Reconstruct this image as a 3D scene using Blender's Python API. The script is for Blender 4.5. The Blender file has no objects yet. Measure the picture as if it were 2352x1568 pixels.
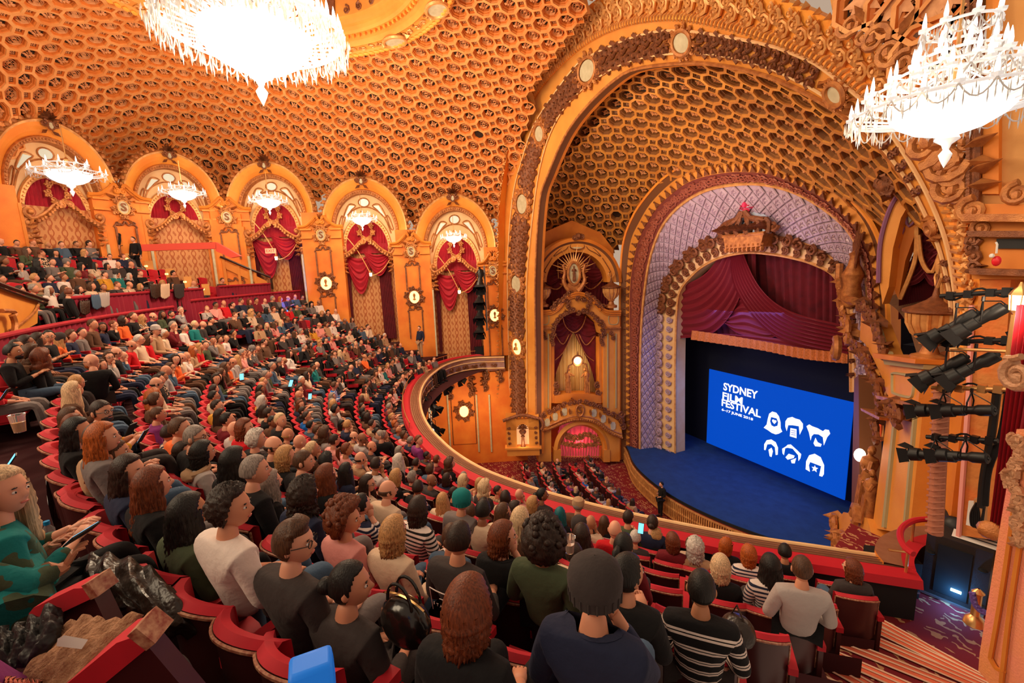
import bpy,bmesh,math,random
import numpy as np
from mathutils import Vector,Matrix
random.seed(7)
SC=bpy.context.scene
COL=SC.collection
PI=math.pi
# ---------------------------------------------------------------- camera
H=11.3
FPX,CX,CY=1010.0,1176.0,784.0
_d=np.array([1400.0-CX,6900.0-CY,FPX]);_d/=np.linalg.norm(_d)
_a=np.array([711.0-CX,0,FPX]);_a[1]=-(_d[0]*_a[0]+_d[2]*FPX)/_d[1];_a/=np.linalg.norm(_a)
_b=np.cross(_d,_a)
if _b[2]<0:_b=-_b
CM=np.array([-_a,_b,-_d])
CAMP=np.array([0.0,0.0,H])
def ray(px,py):
    return CM@np.array([px-CX,py-CY,FPX],float)
def onX(px,py,X):r=ray(px,py);return CAMP+r*(X/r[0])
def onY(px,py,Y):r=ray(px,py);return CAMP+r*(Y/r[1])
def onZ(px,py,Z):r=ray(px,py);return CAMP+r*((Z-H)/r[2])
def atD(px,py,d):r=ray(px,py);return CAMP+r*(d/FPX)
def proj(P):
    c=(np.asarray(P,float)-CAMP)@CM
    return CX+FPX*c[0]/c[2],CY+FPX*c[1]/c[2],c[2]
cam_data=bpy.data.cameras.new('camera')
cam=bpy.data.objects.new('camera',cam_data);COL.objects.link(cam)
cam_data.sensor_fit='HORIZONTAL';cam_data.sensor_width=36.0
cam_data.lens=36.0*FPX/2352.0
cam_data.clip_start=0.05;cam_data.clip_end=200
right,down,fwd=CM@[1,0,0],CM@[0,1,0],CM@[0,0,1]
mw=Matrix(((right[0],-down[0],-fwd[0],0),(right[1],-down[1],-fwd[1],0),(right[2],-down[2],-fwd[2],H),(0,0,0,1)))
cam.matrix_world=mw
SC.camera=cam
# ---------------------------------------------------------------- world, light, exposure
SC.view_settings.view_transform='Standard';SC.view_settings.look='None'
SC.view_settings.gamma=1.0;SC.view_settings.use_curve_mapping=False
SC.view_settings.exposure=0.28
w=bpy.data.worlds.new('world');SC.world=w;w.use_nodes=True
bg=w.node_tree.nodes['Background'];bg.inputs[0].default_value=(1.0,0.72,0.52,1);bg.inputs[1].default_value=0.42
SC.cycles.max_bounces=5;SC.cycles.diffuse_bounces=3;SC.cycles.glossy_bounces=2
SC.cycles.transmission_bounces=4;SC.cycles.transparent_max_bounces=6
SC.cycles.sample_clamp_indirect=4.0
SC.cycles.use_denoising=True
def light(name,kind,loc,power,color,size=0.5,aim=None,spot=None,shape=None):
    d=bpy.data.lights.new(name,kind);d.energy=power;d.color=color
    if kind=='AREA':
        d.size=size
        if shape:d.shape='RECTANGLE';d.size,d.size_y=shape
    else:d.shadow_soft_size=size
    if spot:d.spot_size=spot;d.spot_blend=0.6
    o=bpy.data.objects.new(name,d);COL.objects.link(o);o.location=loc
    if aim is not None:
        o.rotation_euler=(Vector(aim)-Vector(loc)).to_track_quat('-Z','Y').to_euler()
    return o
WARM=(1.0,0.78,0.52)
light('chandelier_light','POINT',(-15,-.7,H+5.0),1500,WARM,1.0)
light('chandelier_light','POINT',(-2.9,6.4,H+1.6),150,WARM,.5)
light('ceiling_fill_light','AREA',(-14,2,H+7.6),900,WARM,7.0,aim=(-14,4,0))  # unseen area fill added below the ceiling to brighten the hall
light('vault_fill_light','AREA',(-15.5,.5,H+3.6),400,(1.0,.80,.58),5.0,aim=(-17,1.5,H+9))  # fill added to brighten the vault, standing in for the chandelier glow
light('under_balcony_light','POINT',(-21.5,6.8,3.6),150,(1,.62,.3),.6)
light('under_balcony_light','POINT',(-18.5,10.5,4.2),60,(1,.62,.35),.6)
light('rear_fill_light','AREA',(-4,-9,H+5.5),700,WARM,6.0,aim=(-15,4,H+1))  # two unseen area fills added behind the camera to lift the brightness
light('rear_fill_light','AREA',(-13,-14,H+6),500,WARM,6.0,aim=(-16,6,H+2))
light('arch_light','AREA',(-13,11.5,H+.5),160,(1.0,.7,.4),3.0,aim=(-14,13,H+5))
light('stage_light','AREA',(-13.5,17.6,H-2.3),170,(.10,.25,1.0),4.0,aim=(-13.3,15.2,0))
light('stage_light','AREA',(-13.2,15.4,H-1),26,(.8,.6,.9),2.0,aim=(-13.2,17.2,H+2))
light('stage_wash','SPOT',(-14.5,8.0,H+2),420,(.80,.66,1.0),.4,aim=(-14.0,16.5,H+.6),spot=1.0)
# ---------------------------------------------------------------- materials
MATS={}
def mat(name,col,rough=.6,metal=0.,bump=None,noise=None,emis=None,alpha=None,trans=0.,spec=.4,sheen=0.):
    """bump=(scale, strength); noise=(scale, darker colour, amount)"""
    if name in MATS:return MATS[name]
    m=bpy.data.materials.new(name);m.use_nodes=True
    nt=m.node_tree;b=nt.nodes['Principled BSDF']
    b.inputs['Base Color'].default_value=(*col,1);b.inputs['Roughness'].default_value=rough
    b.inputs['Metallic'].default_value=metal;b.inputs['Specular IOR Level'].default_value=spec
    if trans:b.inputs['Transmission Weight'].default_value=trans
    if sheen:b.inputs['Sheen Weight'].default_value=sheen;b.inputs['Sheen Tint'].default_value=(*[min(1,c*2+.1)for c in col],1)
    tc=None
    if noise:
        tc=nt.nodes.new('ShaderNodeTexCoord');n=nt.nodes.new('ShaderNodeTexNoise')
        n.inputs['Scale'].default_value=noise[0];n.inputs['Detail'].default_value=5
        r=nt.nodes.new('ShaderNodeValToRGB');r.color_ramp.elements[0].position=.35;r.color_ramp.elements[1].position=.7
        r.color_ramp.elements[0].color=(*noise[1],1);r.color_ramp.elements[1].color=(*col,1)
        nt.links.new(tc.outputs['Object'],n.inputs['Vector']);nt.links.new(n.outputs[0],r.inputs[0]);nt.links.new(r.outputs[0],b.inputs['Base Color'])
    if bump:
        tc=tc or nt.nodes.new('ShaderNodeTexCoord');n=nt.nodes.new('ShaderNodeTexNoise');n.inputs['Scale'].default_value=bump[0]
        bp=nt.nodes.new('ShaderNodeBump');bp.inputs['Strength'].default_value=bump[1];bp.inputs['Distance'].default_value=.02
        nt.links.new(tc.outputs['Object'],n.inputs['Vector']);nt.links.new(n.outputs[0],bp.inputs['Height']);nt.links.new(bp.outputs[0],b.inputs['Normal'])
    if emis:b.inputs['Emission Color'].default_value=(*emis[0],1);b.inputs['Emission Strength'].default_value=emis[1]
    MATS[name]=m;return m
ORANGE=mat('orange_plaster',(.86,.27,.035),.62,noise=(1.3,(.74,.17,.02)),bump=(40,.25))
COVE=mat('cove_plaster',(.93,.42,.06),.55,noise=(.8,(.9,.27,.03)),bump=(30,.15))
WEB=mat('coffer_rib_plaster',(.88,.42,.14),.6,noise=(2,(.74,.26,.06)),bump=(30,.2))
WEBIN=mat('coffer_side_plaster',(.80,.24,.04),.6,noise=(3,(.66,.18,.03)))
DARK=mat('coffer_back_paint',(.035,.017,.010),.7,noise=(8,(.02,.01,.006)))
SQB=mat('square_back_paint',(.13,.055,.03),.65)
FLOW=mat('gilt_flower',(.88,.42,.18),.5,noise=(9,(.7,.3,.12)))
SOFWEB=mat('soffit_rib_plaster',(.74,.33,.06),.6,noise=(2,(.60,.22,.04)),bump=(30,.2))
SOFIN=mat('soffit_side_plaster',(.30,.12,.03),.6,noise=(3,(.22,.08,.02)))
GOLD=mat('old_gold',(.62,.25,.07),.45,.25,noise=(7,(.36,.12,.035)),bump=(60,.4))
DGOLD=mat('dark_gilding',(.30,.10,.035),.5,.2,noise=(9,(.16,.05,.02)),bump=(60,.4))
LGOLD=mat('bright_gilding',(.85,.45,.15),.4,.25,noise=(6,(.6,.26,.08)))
BAND=mat('ochre_band',(.80,.34,.06),.55,noise=(1.2,(.70,.26,.04)),bump=(50,.2))
BAND2=mat('deep_ochre',(.74,.25,.03),.55,noise=(1.5,(.62,.18,.02)))
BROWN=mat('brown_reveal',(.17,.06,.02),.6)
CREAM=mat('cream_plaster',(.85,.58,.30),.6,noise=(2,(.8,.48,.22)))
IVORY=mat('ivory_panel',(.62,.56,.38),.5,noise=(6,(.5,.44,.28)))
GREENG=mat('sage_line',(.42,.36,.18),.6)
REDV=mat('red_velvet',(.42,.006,.022),.75,sheen=.5,noise=(3,(.30,.004,.016)))
SEATR=mat('red_plush',(.55,.006,.020),.7,sheen=.3,noise=(6,(.42,.004,.014)))
MAROON=mat('maroon_velvet',(.17,.005,.014),.8,sheen=.4,noise=(3,(.10,.003,.01)))
RIM=mat('worn_gilt_rim',(.55,.3,.17),.5,noise=(40,(.25,.05,.03)))
SEATB=mat('dark_seat_back',(.06,.012,.012),.35,spec=.5)
BLACK=mat('black_paint',(.008,.008,.009),.45)
MBLACK=mat('matt_black',(.005,.004,.005),.85)
METAL=mat('lamp_metal',(.02,.02,.022),.35,.5)
BRASS=mat('brass',(.75,.42,.16),.3,.8)
STEEL=mat('steel',(.35,.33,.33),.3,.8)
WHITE=mat('white_paper',(.75,.72,.68),.6)
CRYSTAL=mat('lit_crystal',(.6,.57,.54),.2,emis=((1,.98,.96),.35))
GLOWB=mat('glowing_glass',(1,1,1),.3,emis=((1,.95,.9),1.1))
GLASSD=mat('crystal_prism',(.50,.46,.43),.12,spec=.9,emis=((1,.9,.8),.10))
FLAME=mat('lamp_glow',(1,.9,.7),.3,emis=((1,.85,.6),6.0))
AMBER=mat('amber_glow',(1,.7,.3),.4,emis=((1,.62,.22),1.6))
PINKW=mat('silvered_panel',(.60,.46,.56),.38,.15,noise=(2.5,(.5,.36,.46)))
CARPET=None
print_parts=[]
# ---------------------------------------------------------------- mesh building
class MB:
    def __init__(s):s.v=[];s.f=[];s.m=[]
    def add(s,vs,fs,mi=0):
        o=len(s.v);s.v.extend([tuple(map(float,p))for p in vs])
        for f in fs:s.f.append(tuple(i+o for i in f));s.m.append(mi)
    def box(s,c,sz,R=None,mi=0):
        x,y,z=[k/2 for k in sz];P=[(a*x,b*y,d*z)for d in(-1,1)for b in(-1,1)for a in(-1,1)]
        if R is not None:P=[tuple(R@Vector(p))for p in P]
        s.add([(c[0]+p[0],c[1]+p[1],c[2]+p[2])for p in P],[(0,2,3,1),(4,5,7,6),(0,1,5,4),(2,6,7,3),(0,4,6,2),(1,3,7,5)],mi)
    def fbox(s,fr,a0,a1,h0,h1,d0,d1,mi=0):
        P=[fr(a,h,d)for d in(d0,d1)for h in(h0,h1)for a in(a0,a1)]
        s.add(P,[(0,2,3,1),(4,5,7,6),(0,1,5,4),(2,6,7,3),(0,4,6,2),(1,3,7,5)],mi)
    def prism(s,fr,poly,d0,d1,mi=0):
        n=len(poly);P=[fr(a,h,d0)for a,h in poly]+[fr(a,h,d1)for a,h in poly]
        s.add(P,[tuple(range(n-1,-1,-1)),tuple(range(n,2*n))]+[(i,(i+1)%n,n+(i+1)%n,n+i)for i in range(n)],mi)
    def tube(s,pts,r,n=6,closed=False,mi=0,flat=1.0,up=None):
        P=np.array(pts,float);m=len(P)
        if m<2:return
        rs=np.full(m,r,float)if np.isscalar(r)else np.array(r,float)
        T=np.roll(P,-1,0)-np.roll(P,1,0)if closed else np.gradient(P,axis=0)
        T/=np.maximum(np.linalg.norm(T,axis=1),1e-9)[:,None]
        u=np.array(up if up is not None else((0,0,1)if abs(T[0][2])<.9 else(1,0,0)),float)
        vs=[]
        for i in range(m):
            t=T[i];x=np.cross(u,t);l=np.linalg.norm(x)
            x=x/l if l>1e-6 else np.array([1.,0,0]);y=np.cross(t,x)
            if up is None:u=y
            for k in range(n):
                a=2*PI*k/n;vs.append(P[i]+rs[i]*(math.cos(a)*x+math.sin(a)*flat*y))
        fs=[];M=m if closed else m-1
        for i in range(M):
            for k in range(n):
                a,b2=i*n+k,i*n+(k+1)%n;c,d=((i+1)%m)*n+(k+1)%n,((i+1)%m)*n+k
                fs.append((a,b2,c,d))
        if not closed:fs+=[tuple(range(n-1,-1,-1)),tuple(range((m-1)*n,m*n))]
        s.add(vs,fs,mi)
    def lathe(s,prof,c,n=12,mi=0,ax=None,a0=0,a1=2*PI,cap=False):
        full=abs(a1-a0-2*PI)<1e-6;N=n if full else n+1;vs=[]
        for r,z in prof:
            for k in range(N):
                a=a0+(a1-a0)*k/n;p=(r*math.cos(a),r*math.sin(a),z)
                if ax is not None:p=ax@Vector(p)
                vs.append((c[0]+p[0],c[1]+p[1],c[2]+p[2]))
        fs=[]
        for i in range(len(prof)-1):
            for k in range(n):
                k2=(k+1)%N;fs.append((i*N+k,i*N+k2,(i+1)*N+k2,(i+1)*N+k))
        if cap:fs+=[tuple(range(N-1,-1,-1)),tuple(range((len(prof)-1)*N,len(prof)*N))]
        s.add(vs,fs,mi)
    def ell(s,c,r,R=None,n=8,m=6,mi=0):
        if np.isscalar(r):r=(r,r,r)
        prof=[];vs=[];
        for j in range(m+1):
            t=PI*j/m
            for k in range(n):
                a=2*PI*k/n;p=Vector((r[0]*math.sin(t)*math.cos(a),r[1]*math.sin(t)*math.sin(a),r[2]*math.cos(t)))
                if R is not None:p=R@p
                vs.append((c[0]+p[0],c[1]+p[1],c[2]+p[2]))
        fs=[(j*n+k,(j+1)*n+k,(j+1)*n+(k+1)%n,j*n+(k+1)%n)for j in range(m)for k in range(n)]
        s.add(vs,fs,mi)
    def strip(s,A,B,mi=0):
        n=len(A);s.add(list(A)+list(B),[(i,i+1,n+i+1,n+i)for i in range(n-1)],mi)
    def data(s,name,mats,smooth=True):
        me=bpy.data.meshes.new(name);me.from_pydata(s.v,[],s.f)
        for m in(mats if isinstance(mats,(list,tuple))else[mats]):me.materials.append(m)
        if s.m and max(s.m)>0:me.polygons.foreach_set('material_index',s.m)
        if smooth:
            me.polygons.foreach_set('use_smooth',[True]*len(me.polygons))
            if smooth!=2:me.set_sharp_from_angle(angle=math.radians(38))
        me.update();return me
    def build(s,name,mats,parent=None,smooth=True,**kw):
        return mk(name,s.data(name,mats,smooth),parent,**kw)
def tag(o,label=None,cat=None,group=None,kind=None):
    if label:o['label']=label
    if cat:o['category']=cat
    if group:o['group']=group
    if kind:o['kind']=kind
    return o
def mk(name,data,parent=None,loc=None,rot=None,**kw):
    o=bpy.data.objects.new(name,data);COL.objects.link(o)
    if parent is not None:
        o.parent=parent
        if parent.get('_w'):o.matrix_parent_inverse=Matrix.Translation(-Vector(parent.location))
    if loc is not None:o.location=loc
    if rot is not None:o.rotation_euler=rot
    return tag(o,**kw)
def empty(name,loc=(0,0,0),**kw):
    """A root at real place; children are authored in world space, so keep the empty at origin-free inverse."""
    o=bpy.data.objects.new(name,None);COL.objects.link(o);o.empty_display_size=.1
    o.location=loc;o['_w']=1;tag(o,**kw);return o
def wparent(o,root):
    """parent keeping world coordinates of mesh authored in world space"""
    o.parent=root;o.matrix_parent_inverse=Matrix.Translation(-Vector(root.location));return o
class FR:
    """plane frame: (s along, h up, d out towards the viewer)"""
    def __init__(s,o,u,n,v=(0,0,1)):
        s.o=np.array(o,float);s.u=np.array(u,float);s.u/=np.linalg.norm(s.u)
        s.n=np.array(n,float);s.n/=np.linalg.norm(s.n);s.v=np.array(v,float);s.v/=np.linalg.norm(s.v)
    def __call__(s,a,h,d=0):return s.o+s.u*a+s.v*h+s.n*d
    def px(s,x,y):
        r=ray(x,y);t=np.dot(s.o-CAMP,s.n)/np.dot(r,s.n);q=CAMP+r*t-s.o
        return float(np.dot(q,s.u)),float(np.dot(q,s.v))
    def M(s):return Matrix((tuple(s.u),tuple(s.n),tuple(s.v))).transposed()
def smoothc(P,n=64,closed=False):
    """Catmull-Rom through points, resampled to n by arc length"""
    P=np.array(P,float);Q=[]
    m=len(P)
    for i in range(m-1 if not closed else m):
        p0,p1,p2,p3=(P[max(i-1,0)],P[i],P[min(i+1,m-1)],P[min(i+2,m-1)])if not closed else(P[i-1],P[i],P[(i+1)%m],P[(i+2)%m])
        for t in np.linspace(0,1,10,endpoint=False):
            Q.append(.5*((2*p1)+(p2-p0)*t+(2*p0-5*p1+4*p2-p3)*t*t+(3*p1-p0-3*p2+p3)*t**3))
    Q.append(P[0]if closed else P[-1]);Q=np.array(Q)
    L=np.r_[0,np.cumsum(np.linalg.norm(np.diff(Q,axis=0),axis=1))]
    t=np.linspace(0,L[-1],n);return np.stack([np.interp(t,L,Q[:,k])for k in range(P.shape[1])],1)
def curl(mb,fr,a,h,r,ang=0.,hand=1,turns=1.25,th=.12,d=.03,mi=0,n=5,seg=12):
    """a scroll: spiral tube lying on a plane frame"""
    pts=[];rad=[]
    for k in range(seg+1):
        t=k/seg;R=r*(1-.8*t);q=ang+hand*t*turns*2*PI
        pts.append(fr(a+R*math.cos(q),h+R*math.sin(q),d));rad.append(r*th*(1.25-.55*t))
    mb.tube(pts,rad,n,mi=mi,up=fr.n)
    mb.ell(pts[-1],r*th*1.5,n=5,m=4,mi=mi)
def leaf(mb,fr,a,h,L,W,ang,d=.03,mi=0):
    c,s_=math.cos(ang),math.sin(ang)
    def q(x,y,z):return fr(a+x*c-y*s_,h+x*s_+y*c,z)
    mb.add([q(0,0,0),q(L*.45,W/2,0),q(L,0,d*.6),q(L*.45,-W/2,0),q(L*.45,0,d*1.6)],[(0,4,1),(1,4,2),(2,4,3),(3,4,0),(0,1,2,3)],mi)
# ---------------------------------------------------------------- grown body surfaces and lettering, made while the scene is still empty
def skin_mesh(name,nodes,edges,sub=1):
    """nodes: (x, y, z, rx, ry); grown with a Skin modifier into one continuous surface"""
    me=bpy.data.meshes.new(name);me.from_pydata([n[:3]for n in nodes],edges,[]);me.update()
    ob=bpy.data.objects.new(name,me);COL.objects.link(ob);sm_=ob.modifiers.new('s','SKIN');sm_.use_smooth_shade=True
    if not me.skin_vertices:me.skin_vertices.new()
    for i,n in enumerate(nodes):me.skin_vertices[0].data[i].radius=(n[3],n[4])
    me.skin_vertices[0].data[0].use_root=True
    if sub:s2=ob.modifiers.new('u','SUBSURF');s2.levels=sub;s2.render_levels=sub
    dg=bpy.context.evaluated_depsgraph_get();out=bpy.data.meshes.new_from_object(ob.evaluated_get(dg))
    bpy.data.objects.remove(ob);bpy.data.meshes.remove(me)
    V=np.zeros(len(out.vertices)*3);out.vertices.foreach_get('co',V);F_=[tuple(p.vertices)for p in out.polygons];bpy.data.meshes.remove(out)
    return V.reshape(-1,3),F_
POSES={
 'lap':dict(el=((-.25,.20,.66),(.25,.20,.66)),wr=((-.10,.44,.60),(.10,.46,.60))),
 'phone':dict(el=((-.24,.20,.68),(.24,.20,.68)),wr=((-.06,.43,.80),(.07,.42,.79))),
 'chin':dict(el=((-.25,.20,.66),(.20,.34,.70)),wr=((-.02,.46,.62),(.06,.28,1.00))),
 'arms':dict(el=((-.28,.14,.68),(.28,.14,.68)),wr=((-.24,.42,.66),(.13,.42,.62)))}
SKC={}
def skc(key):
    """skinned neck, garment and leg surfaces for one pose"""
    if key in SKC:return SKC[key]
    pose,lod,slim,lean,stand=key;k=1-.10*slim;P=POSES[pose];sub=(0,1,2)[lod];dz=.45 if stand else 0
    def ly(z):return lean*max(0,z-.5)
    hy=.22+ly(1.1);arms=[]
    nod=[(0,.18+ly(.9),.86+dz,.10,.08),(0,.18+ly(1.),.99+dz,.056,.055),(0,hy-.02,1.08+dz,.052,.052)]
    neck=skin_mesh('neck',nod,[(0,1),(1,2)],max(sub,1)if lod else 0)
    for i,s_ in enumerate((-1,1)):
        el=np.array(P['el'][i])*[k,1,1]+[0,ly(.66),dz];wr=np.array(P['wr'][i])+[0,ly(.7),dz]
        if stand:el=np.array([s_*.24,.18,1.12]);wr=np.array([s_*.12,.34,1.06])if pose!='lap' else np.array([s_*.25,.24,.86])
        arms.append((np.array([s_*.165*k,.16+ly(.92),.925+dz]),el,wr))
    n=[(0,.26,.48+dz,.165*k,.13),(0,.22+ly(.65),.66+dz,.155*k,.115),(0,.18+ly(.82),.82+dz,.180*k,.130),(0,.165+ly(.93),.93+dz,.13*k,.105),(0,.17+ly(.99),.99+dz,.068,.064)]
    e=[(0,1),(1,2),(2,3),(3,4)]
    for sh,el,wr in arms:
        i0=len(n);ew=el+(wr-el)*.82
        n+=[(*sh,.078,.074),(*(sh*.5+el*.5),.064,.062),(*el,.058,.056),(*ew,.042,.040)];e+=[(3,i0),(i0,i0+1),(i0+1,i0+2),(i0+2,i0+3)]
    top=skin_mesh('top',n,e,sub)
    if stand:n=[(0,.25,.92,.16,.12),(-.09,.25,.84,.10,.10),(-.10,.26,.50,.068,.068),(-.10,.24,.10,.055,.055),(.09,.25,.84,.10,.10),(.10,.26,.50,.068,.068),(.10,.24,.10,.055,.055)]
    else:n=[(0,.26,.50,.16,.11),(-.10,.34,.50,.092,.085),(-.13,.66,.53,.068,.066),(-.13,.70,.12,.048,.048),(.10,.34,.50,.092,.085),(.13,.66,.53,.068,.066),(.13,.70,.12,.048,.048)]
    leg=skin_mesh('leg',n,[(0,1),(1,2),(2,3),(0,4),(4,5),(5,6)],sub)
    SKC[key]=(neck,top,leg,arms);return SKC[key]
for _p in POSES:
    for _l in(0,1,2):
        for _s in(0,1):skc((_p,_l,_s,0.,False))
for _l in(1,2):
    for _p in('lap','chin'):skc((_p,_l,0,0.,True))
skc(('lap',2,1,-.25,False))
TXT={}
def glyphs(s,bold=0.,depth=.01,align='CENTER'):
    key=(s,bold,depth,align)
    if key not in TXT:
        cu=bpy.data.curves.new('lettering','FONT');cu.body=s;cu.size=1;cu.extrude=depth;cu.align_x=align;cu.align_y='CENTER';cu.offset=bold;cu.resolution_u=3
        o=bpy.data.objects.new('lettering',cu);COL.objects.link(o);me=bpy.data.meshes.new_from_object(o.evaluated_get(bpy.context.evaluated_depsgraph_get()))
        co=np.zeros(len(me.vertices)*3);me.vertices.foreach_get('co',co);TXT[key]=(co.reshape(-1,3),[tuple(p.vertices)for p in me.polygons]);bpy.data.objects.remove(o);bpy.data.curves.remove(cu);bpy.data.meshes.remove(me)
    return TXT[key]
def text_mesh(s,size,fr,a,h,d,m,name,parent,depth=.01,align='CENTER',bold=0.):
    co,fs=glyphs(s,round(bold/size,3),round(depth/size,3),align);mb=MB();mb.add([fr(a+x*size,h+y*size,d+z*size)for x,y,z in co],fs)
    me=mb.data(name,m,False);return mk(name,me,parent)
for _t in('SYDNEY','FILM','FESTIVAL','6\u201317 JUNE 2018'):glyphs(_t,.025,.004,'LEFT')
glyphs('S',round(.012/.46,3),round(.02/.46,3));glyphs('S',.02,.04);glyphs('EXIT',0.,.02)
for _t in 'STANDI':glyphs(_t,0.,round(.001/.028,3))
LATV=[[-21.705,1.104,8.466],[6.371,5.981,0.74],[-0.081,0.199,-0.698],[-0.076,0.035,-0.233],[0.211,-0.107,-0.333],[-0.125,-0.132,0.314],[-4.527,5.385,-2.998],[-0.941,-0.244,0.964],[-0.695,0.13,0.396],[0.236,-0.133,-0.617],[0.941,-0.196,-0.043],[0.57,-0.44,-2.622],[-0.952,0.917,0.677],[1.172,1.226,-0.966],[-1.204,-0.133,2.085],[0.036,-0.366,0.467],[-0.266,-1.004,0.318],[2.331,-2.196,-2.117],[0.1,0.355,0.298],[-0.364,0.979,0.356],[0.031,-0.232,-0.285]]
LATS=[[-14.239,13.331,4.97],[-5.105,4.604,-1.956],[0.254,-0.432,-1.448],[0.762,-0.052,-0.328],[0.668,0.066,-0.4],[3.91,3.75,-1.724],[-0.284,-0.034,0.998],[1.434,-0.078,-0.898],[4.145,0.607,-2.782],[-0.547,-0.429,-1.031],[1.827,0.045,-1.25],[8.155,1.108,-5.197],[0.431,-0.123,-0.565],[6.692,1.071,-4.683],[2.038,0.263,-1.367]]
def Z(n):return H+n
def dens(n):return n
RC=np.array([-15.0,-.5])
BC=np.array([-13.2,14.3])
def latf(nm,c,r):
    c0,cs,r0,rs,d,S=(14,16.,17,18.,5,LATV)if nm=='V' else(8,12.,-1,12.,4,LATS)
    u=(np.asarray(c,float)-c0)/cs;v=(np.asarray(r,float)-r0)/rs
    S=np.array(S);out=0;k=0
    for i in range(d+1):
        for j in range(d+1-i):out=out+(u**i*v**j)[...,None]*S[k];k+=1
    return out+CAMP
VLO={-2:12,-1:11,0:-1,1:-2,6:-3,12:0,13:13,20:13,22:12,29:12,36:12}
VHI={-2:18,-1:18,0:17,3:18,6:19,8:20,12:24,14:25,16:26,18:29,24:30,28:31,30:30,32:26,34:22,36:17}
SLO={-15:17,-13:13,-11:11,-8:8,-5:5,0:0,4:-2,8:-4,11:-5,13:-6}
SHI={-15:20,-14:21,-10:22,-6:20,-4:17,0:11,4:8,8:5,11:4,13:3}
def cl(tab,R):
    k=sorted(tab);return np.interp(R,k,[tab[i]for i in k])
def lat(nm,c,r):
    """lattice -> 3D, extended linearly beyond the measured cells"""
    c=np.asarray(c,float);r=np.asarray(r,float);c,r=np.broadcast_arrays(c,r)
    lo,hi=(VLO,VHI)if nm=='V' else(SLO,SHI)
    rr=np.clip(r,min(lo),max(lo))
    if nm=='V':rr=np.where(c<11,np.maximum(rr,0),rr)
    cc=np.clip(c,cl(lo,rr)-.5,cl(hi,rr)+.5)
    P=latf(nm,cc,rr);dc,dr=c-cc,r-rr;out=(np.abs(dc)+np.abs(dr))>1e-9
    if np.any(out):
        e=.5;c2,r2=cc[out],rr[out]
        gc=(latf(nm,c2+e,r2)-latf(nm,c2-e,r2))/(2*e);gr=(latf(nm,c2,r2+e)-latf(nm,c2,r2-e))/(2*e)
        P=np.array(P);P[out]+=gc*dc[out][...,None]+gr*dr[out][...,None]
    if nm=='S':
        P=np.array(P);y=P[...,1];k=np.where(y<11.4,(10.75+(np.maximum(y,8.)-8.)/3.4*.65)/y,1.)
        P=CAMP+(P-CAMP)*k[...,None]
    return P
def cellset(nm,keep):
    R0,R1=(-8,42)if nm=='V' else(-19,17);C_,R_=[],[]
    for R in range(R0,R1):
        lo=int(cl(VLO if nm=='V' else SLO,R))-5;hi=int(cl(VHI if nm=='V' else SHI,R))+6
        if nm=='V' and R<0:lo=-8
        for c in range(lo,hi):C_.append(c);R_.append(R)
    P=lat(nm,C_,R_);cells=[]
    for c,R,p in zip(C_,R_,P):
        x,y,z=proj(p)
        if keep(c,R,p,x,y):cells.append((z,c,R))
    cells.sort();return cells
OCT=[(.707,.293),(.293,.707),(-.293,.707),(-.707,.293),(-.707,-.293),(-.293,-.707),(.293,-.707),(.707,-.293)]
SQR=[(.293,.293),(-.293,.293),(-.293,-.293),(.293,-.293)]
def ringspec(par,deep):
    return[(1.,0),(.84,0),(.83,.04),(.78,.05),(.75,.11),(.70,.12),(.64,deep)]if par==0 else[(1.,0),(.80,0),(.78,.05),(.66,.05),(.64,.09)]
def coffer_meshes(nm,cells,centre,deep):
    res=[]
    for par in(0,1):
        cs=[t for t in cells if(t[1]+t[2])%2==par]
        if not cs:continue
        A=np.array([(c,R)for _,c,R in cs],float);rs=ringspec(par,deep);O=np.array(OCT if par==0 else SQR)
        e=.25;P0=lat(nm,A[:,0],A[:,1])
        du=(lat(nm,A[:,0]+e,A[:,1])-lat(nm,A[:,0]-e,A[:,1]))/(2*e);dv=(lat(nm,A[:,0],A[:,1]+e)-lat(nm,A[:,0],A[:,1]-e))/(2*e)
        n=np.cross(du,dv);n/=np.linalg.norm(n,axis=1)[:,None]
        n[np.sum(n*(P0-centre),1)<0]*=-1
        XY=np.concatenate([O*s_ for s_,_ in rs]);D=np.repeat([d for _,d in rs],len(O))
        V=lat(nm,A[:,:1]+XY[:,0],A[:,1:]+XY[:,1])+n[:,None,:]*D[None,:,None]
        for i,(z,c,R)in enumerate(cs):res.append((z,c,R,par,one_coffer(nm,c,R,par,deep,P0[i],du[i],dv[i],n[i],V[i])))
    res.sort(key=lambda t:t[0]);return res
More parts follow.
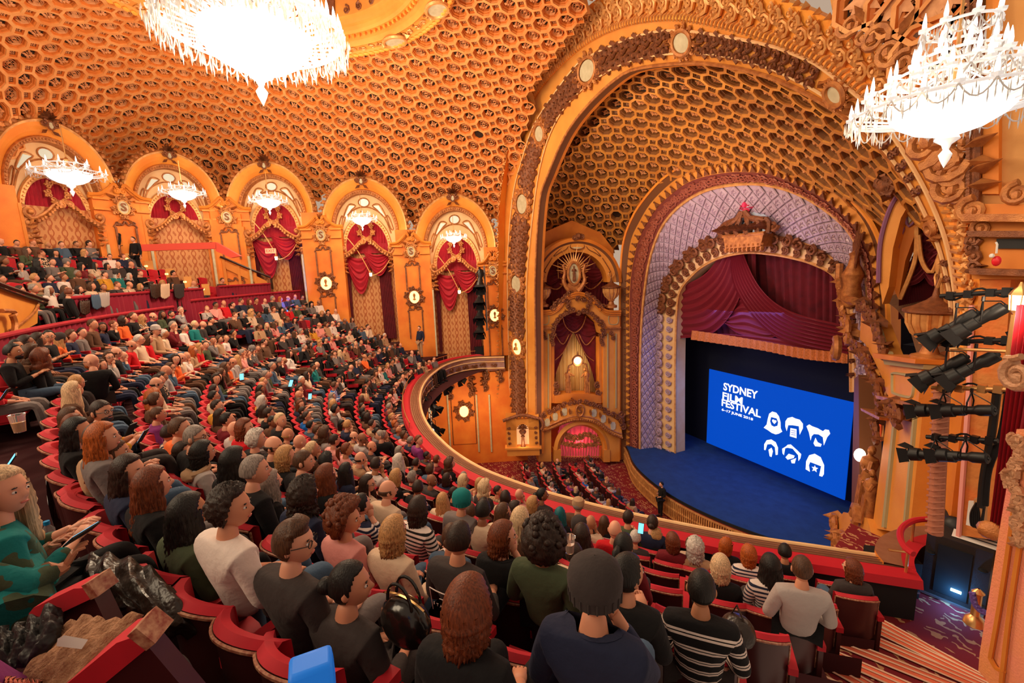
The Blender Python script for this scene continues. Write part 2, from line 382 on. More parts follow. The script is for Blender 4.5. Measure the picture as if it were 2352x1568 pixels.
def one_coffer(nm,c,R,par,deep,P0,du,dv,n,V):
    mb=MB();k_=8 if par==0 else 4;nr=len(V)//k_
    fs=[];ms=[]
    for i in range(nr-1):
        fs+=[(i*k_+k,i*k_+(k+1)%k_,(i+1)*k_+(k+1)%k_,(i+1)*k_+k)for k in range(k_)]
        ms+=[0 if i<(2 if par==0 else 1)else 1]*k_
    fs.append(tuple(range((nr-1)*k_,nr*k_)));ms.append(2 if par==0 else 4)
    mb.v=[tuple(p)for p in V];mb.f=fs;mb.m=ms
    if par==0:
        dd=deep-.04
        flower=((R%2==0)or nm=='S')or(c,R)==(7,5)
        hole=(nm=='V' and(c,R)==(24,28))or(nm=='S' and(c,R)in((12,-8),(18,-10),(21,-9),(3,9)))
        def q(x,y,d):return tuple(P0+du*x+dv*y+n*(dd-d))
        if hole:pass
        elif flower:
            for k in range(8):
                a=k*PI/4+(PI/8 if nm=='S' else 0);L=.42 if k%2==0 else .28;W=.085 if k%2==0 else .06
                ca,sa=math.cos(a),math.sin(a)
                mb.add([q(.05*ca,.05*sa,.08),q(L*.6*ca-W*sa,L*.6*sa+W*ca,.04),q(L*ca,L*sa,.03),q(L*.6*ca+W*sa,L*.6*sa-W*ca,.04),q(L*.55*ca,L*.55*sa,.12)],
                       [(0,4,1),(1,4,2),(2,4,3),(3,4,0)],3)
            mb.add([q(.07*math.cos(t),.07*math.sin(t),.09)for t in np.arange(6)*PI/3]+[q(0,0,.16)],[(k,(k+1)%6,6)for k in range(6)],3)
        else:
            for rr,ww,lift in((.15,.03,.10),(.36,.04,.10)):
                N=12;A=[]
                for k in range(N):
                    a=k*2*PI/N;wob=1+(.10*(k%2)if rr>.3 else 0)
                    for dr,dz in((-ww,.02),(0,lift),(ww,.02)):A.append(q((rr*wob+dr)*math.cos(a),(rr*wob+dr)*math.sin(a),dz))
                mb.add(A,[f for k in range(N)for f in((3*k,3*((k+1)%N),3*((k+1)%N)+1,3*k+1),(3*k+1,3*((k+1)%N)+1,3*((k+1)%N)+2,3*k+2))],3)
            for k in range(8):
                a=k*PI/4+PI/8;x,y=.255*math.cos(a),.255*math.sin(a)
                mb.add([q(x+.045*math.cos(t),y+.045*math.sin(t),.03)for t in np.arange(4)*PI/2+a]+[q(x,y,.10)],[(j,(j+1)%4,4)for j in range(4)],3)
    else:
        def q(x,y,d):return tuple(P0+du*x+dv*y+n*(.09-d))
        for k in range(4):
            a=k*PI/2+PI/4;x,y=.095*math.cos(a),.095*math.sin(a)
            mb.add([q(x+.06*math.cos(t),y+.06*math.sin(t),.01)for t in np.arange(4)*PI/2+a]+[q(x,y,.06)],[(j,(j+1)%4,4)for j in range(4)],3)
    return mb
def coffers(nm,cells,centre,deep,mats,parent):
    cnt=[0,0];rest=[MB(),MB()]
    for z,c,R,par,mb in coffer_meshes(nm,cells,centre,deep):
        x,y,_=proj(mb.v[0]);vis=-25<x<2370 and-25<y<1500
        if cnt[par]<300 and vis:
            cnt[par]+=1;mb.build(('coffer','square_coffer')[par],mats,parent,smooth=False)
        else:
            rest[par].add(mb.v,mb.f);rest[par].m[-len(mb.m):]=mb.m
    for k in(0,1):
        if rest[k].v:rest[k].build(('coffer_field','square_coffer_field')[k],mats,parent,smooth=False,kind='stuff')
def shell(nm,cells,centre,off,name,m):
    """smooth unseen shell added behind the coffers to block light"""
    S={};mb=MB()
    for _,c,R in cells:
        for dc,dr in((-.5,-.5),(.5,-.5),(.5,.5),(-.5,.5)):
            k=(c+dc,R+dr)
            if k not in S:
                P=lat(nm,*k);e=.25
                n=np.cross(lat(nm,k[0]+e,k[1])-lat(nm,k[0]-e,k[1]),lat(nm,k[0],k[1]+e)-lat(nm,k[0],k[1]-e));n/=np.linalg.norm(n)
                if np.dot(n,P-centre)<0:n=-n
                S[k]=len(mb.v);mb.v.append(tuple(P+n*off))
        mb.f.append(tuple(S[(c+dc,R+dr)]for dc,dr in((-.5,-.5),(.5,-.5),(.5,.5),(-.5,.5))));mb.m.append(0)
    return mb.build(name,m,kind='structure')
EDGE4=[(1225,700),(1232,640),(1241,467),(1261,400),(1301,310),(1351,243),(1417,182),(1467,158),(1568,146),(1635,148),(1718,163),(1801,190),(1885,232),(1951,275),(2020,335),(2070,395),(2110,455),(2142,519),(2168,590),(2182,720)]
def inpoly(x,y,P,grow=0):
    inside=False;n=len(P);dmin=1e9
    for i in range(n):
        (x0,y0),(x1,y1)=P[i],P[(i+1)%n]
        if(y0>y)!=(y1>y)and x<(x1-x0)*(y-y0)/(y1-y0)+x0:inside=not inside
        dx,dy=x1-x0,y1-y0;t=max(0,min(1,((x-x0)*dx+(y-y0)*dy)/(dx*dx+dy*dy+1e-9)));dmin=min(dmin,math.hypot(x-x0-t*dx,y-y0-t*dy))
    return inside or dmin<grow
def keepV(c,R,P,x,y):
    if math.hypot(P[0]-RC[0],P[1]-RC[1])<4.75:return False
    if not(-90<x<1420 and-140<y<545):return False
    if P[2]<H+2.7 or P[1]>10.8:return False
    if x>1150 and y>30 and x>np.interp(y,[30,47,110,177,253,367,467,600],[1400,1345,1290,1245,1212,1192,1178,1172]):return False
    return True
def keepS(c,R,P,x,y):
    if not(1225<x<2200 and 120<y<640):return False
    return P[1]<16.2 and inpoly(x,y,EDGE4,14)
vc=np.array([-14,0,H-4.]);sc_=np.array([-13.5,13,H-4.])
cells=cellset('V',keepV);ceil=shell('V',cells,vc,.42,'ceiling',WEB)
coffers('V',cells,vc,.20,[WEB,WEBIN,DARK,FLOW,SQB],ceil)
cells=cellset('S',keepS);soff=shell('S',cells,sc_,.5,'ceiling',BROWN)
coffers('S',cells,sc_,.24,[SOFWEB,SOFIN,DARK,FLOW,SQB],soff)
# ---------------------------------------------------------------- oculus ring
ring=MB();zc=H+8.55
ring.lathe([(5.62,.30),(5.62,-.02),(5.5,-.10),(5.38,-.02),(5.36,.02),(5.02,.06),(4.99,.0),(4.92,-.03),(4.86,.03),(4.82,.12),(4.62,.20),(4.45,.16),(4.36,.22),(4.33,.34),(4.2,.36),(4.16,.5),(4.02,.54),(4.0,1.0),(4.2,1.6)],(RC[0],RC[1],zc),96)
rg=ring.build('trim_1',BAND,kind='structure')
eg=MB()
for k in range(120):
    a=2*PI*k/120;p=(RC[0]+4.55*math.cos(a),RC[1]+4.55*math.sin(a),zc+.15)
    eg.ell(p,(.10,.07,.10),Matrix.Rotation(a,3,'Z'),6,4)
eg.build('egg_moulding',COVE,rg)
rope=MB()
for k in range(150):
    a=2*PI*k/150
    rope.ell((RC[0]+5.46*math.cos(a),RC[1]+5.46*math.sin(a),zc-.08),(.075,.13,.07),Matrix.Rotation(a+.5,3,'Z'),6,4)
rope.build('rope_moulding',COVE,rg)
fr_=MB()
for k in range(84):
    a=2*PI*k/84;o=(RC[0]+5.19*math.cos(a),RC[1]+5.19*math.sin(a),zc+.04)
    F=FR(o,(-math.sin(a),math.cos(a),0),(0,0,-1),(math.cos(a),math.sin(a),0))
    curl(fr_,F,0,.02,.13,a*5,1 if k%2 else-1,1.2,.2,.03,seg=8,n=4)
    leaf(fr_,F,.12,-.05,.2,.12,.8 if k%2 else-2.2,.05)
fr_.build('leaf_frieze',LGOLD,rg)
for k in range(12):
    a=2*PI*(k+.17)/12;o=(RC[0]+5.2*math.cos(a),RC[1]+5.2*math.sin(a),zc-.02)
    F=FR(o,(-math.sin(a),math.cos(a),0),(0,0,-1),(math.cos(a),math.sin(a),0))
    m_=MB();t=np.linspace(0,2*PI,25)[:-1]
    m_.tube([F(.46*math.cos(q),.34*math.sin(q),.06)for q in t],.07,6,True)
    for q in(0,PI):leaf(m_,F,.45*math.cos(q),0,.3,.2,q,.08)
    md=m_.build('medallion',LGOLD,rg)
    m_=MB();m_.prism(F,[(.42*math.cos(q),.30*math.sin(q))for q in t],0,.07);m_.build('medallion_panel',IVORY,md)
cr=MB()
for k in range(44):
    a=2*PI*k/44;o=(RC[0]+4.0*math.cos(a),RC[1]+4.0*math.sin(a),zc+.55)
    F=FR(o,(-math.sin(a),math.cos(a),0),(-math.cos(a),-math.sin(a),0))
    curl(cr,F,0,.16,.15,PI/2,1 if k%2 else-1,1.3,.22,0,seg=9,n=5)
    if k%6==0:cr.prism(F,[(-.12,0),(.12,0),(.16,.5),(0,.8),(-.16,.5)],-.05,.08)
cr.build('crest',DGOLD,rg)
dm=MB();dm.lathe([(4.6,.8),(4.5,1.6),(4.0,2.3),(2.8,3.0),(1.2,3.35),(.01,3.4)],(RC[0],RC[1],zc),48)
dm.build('ceiling',mat('dome_pink',(.72,.50,.50),.6),kind='structure')
# ---------------------------------------------------------------- left wall: five bays between pilasters
def planpt(px,py,X):p=onX(px,py,X);return np.array([p[0],p[1]])
WP=[planpt(-30,440,-21.8),planpt(272,478,-24.9),planpt(522,500,-26.8),planpt(740,540,-25.4),planpt(945,578,-24.5),planpt(1135,600,-22.9)]
WALLP=mat('damask_wallpaper',(.42,.20,.07),.6)
def damask(m,c1,c2,sx,sz):
    nt=m.node_tree;b=nt.nodes['Principled BSDF'];N=nt.nodes.new;L=nt.links.new
    uv=N('ShaderNodeUVMap');sp=N('ShaderNodeSeparateXYZ');L(uv.outputs[0],sp.inputs[0])
    def M(op,a,b_=None,v=None):
        n=N('ShaderNodeMath');n.operation=op
        for i,q in enumerate((a,b_)):
            if q is None:continue
            if isinstance(q,(int,float)):n.inputs[i].default_value=q
            else:L(q,n.inputs[i])
        return n.outputs[0]
    x=M('MULTIPLY',sp.outputs[0],sx*2*PI);z=M('MULTIPLY',sp.outputs[1],sz*2*PI)
    # ogee lines: cos(x + k sin z) bands
    s=M('MULTIPLY',M('SINE',z),1.25)
    l1=M('ABSOLUTE',M('SINE',M('MULTIPLY',M('ADD',x,s),.5)));l2=M('ABSOLUTE',M('SINE',M('MULTIPLY',M('SUBTRACT',x,s),.5)))
    o=M('MINIMUM',l1,l2);o=M('LESS_THAN',o,.16)
    fl=M('MULTIPLY',M('COSINE',M('MULTIPLY',x,1.0)),M('COSINE',M('MULTIPLY',z,1.0)))
    fl2=M('MULTIPLY',M('SINE',M('MULTIPLY',x,3.0)),M('SINE',M('MULTIPLY',z,3.0)))
    f=M('GREATER_THAN',M('ADD',M('ABSOLUTE',fl),M('MULTIPLY',fl2,.35)),.62)
    t=M('MAXIMUM',o,M('MULTIPLY',f,.8))
    mx=N('ShaderNodeMix');mx.data_type='RGBA';mx.inputs[6].default_value=(*c1,1);mx.inputs[7].default_value=(*c2,1)
    L(t,mx.inputs[0]);L(mx.outputs[2],b.inputs['Base Color'])
damask(WALLP,(.60,.27,.10),(.40,.10,.025),2.3,1.35)
def uvplane(name,fr,a0,a1,h0,h1,d,m,parent):
    me=bpy.data.meshes.new(name);me.from_pydata([tuple(fr(a,h,d))for a,h in((a0,h0),(a1,h0),(a1,h1),(a0,h1))],[],[(0,1,2,3)])
    me.materials.append(m);u=me.uv_layers.new(name='UVMap')
    for i,q in enumerate(((a0,h0),(a1,h0),(a1,h1),(a0,h1))):u.data[i].uv=q
    return mk(name,me,parent)
def arc(c,r,a0,a1,n):return[(c[0]+r[0]*math.cos(t),c[1]+r[1]*math.sin(t))for t in np.linspace(a0,a1,n)]
def eband(mb,fr,c,r,k0,k1,d0,d1,n=48,mi=0,a0=0,a1=PI):
    A=[fr(*p,d0)for p in arc(c,(r[0]*k0,r[1]*k0),a0,a1,n)];B=[fr(*p,d1)for p in arc(c,(r[0]*k1,r[1]*k1),a0,a1,n)]
    mb.strip(A,B,mi)
def drape(mb,fr,poly_top,poly_bot,d,folds,amp,n=40,m=10,mi=0):
    """cloth between two curves (functions of t) with vertical folds"""
    vs=[]
    for j in range(m+1):
        v=j/m
        for i in range(n+1):
            t=i/n;a0,h0=poly_top(t);a1,h1=poly_bot(t)
            vs.append(fr(a0+(a1-a0)*v,h0+(h1-h0)*v,d+amp*math.sin(folds*2*PI*t+.6*math.sin(3*v))))
    mb.add(vs,[(j*(n+1)+i,j*(n+1)+i+1,(j+1)*(n+1)+i+1,(j+1)*(n+1)+i)for j in range(m)for i in range(n)],mi)
def swag(mb,fr,p0,p1,drop,width,d,folds=5,amp=.05,n=24,m=16,mi=0):
    """hanging swag of cloth between two points, folds follow the sag"""
    vs=[]
    for j in range(m+1):
        v=j/m
        for i in range(n+1):
            t=i/n;sag=4*t*(1-t);x=p0[0]+(p1[0]-p0[0])*t;y=p0[1]+(p1[1]-p0[1])*t
            vs.append(fr(x,y-sag*(drop*(.15+.85*v))-.0,d+.10*v+amp*math.sin(folds*2*PI*v)*(.3+sag)))
    mb.add(vs,[(j*(n+1)+i,j*(n+1)+i+1,(j+1)*(n+1)+i+1,(j+1)*(n+1)+i)for j in range(m)for i in range(n)],mi)
def chandelier(name,loc,R,tiers,parent=None,label=None,dens=1.,hang=1.2,arms=14,group=None,seed=1):
    """crystal chandelier: hub, rings of lamps, bowl and hanging prisms"""
    rnd=random.Random(seed);x,y,z=loc
    root=empty(name,loc,label=label,cat='chandelier')
    mb=MB();mb.tube([(x,y,z+R*.5),(x,y,z+R*hang)],R*.02,5);mb.lathe([(0.01,R*.55),(R*.08,R*.45),(R*.05,R*.3),(R*.10,R*.2),(R*.05,0),(R*.04,-R*.2)],loc,10)
    mb.build('stem',BRASS,root)
    bowl=MB();bowl.lathe([(R*.62,R*.02),(R*.60,-R*.1),(R*.5,-R*.22),(R*.34,-R*.32),(R*.15,-R*.38),(.01,-R*.40)],loc,24)
    bowl.lathe([(R*.62,R*.02),(R*.3,R*.1),(.01,R*.12)],loc,24)
    bowl.build('bowl',GLOWB,root)
    arm=MB();lampm=MB();pr=MB();sw=MB();lampm.lathe([(R*.022,0),(R*.026,R*.07),(R*.016,R*.14),(.002,R*.20)],(0,0,0),6);lampd=lampm.data('candle_lamp',GLOWB)
    for ti,(rr,zz,n)in enumerate(tiers):
        rg_=[(x+R*rr*math.cos(t),y+R*rr*math.sin(t),z+R*zz)for t in np.linspace(0,2*PI,33)[:-1]]
        arm.tube(rg_,R*.018,4,True)
        for k in range(n):
            a=2*PI*(k+.5*ti)/n;ca,sa=math.cos(a),math.sin(a)
            px_,py_=x+R*rr*ca,y+R*rr*sa
            arm.tube([(x+R*.06*ca,y+R*.06*sa,z+R*(zz+.05)),(x+R*rr*.5*ca,y+R*rr*.5*sa,z+R*(zz-.10)),(px_,py_,z+R*(zz+.02))],R*.012,4)
            mk('candle_lamp',lampd,root,loc=(px_,py_,z+R*(zz+.03)))
            arm.lathe([(.003,-.02*R),(R*.055,0),(R*.06,R*.03)],(px_,py_,z+R*(zz+.01)),6)
        for k in range(int(n*4*dens)):
            a=2*PI*k/(n*4*dens)+rnd.random()*.1;q=R*rr*(1+rnd.uniform(-.09,.10));L=R*rnd.uniform(.05,.26)
            zt=z+R*zz-R*.01;px_,py_=x+q*math.cos(a),y+q*math.sin(a);s_=R*.010
            pr.add([(px_+s_,py_,zt-L*.7),(px_,py_+s_,zt-L*.7),(px_-s_,py_,zt-L*.7),(px_,py_-s_,zt-L*.7),(px_,py_,zt),(px_,py_,zt-L)],
                   [(0,1,4),(1,2,4),(2,3,4),(3,0,4),(1,0,5),(2,1,5),(3,2,5),(0,3,5)])
        for k in range(n):
            a0,a1=2*PI*k/n,2*PI*(k+1)/n
            P=[]
            for t in np.linspace(0,1,7):
                a=a0+(a1-a0)*t;q=R*rr*(1.02);P.append((x+q*math.cos(a),y+q*math.sin(a),z+R*zz-R*.16*4*t*(1-t)))
            sw.tube(P,R*.010,3)
    fin=MB();fin.lathe([(R*.10,-R*.38),(R*.13,-R*.44),(R*.05,-R*.5),(R*.03,-R*.56),(R*.07,-R*.62),(R*.05,-R*.68),(.002,-R*.78)],loc,10)
    arm.build('arm_ring',CRYSTAL,root);pr.build('crystal_drops',GLASSD,root,smooth=False,kind='stuff');sw.build('bead_swag',GLASSD,root);fin.build('finial',CRYSTAL,root)
    return root
def lantern(loc,s,name,label,fr=None,group=None):
    root=empty(name,loc,label=label,cat='wall lantern',**({'group':group}if group else{}))
    g=MB();g.lathe([(s*.5,0),(s*.62,s*1.3)],loc,6,cap=True);g.build('glass',FLAME,root,smooth=False)
    c=MB();c.lathe([(s*.72,s*1.3),(s*.5,s*1.7),(s*.2,s*2.0),(.01,s*2.4)],loc,6);c.lathe([(.01,-s*.6),(s*.3,-s*.3),(s*.55,0)],loc,6)
    for k in range(6):
        a=k*PI/3;c.tube([(loc[0]+s*.52*math.cos(a),loc[1]+s*.52*math.sin(a),loc[2]),(loc[0]+s*.64*math.cos(a),loc[1]+s*.64*math.sin(a),loc[2]+s*1.3)],s*.05,4)
    if fr is not None:
        q=np.array(loc);c.tube([q+[0,0,-s*.5],q+[0,0,-s*1.6]-fr.n*s*.8,q+[0,0,-s*1.9]-fr.n*s*2.2],s*.08,5)
    c.build('frame',BRASS,root);return root
ARCHPX=[((-15,440),(268,440),(130,283)),((285,470),(510,474),(402,352)),((519,474),(722,505),(607,372)),((738,512),(936,545),(828,408)),((952,555),(1139,585),(1040,447))]
CHPX=[(158,398,66),(420,443,44),(617,462,40),(831,503,34),(1042,545,30)]
ZB=5.4-H
SIDE=['first (nearest)','second','third','fourth','fifth (next to the proscenium)']
for b in range(5):
    o=np.array([WP[b][0],WP[b][1],H]);u=np.array([WP[b+1][0]-WP[b][0],WP[b+1][1]-WP[b][1],0]);L=np.linalg.norm(u);u/=L
    n=np.array([u[1],-u[0],0]);
    if np.dot(n,CAMP-o)<0:n=-n
    F=FR(o,u,n)
    p0,p1,pt=[F.px(*q)for q in ARCHPX[b]]
    c=((p0[0]+p1[0])/2,(p0[1]+p1[1])/2);r=((p1[0]-p0[0])/2,pt[1]-c[1]);W=r[0]
    mb=MB()
    def rel(x,y):return(c[0]+x*W,c[1]+y*W)
    # side piers of plaster, from the arch ring down to the balcony floor
    for s0,s1 in((-.3,c[0]-.70*W),(c[0]+.70*W,L+.3)):mb.fbox(F,s0,s1,ZB if b<4 or s0<0 else-4.9,c[1],-.5,0)
    wall=mb.build('wall_left',ORANGE,smooth=False,kind='structure')
    ar=empty('wall_arch',F(c[0],c[1],0),label=['widest arched recess at the far left with red curtains above damask','second arched recess from the left, red curtains behind a scroll pediment','middle arched recess of the left wall, above the exit sign and lantern','fourth arched recess from the left, red swag and tall maroon drape','arched recess nearest the proscenium, stage lights hanging down its right side'][b],cat='arched recess')
    m=MB()
    eband(m,F,c,r,1.03,1.0,-.02,.10);eband(m,F,c,r,1.0,.97,.10,.06);eband(m,F,c,r,1.06,1.03,-.3,-.02);m.build('outer_moulding',LGOLD,ar)
    m=MB();K=[(.97,.06),(.92,.0),(.86,-.10),(.80,-.24)]
    for(k0,d0),(k1,d1)in zip(K,K[1:]):eband(m,F,c,r,k0,k1,d0,d1)
    m.build('cove',COVE,ar)
    m=MB();eband(m,F,c,r,.80,.78,-.24,-.16);eband(m,F,c,r,.78,.72,-.16,-.20);eband(m,F,c,r,.72,.71,-.20,-.5)
    for k in range(44):
        t=PI*(k+.5)/44;q=F(c[0]+r[0]*.75*math.cos(t),c[1]+r[1]*.75*math.sin(t),-.16);m.ell(q,W*.022,n=5,m=3)
    m.build('carved_ring',GOLD,ar)
    m=MB()
    for k in range(26):
        t=PI*(k+.5)/26
        if abs(k-12.5)<1.6:continue
        q=F(c[0]+r[0]*1.045*math.cos(t),c[1]+r[1]*1.045*math.sin(t),.06)
        m.ell(q,(W*.055,W*.055,W*.05),n=6,m=4)
        m.ell(F(c[0]+r[0]*1.09*math.cos(t+.04),c[1]+r[1]*1.09*math.sin(t+.04),.05),W*.026,n=5,m=3)
    m.build('scalloped_crest',GOLD,ar)
    m=MB();q0=(c[0],c[1]+r[1])
    for k in range(7):
        t=PI*(k+.5)/7;leaf(m,F,q0[0],q0[1]+.02*W,.17*W,.07*W,t,.10*W)
    for s_ in(-1,1):curl(m,F,q0[0]+s_*.10*W,q0[1]-.06*W,.07*W,PI/2,s_,1.2,.3,.12)
    m.tube([F(q0[0]+.055*W*math.cos(t),q0[1]-.09*W+.075*W*math.sin(t),.13)for t in np.linspace(0,2*PI,14)[:-1]],.018*W,5,True)
    for s_ in(-1,1):leaf(m,F,q0[0]+s_*.03*W,q0[1]-.16*W,.16*W,.07*W,-PI/2+s_*.9,.1)
    cx_=m.build('crown_shell',DGOLD,ar)
    m=MB();m.prism(F,[(q0[0]+.05*W*math.cos(t),q0[1]-.09*W+.07*W*math.sin(t))for t in np.linspace(0,2*PI,14)[:-1]],.08,.13);m.build('oval_panel',IVORY,cx_)
    # tympanum with tracery
    m=MB();m.prism(F,arc(c,(r[0]*.73,r[1]*.73),0,PI,30)+[(c[0]-.73*W,c[1]-.55*W),(c[0]+.73*W,c[1]-.55*W)],-.62,-.5);m.build('tympanum',CREAM,ar,smooth=False)
    m=MB();ty=c[1]+.55*r[1]
    def loop(pts,closed=True,rad=.016):m.tube([F(c[0]+x*W,c[1]+y*r[1],-.48)for x,y in smoothc(pts,22,closed)[:-1 if closed else None]],rad*W,5,closed)
    loop([(.13*math.cos(t),.56+.085*math.sin(t))for t in np.linspace(0,2*PI,9)[:-1]])
    for s_ in(-1,1):
        loop([(s_*.2,.50),(s_*.36,.52),(s_*.50,.30),(s_*.46,.27),(s_*.30,.42)]);loop([(s_*.52,.30),(s_*.58,.26),(s_*.66,.04),(s_*.60,.05)])
    loop([(-.60,-.05),(-.45,.28),(-.2,.44),(0,.47),(.2,.44),(.45,.28),(.60,-.05)],False)
    tr=m.build('tracery',GOLD,ar)
    m=MB()
    m.prism(F,[(c[0]+.12*W*math.cos(t),c[1]+(.56+.075*math.sin(t))*r[1])for t in np.linspace(0,2*PI,17)[:-1]],-.5,-.485)
    for s_ in(-1,1):
        P=[(s_*.21,.49),(s_*.35,.50),(s_*.48,.30),(s_*.44,.29),(s_*.30,.43)]
        m.prism(F,[(c[0]+x*W,c[1]+y*r[1])for x,y in(P if s_<0 else P[::-1])][::-1],-.5,-.485)
    m.build('tracery_glass',mat('pale_glass',(.62,.70,.60),.3,emis=((.8,1,.9),.15)),ar,smooth=False)
    # oval egg-pattern arch and curtain
    m=MB();co=(c[0],c[1]-.42*W);ro=(.60*W,.82*W)
    eband(m,F,co,ro,1.,.97,-.46,-.38,a0=-.15,a1=PI+.15);eband(m,F,co,ro,.97,.84,-.38,-.42,a0=-.15,a1=PI+.15);eband(m,F,co,ro,.84,.82,-.42,-.6,a0=-.15,a1=PI+.15)
    for k in range(34):
        t=-.1+(PI+.2)*k/33;m.ell(F(co[0]+ro[0]*.90*math.cos(t),co[1]+ro[1]*.90*math.sin(t),-.38),(.02*W,.03*W,.02*W),n=4,m=3)
    m.build('egg_arch',LGOLD,ar)
    m=MB();R2=(.50*W,.69*W)
    vs=[]
    ncol,nrow=60,10
    for j in range(nrow+1):
        for i in range(ncol+1):
            x=-R2[0]+2*R2[0]*i/ncol;top=R2[1]*math.sqrt(max(0,1-(x/R2[0])**2));y=top+(-.1*W-top)*j/nrow
            vs.append(F(co[0]+x,co[1]+y,-.44+.035*math.sin(i*1.5+j*.2)))
    m.add(vs,[(j*(ncol+1)+i,j*(ncol+1)+i+1,(j+1)*(ncol+1)+i+1,(j+1)*(ncol+1)+i)for j in range(nrow)for i in range(ncol)])
    m.build('arch_curtain',REDV,ar)
    # volute pediment with central cartouche
    m=MB();yv=-.47
    for s_ in(-1,1):
        path=[(s_*.04,yv+.23),(s_*.16,yv+.20),(s_*.28,yv+.07),(s_*.42,yv-.04),(s_*.56,yv-.10),(s_*.64,yv+.0),(s_*.60,yv+.09),(s_*.52,yv+.06),(s_*.53,yv-.0),(s_*.57,yv+.01)]
        Q=smoothc(path,34);m.tube([F(c[0]+x*W,c[1]+y*W,.02)for x,y in Q],list(np.interp(np.linspace(0,1,34),[0,.5,.7,1],[.028*W,.034*W,.038*W,.02*W])),6)
        m.tube([F(c[0]+x*W,c[1]+(y-.085)*W,.02)for x,y in Q[:22]],.02*W,5)
        m.ell(F(c[0]+s_*.56*W,c[1]+(yv+.02)*W,.06),.05*W,n=7,m=5)
        for t in np.linspace(.08,.52,8):
            x,y=Q[int(t*33)];m.fbox(F,c[0]+x*W-.02*W,c[0]+x*W+.02*W,c[1]+(y-.085)*W,c[1]+(y-.03)*W,-.1,.16)
        curl(m,F,c[0]+s_*.07*W,c[1]+(yv+.22)*W,.07*W,PI,-s_,1.2,.4,.1)
    m.build('scroll_pediment',GOLD,ar)
    m=MB()
    for k in range(14):
        t=2*PI*k/14;q=(c[0]+.155*W*math.cos(t),c[1]+(yv+.47+.20*math.sin(t))*W)
        curl(m,F,q[0],q[1],.06*W,t,1 if k%2 else-1,1.1,.3,-.22,seg=8)
    m.build('cartouche_frame',GOLD,ar)
    # recess below the pediment
    x0,x1=c[0]-.66*W,c[0]+.66*W;h1=c[1]-.30*W
    m=MB()
    m.fbox(F,x0-.1,x0,ZB,h1,-.6,.02);m.fbox(F,x1,x1+.1,ZB,h1,-.6,.02);m.build('recess_jamb',BAND2,ar,smooth=False)
    uvplane('damask_panel',F,x0,x1,ZB,h1,-.35 if b<2 else-.55,WALLP,ar)
    for s_ in(-1,1):
        m=MB();xb=c[0]+s_*.60*W
        curl(m,F,xb,c[1]-.66*W,.10*W,PI/2+s_*.6,-s_,1.2,.35,-.05);curl(m,F,xb+s_*.02*W,c[1]-.90*W,.09*W,-PI/2,s_,1.2,.35,-.05)
        for k in range(5):leaf(m,F,xb,c[1]-(.70+.07*k)*W,.15*W,.08*W,PI/2+s_*(.5+.35*k),.1)
        m.build('bracket',GOLD,ar)
        m=MB();xl=c[0]+s_*.63*W;m.fbox(F,xl-.05,xl+.05,ZB,c[1]-1.0*W,-.02,.06);m.build('slim_column',IVORY,ar,smooth=False)
    if b>=2:
        zb=c[1]-(2.3 if b==2 else 2.75 if b==3 else 2.95)*W
        m=MB();drape(m,F,lambda t:(c[0]+(.22+.28*t)*W,c[1]-.60*W),lambda t:(c[0]+(.24+.30*t)*W,zb),-.36,7,.05,56,4);m.build('long_drape',MAROON,ar)
        m=MB();drape(m,F,lambda t:(c[0]+(-.58+.12*t)*W,c[1]-.60*W),lambda t:(c[0]+(-.57+.08*t)*W,zb+.7),-.36,3,.05,20,4);m.build('side_drape',MAROON,ar)
        m=MB()
        P0,P1=(c[0]-.56*W,c[1]-.52*W),(c[0]+.56*W,c[1]-.50*W)
        swag(m,F,(c[0]-.58*W,c[1]-.5*W),(c[0]+.10*W,c[1]-.52*W),1.05*W,.5,-.34,6,.04)
        swag(m,F,(c[0]-.10*W,c[1]-.5*W),(c[0]+.58*W,c[1]-.5*W),.62*W,.5,-.24,6,.04)
        m.add([F(c[0]-.58*W,c[1]-.3*W,-.42),F(c[0]+.58*W,c[1]-.3*W,-.42),F(c[0]+.58*W,c[1]-.55*W,-.42),F(c[0]-.58*W,c[1]-.55*W,-.42)],[(0,1,2,3)])
        m.build('curtain_swag',REDV,ar)
        m=MB();m.tube([F(c[0]+(-.46+.5*t)*W,c[1]+(-.15-.95*t+.1*math.sin(3*t))*W,-.05)for t in np.linspace(0,1,9)],.012*W,5)
        m.tube([F(c[0]+(.05+.5*t)*W,c[1]+(-1.10+.42*t*t)*W,-.05)for t in np.linspace(0,1,9)],.012*W,5);m.build('tie_cord',LGOLD,ar)
        lantern(tuple(F(c[0]+.04*W,c[1]-1.12*W,.2)),.13,'wall_lantern',['','','lit lantern on the middle arch wall above the exit sign','lit lantern in the fourth arch from the left','lit lantern in the arch nearest the proscenium'][b],F)
    px_,py_,rpx=CHPX[b];q=CAMP+ray(px_,py_)*(np.dot(F(0,0,1.0)-CAMP,F.n)/np.dot(ray(px_,py_),F.n));dep=proj(q)[2]
    chandelier('chandelier',tuple(q),rpx/FPX*dep,[(.55,.28,8),(.98,.02,12)],label='small crystal chandelier in '+['the wide far-left arch','the second arch from the left','the middle arch of the left wall','the fourth arch from the left','the arch nearest the proscenium'][b],hang=1.6,seed=b)
    light('small_chandelier_light','POINT',tuple(q+F.n*.4-np.array([0,0,.3])),130,WARM,.35)
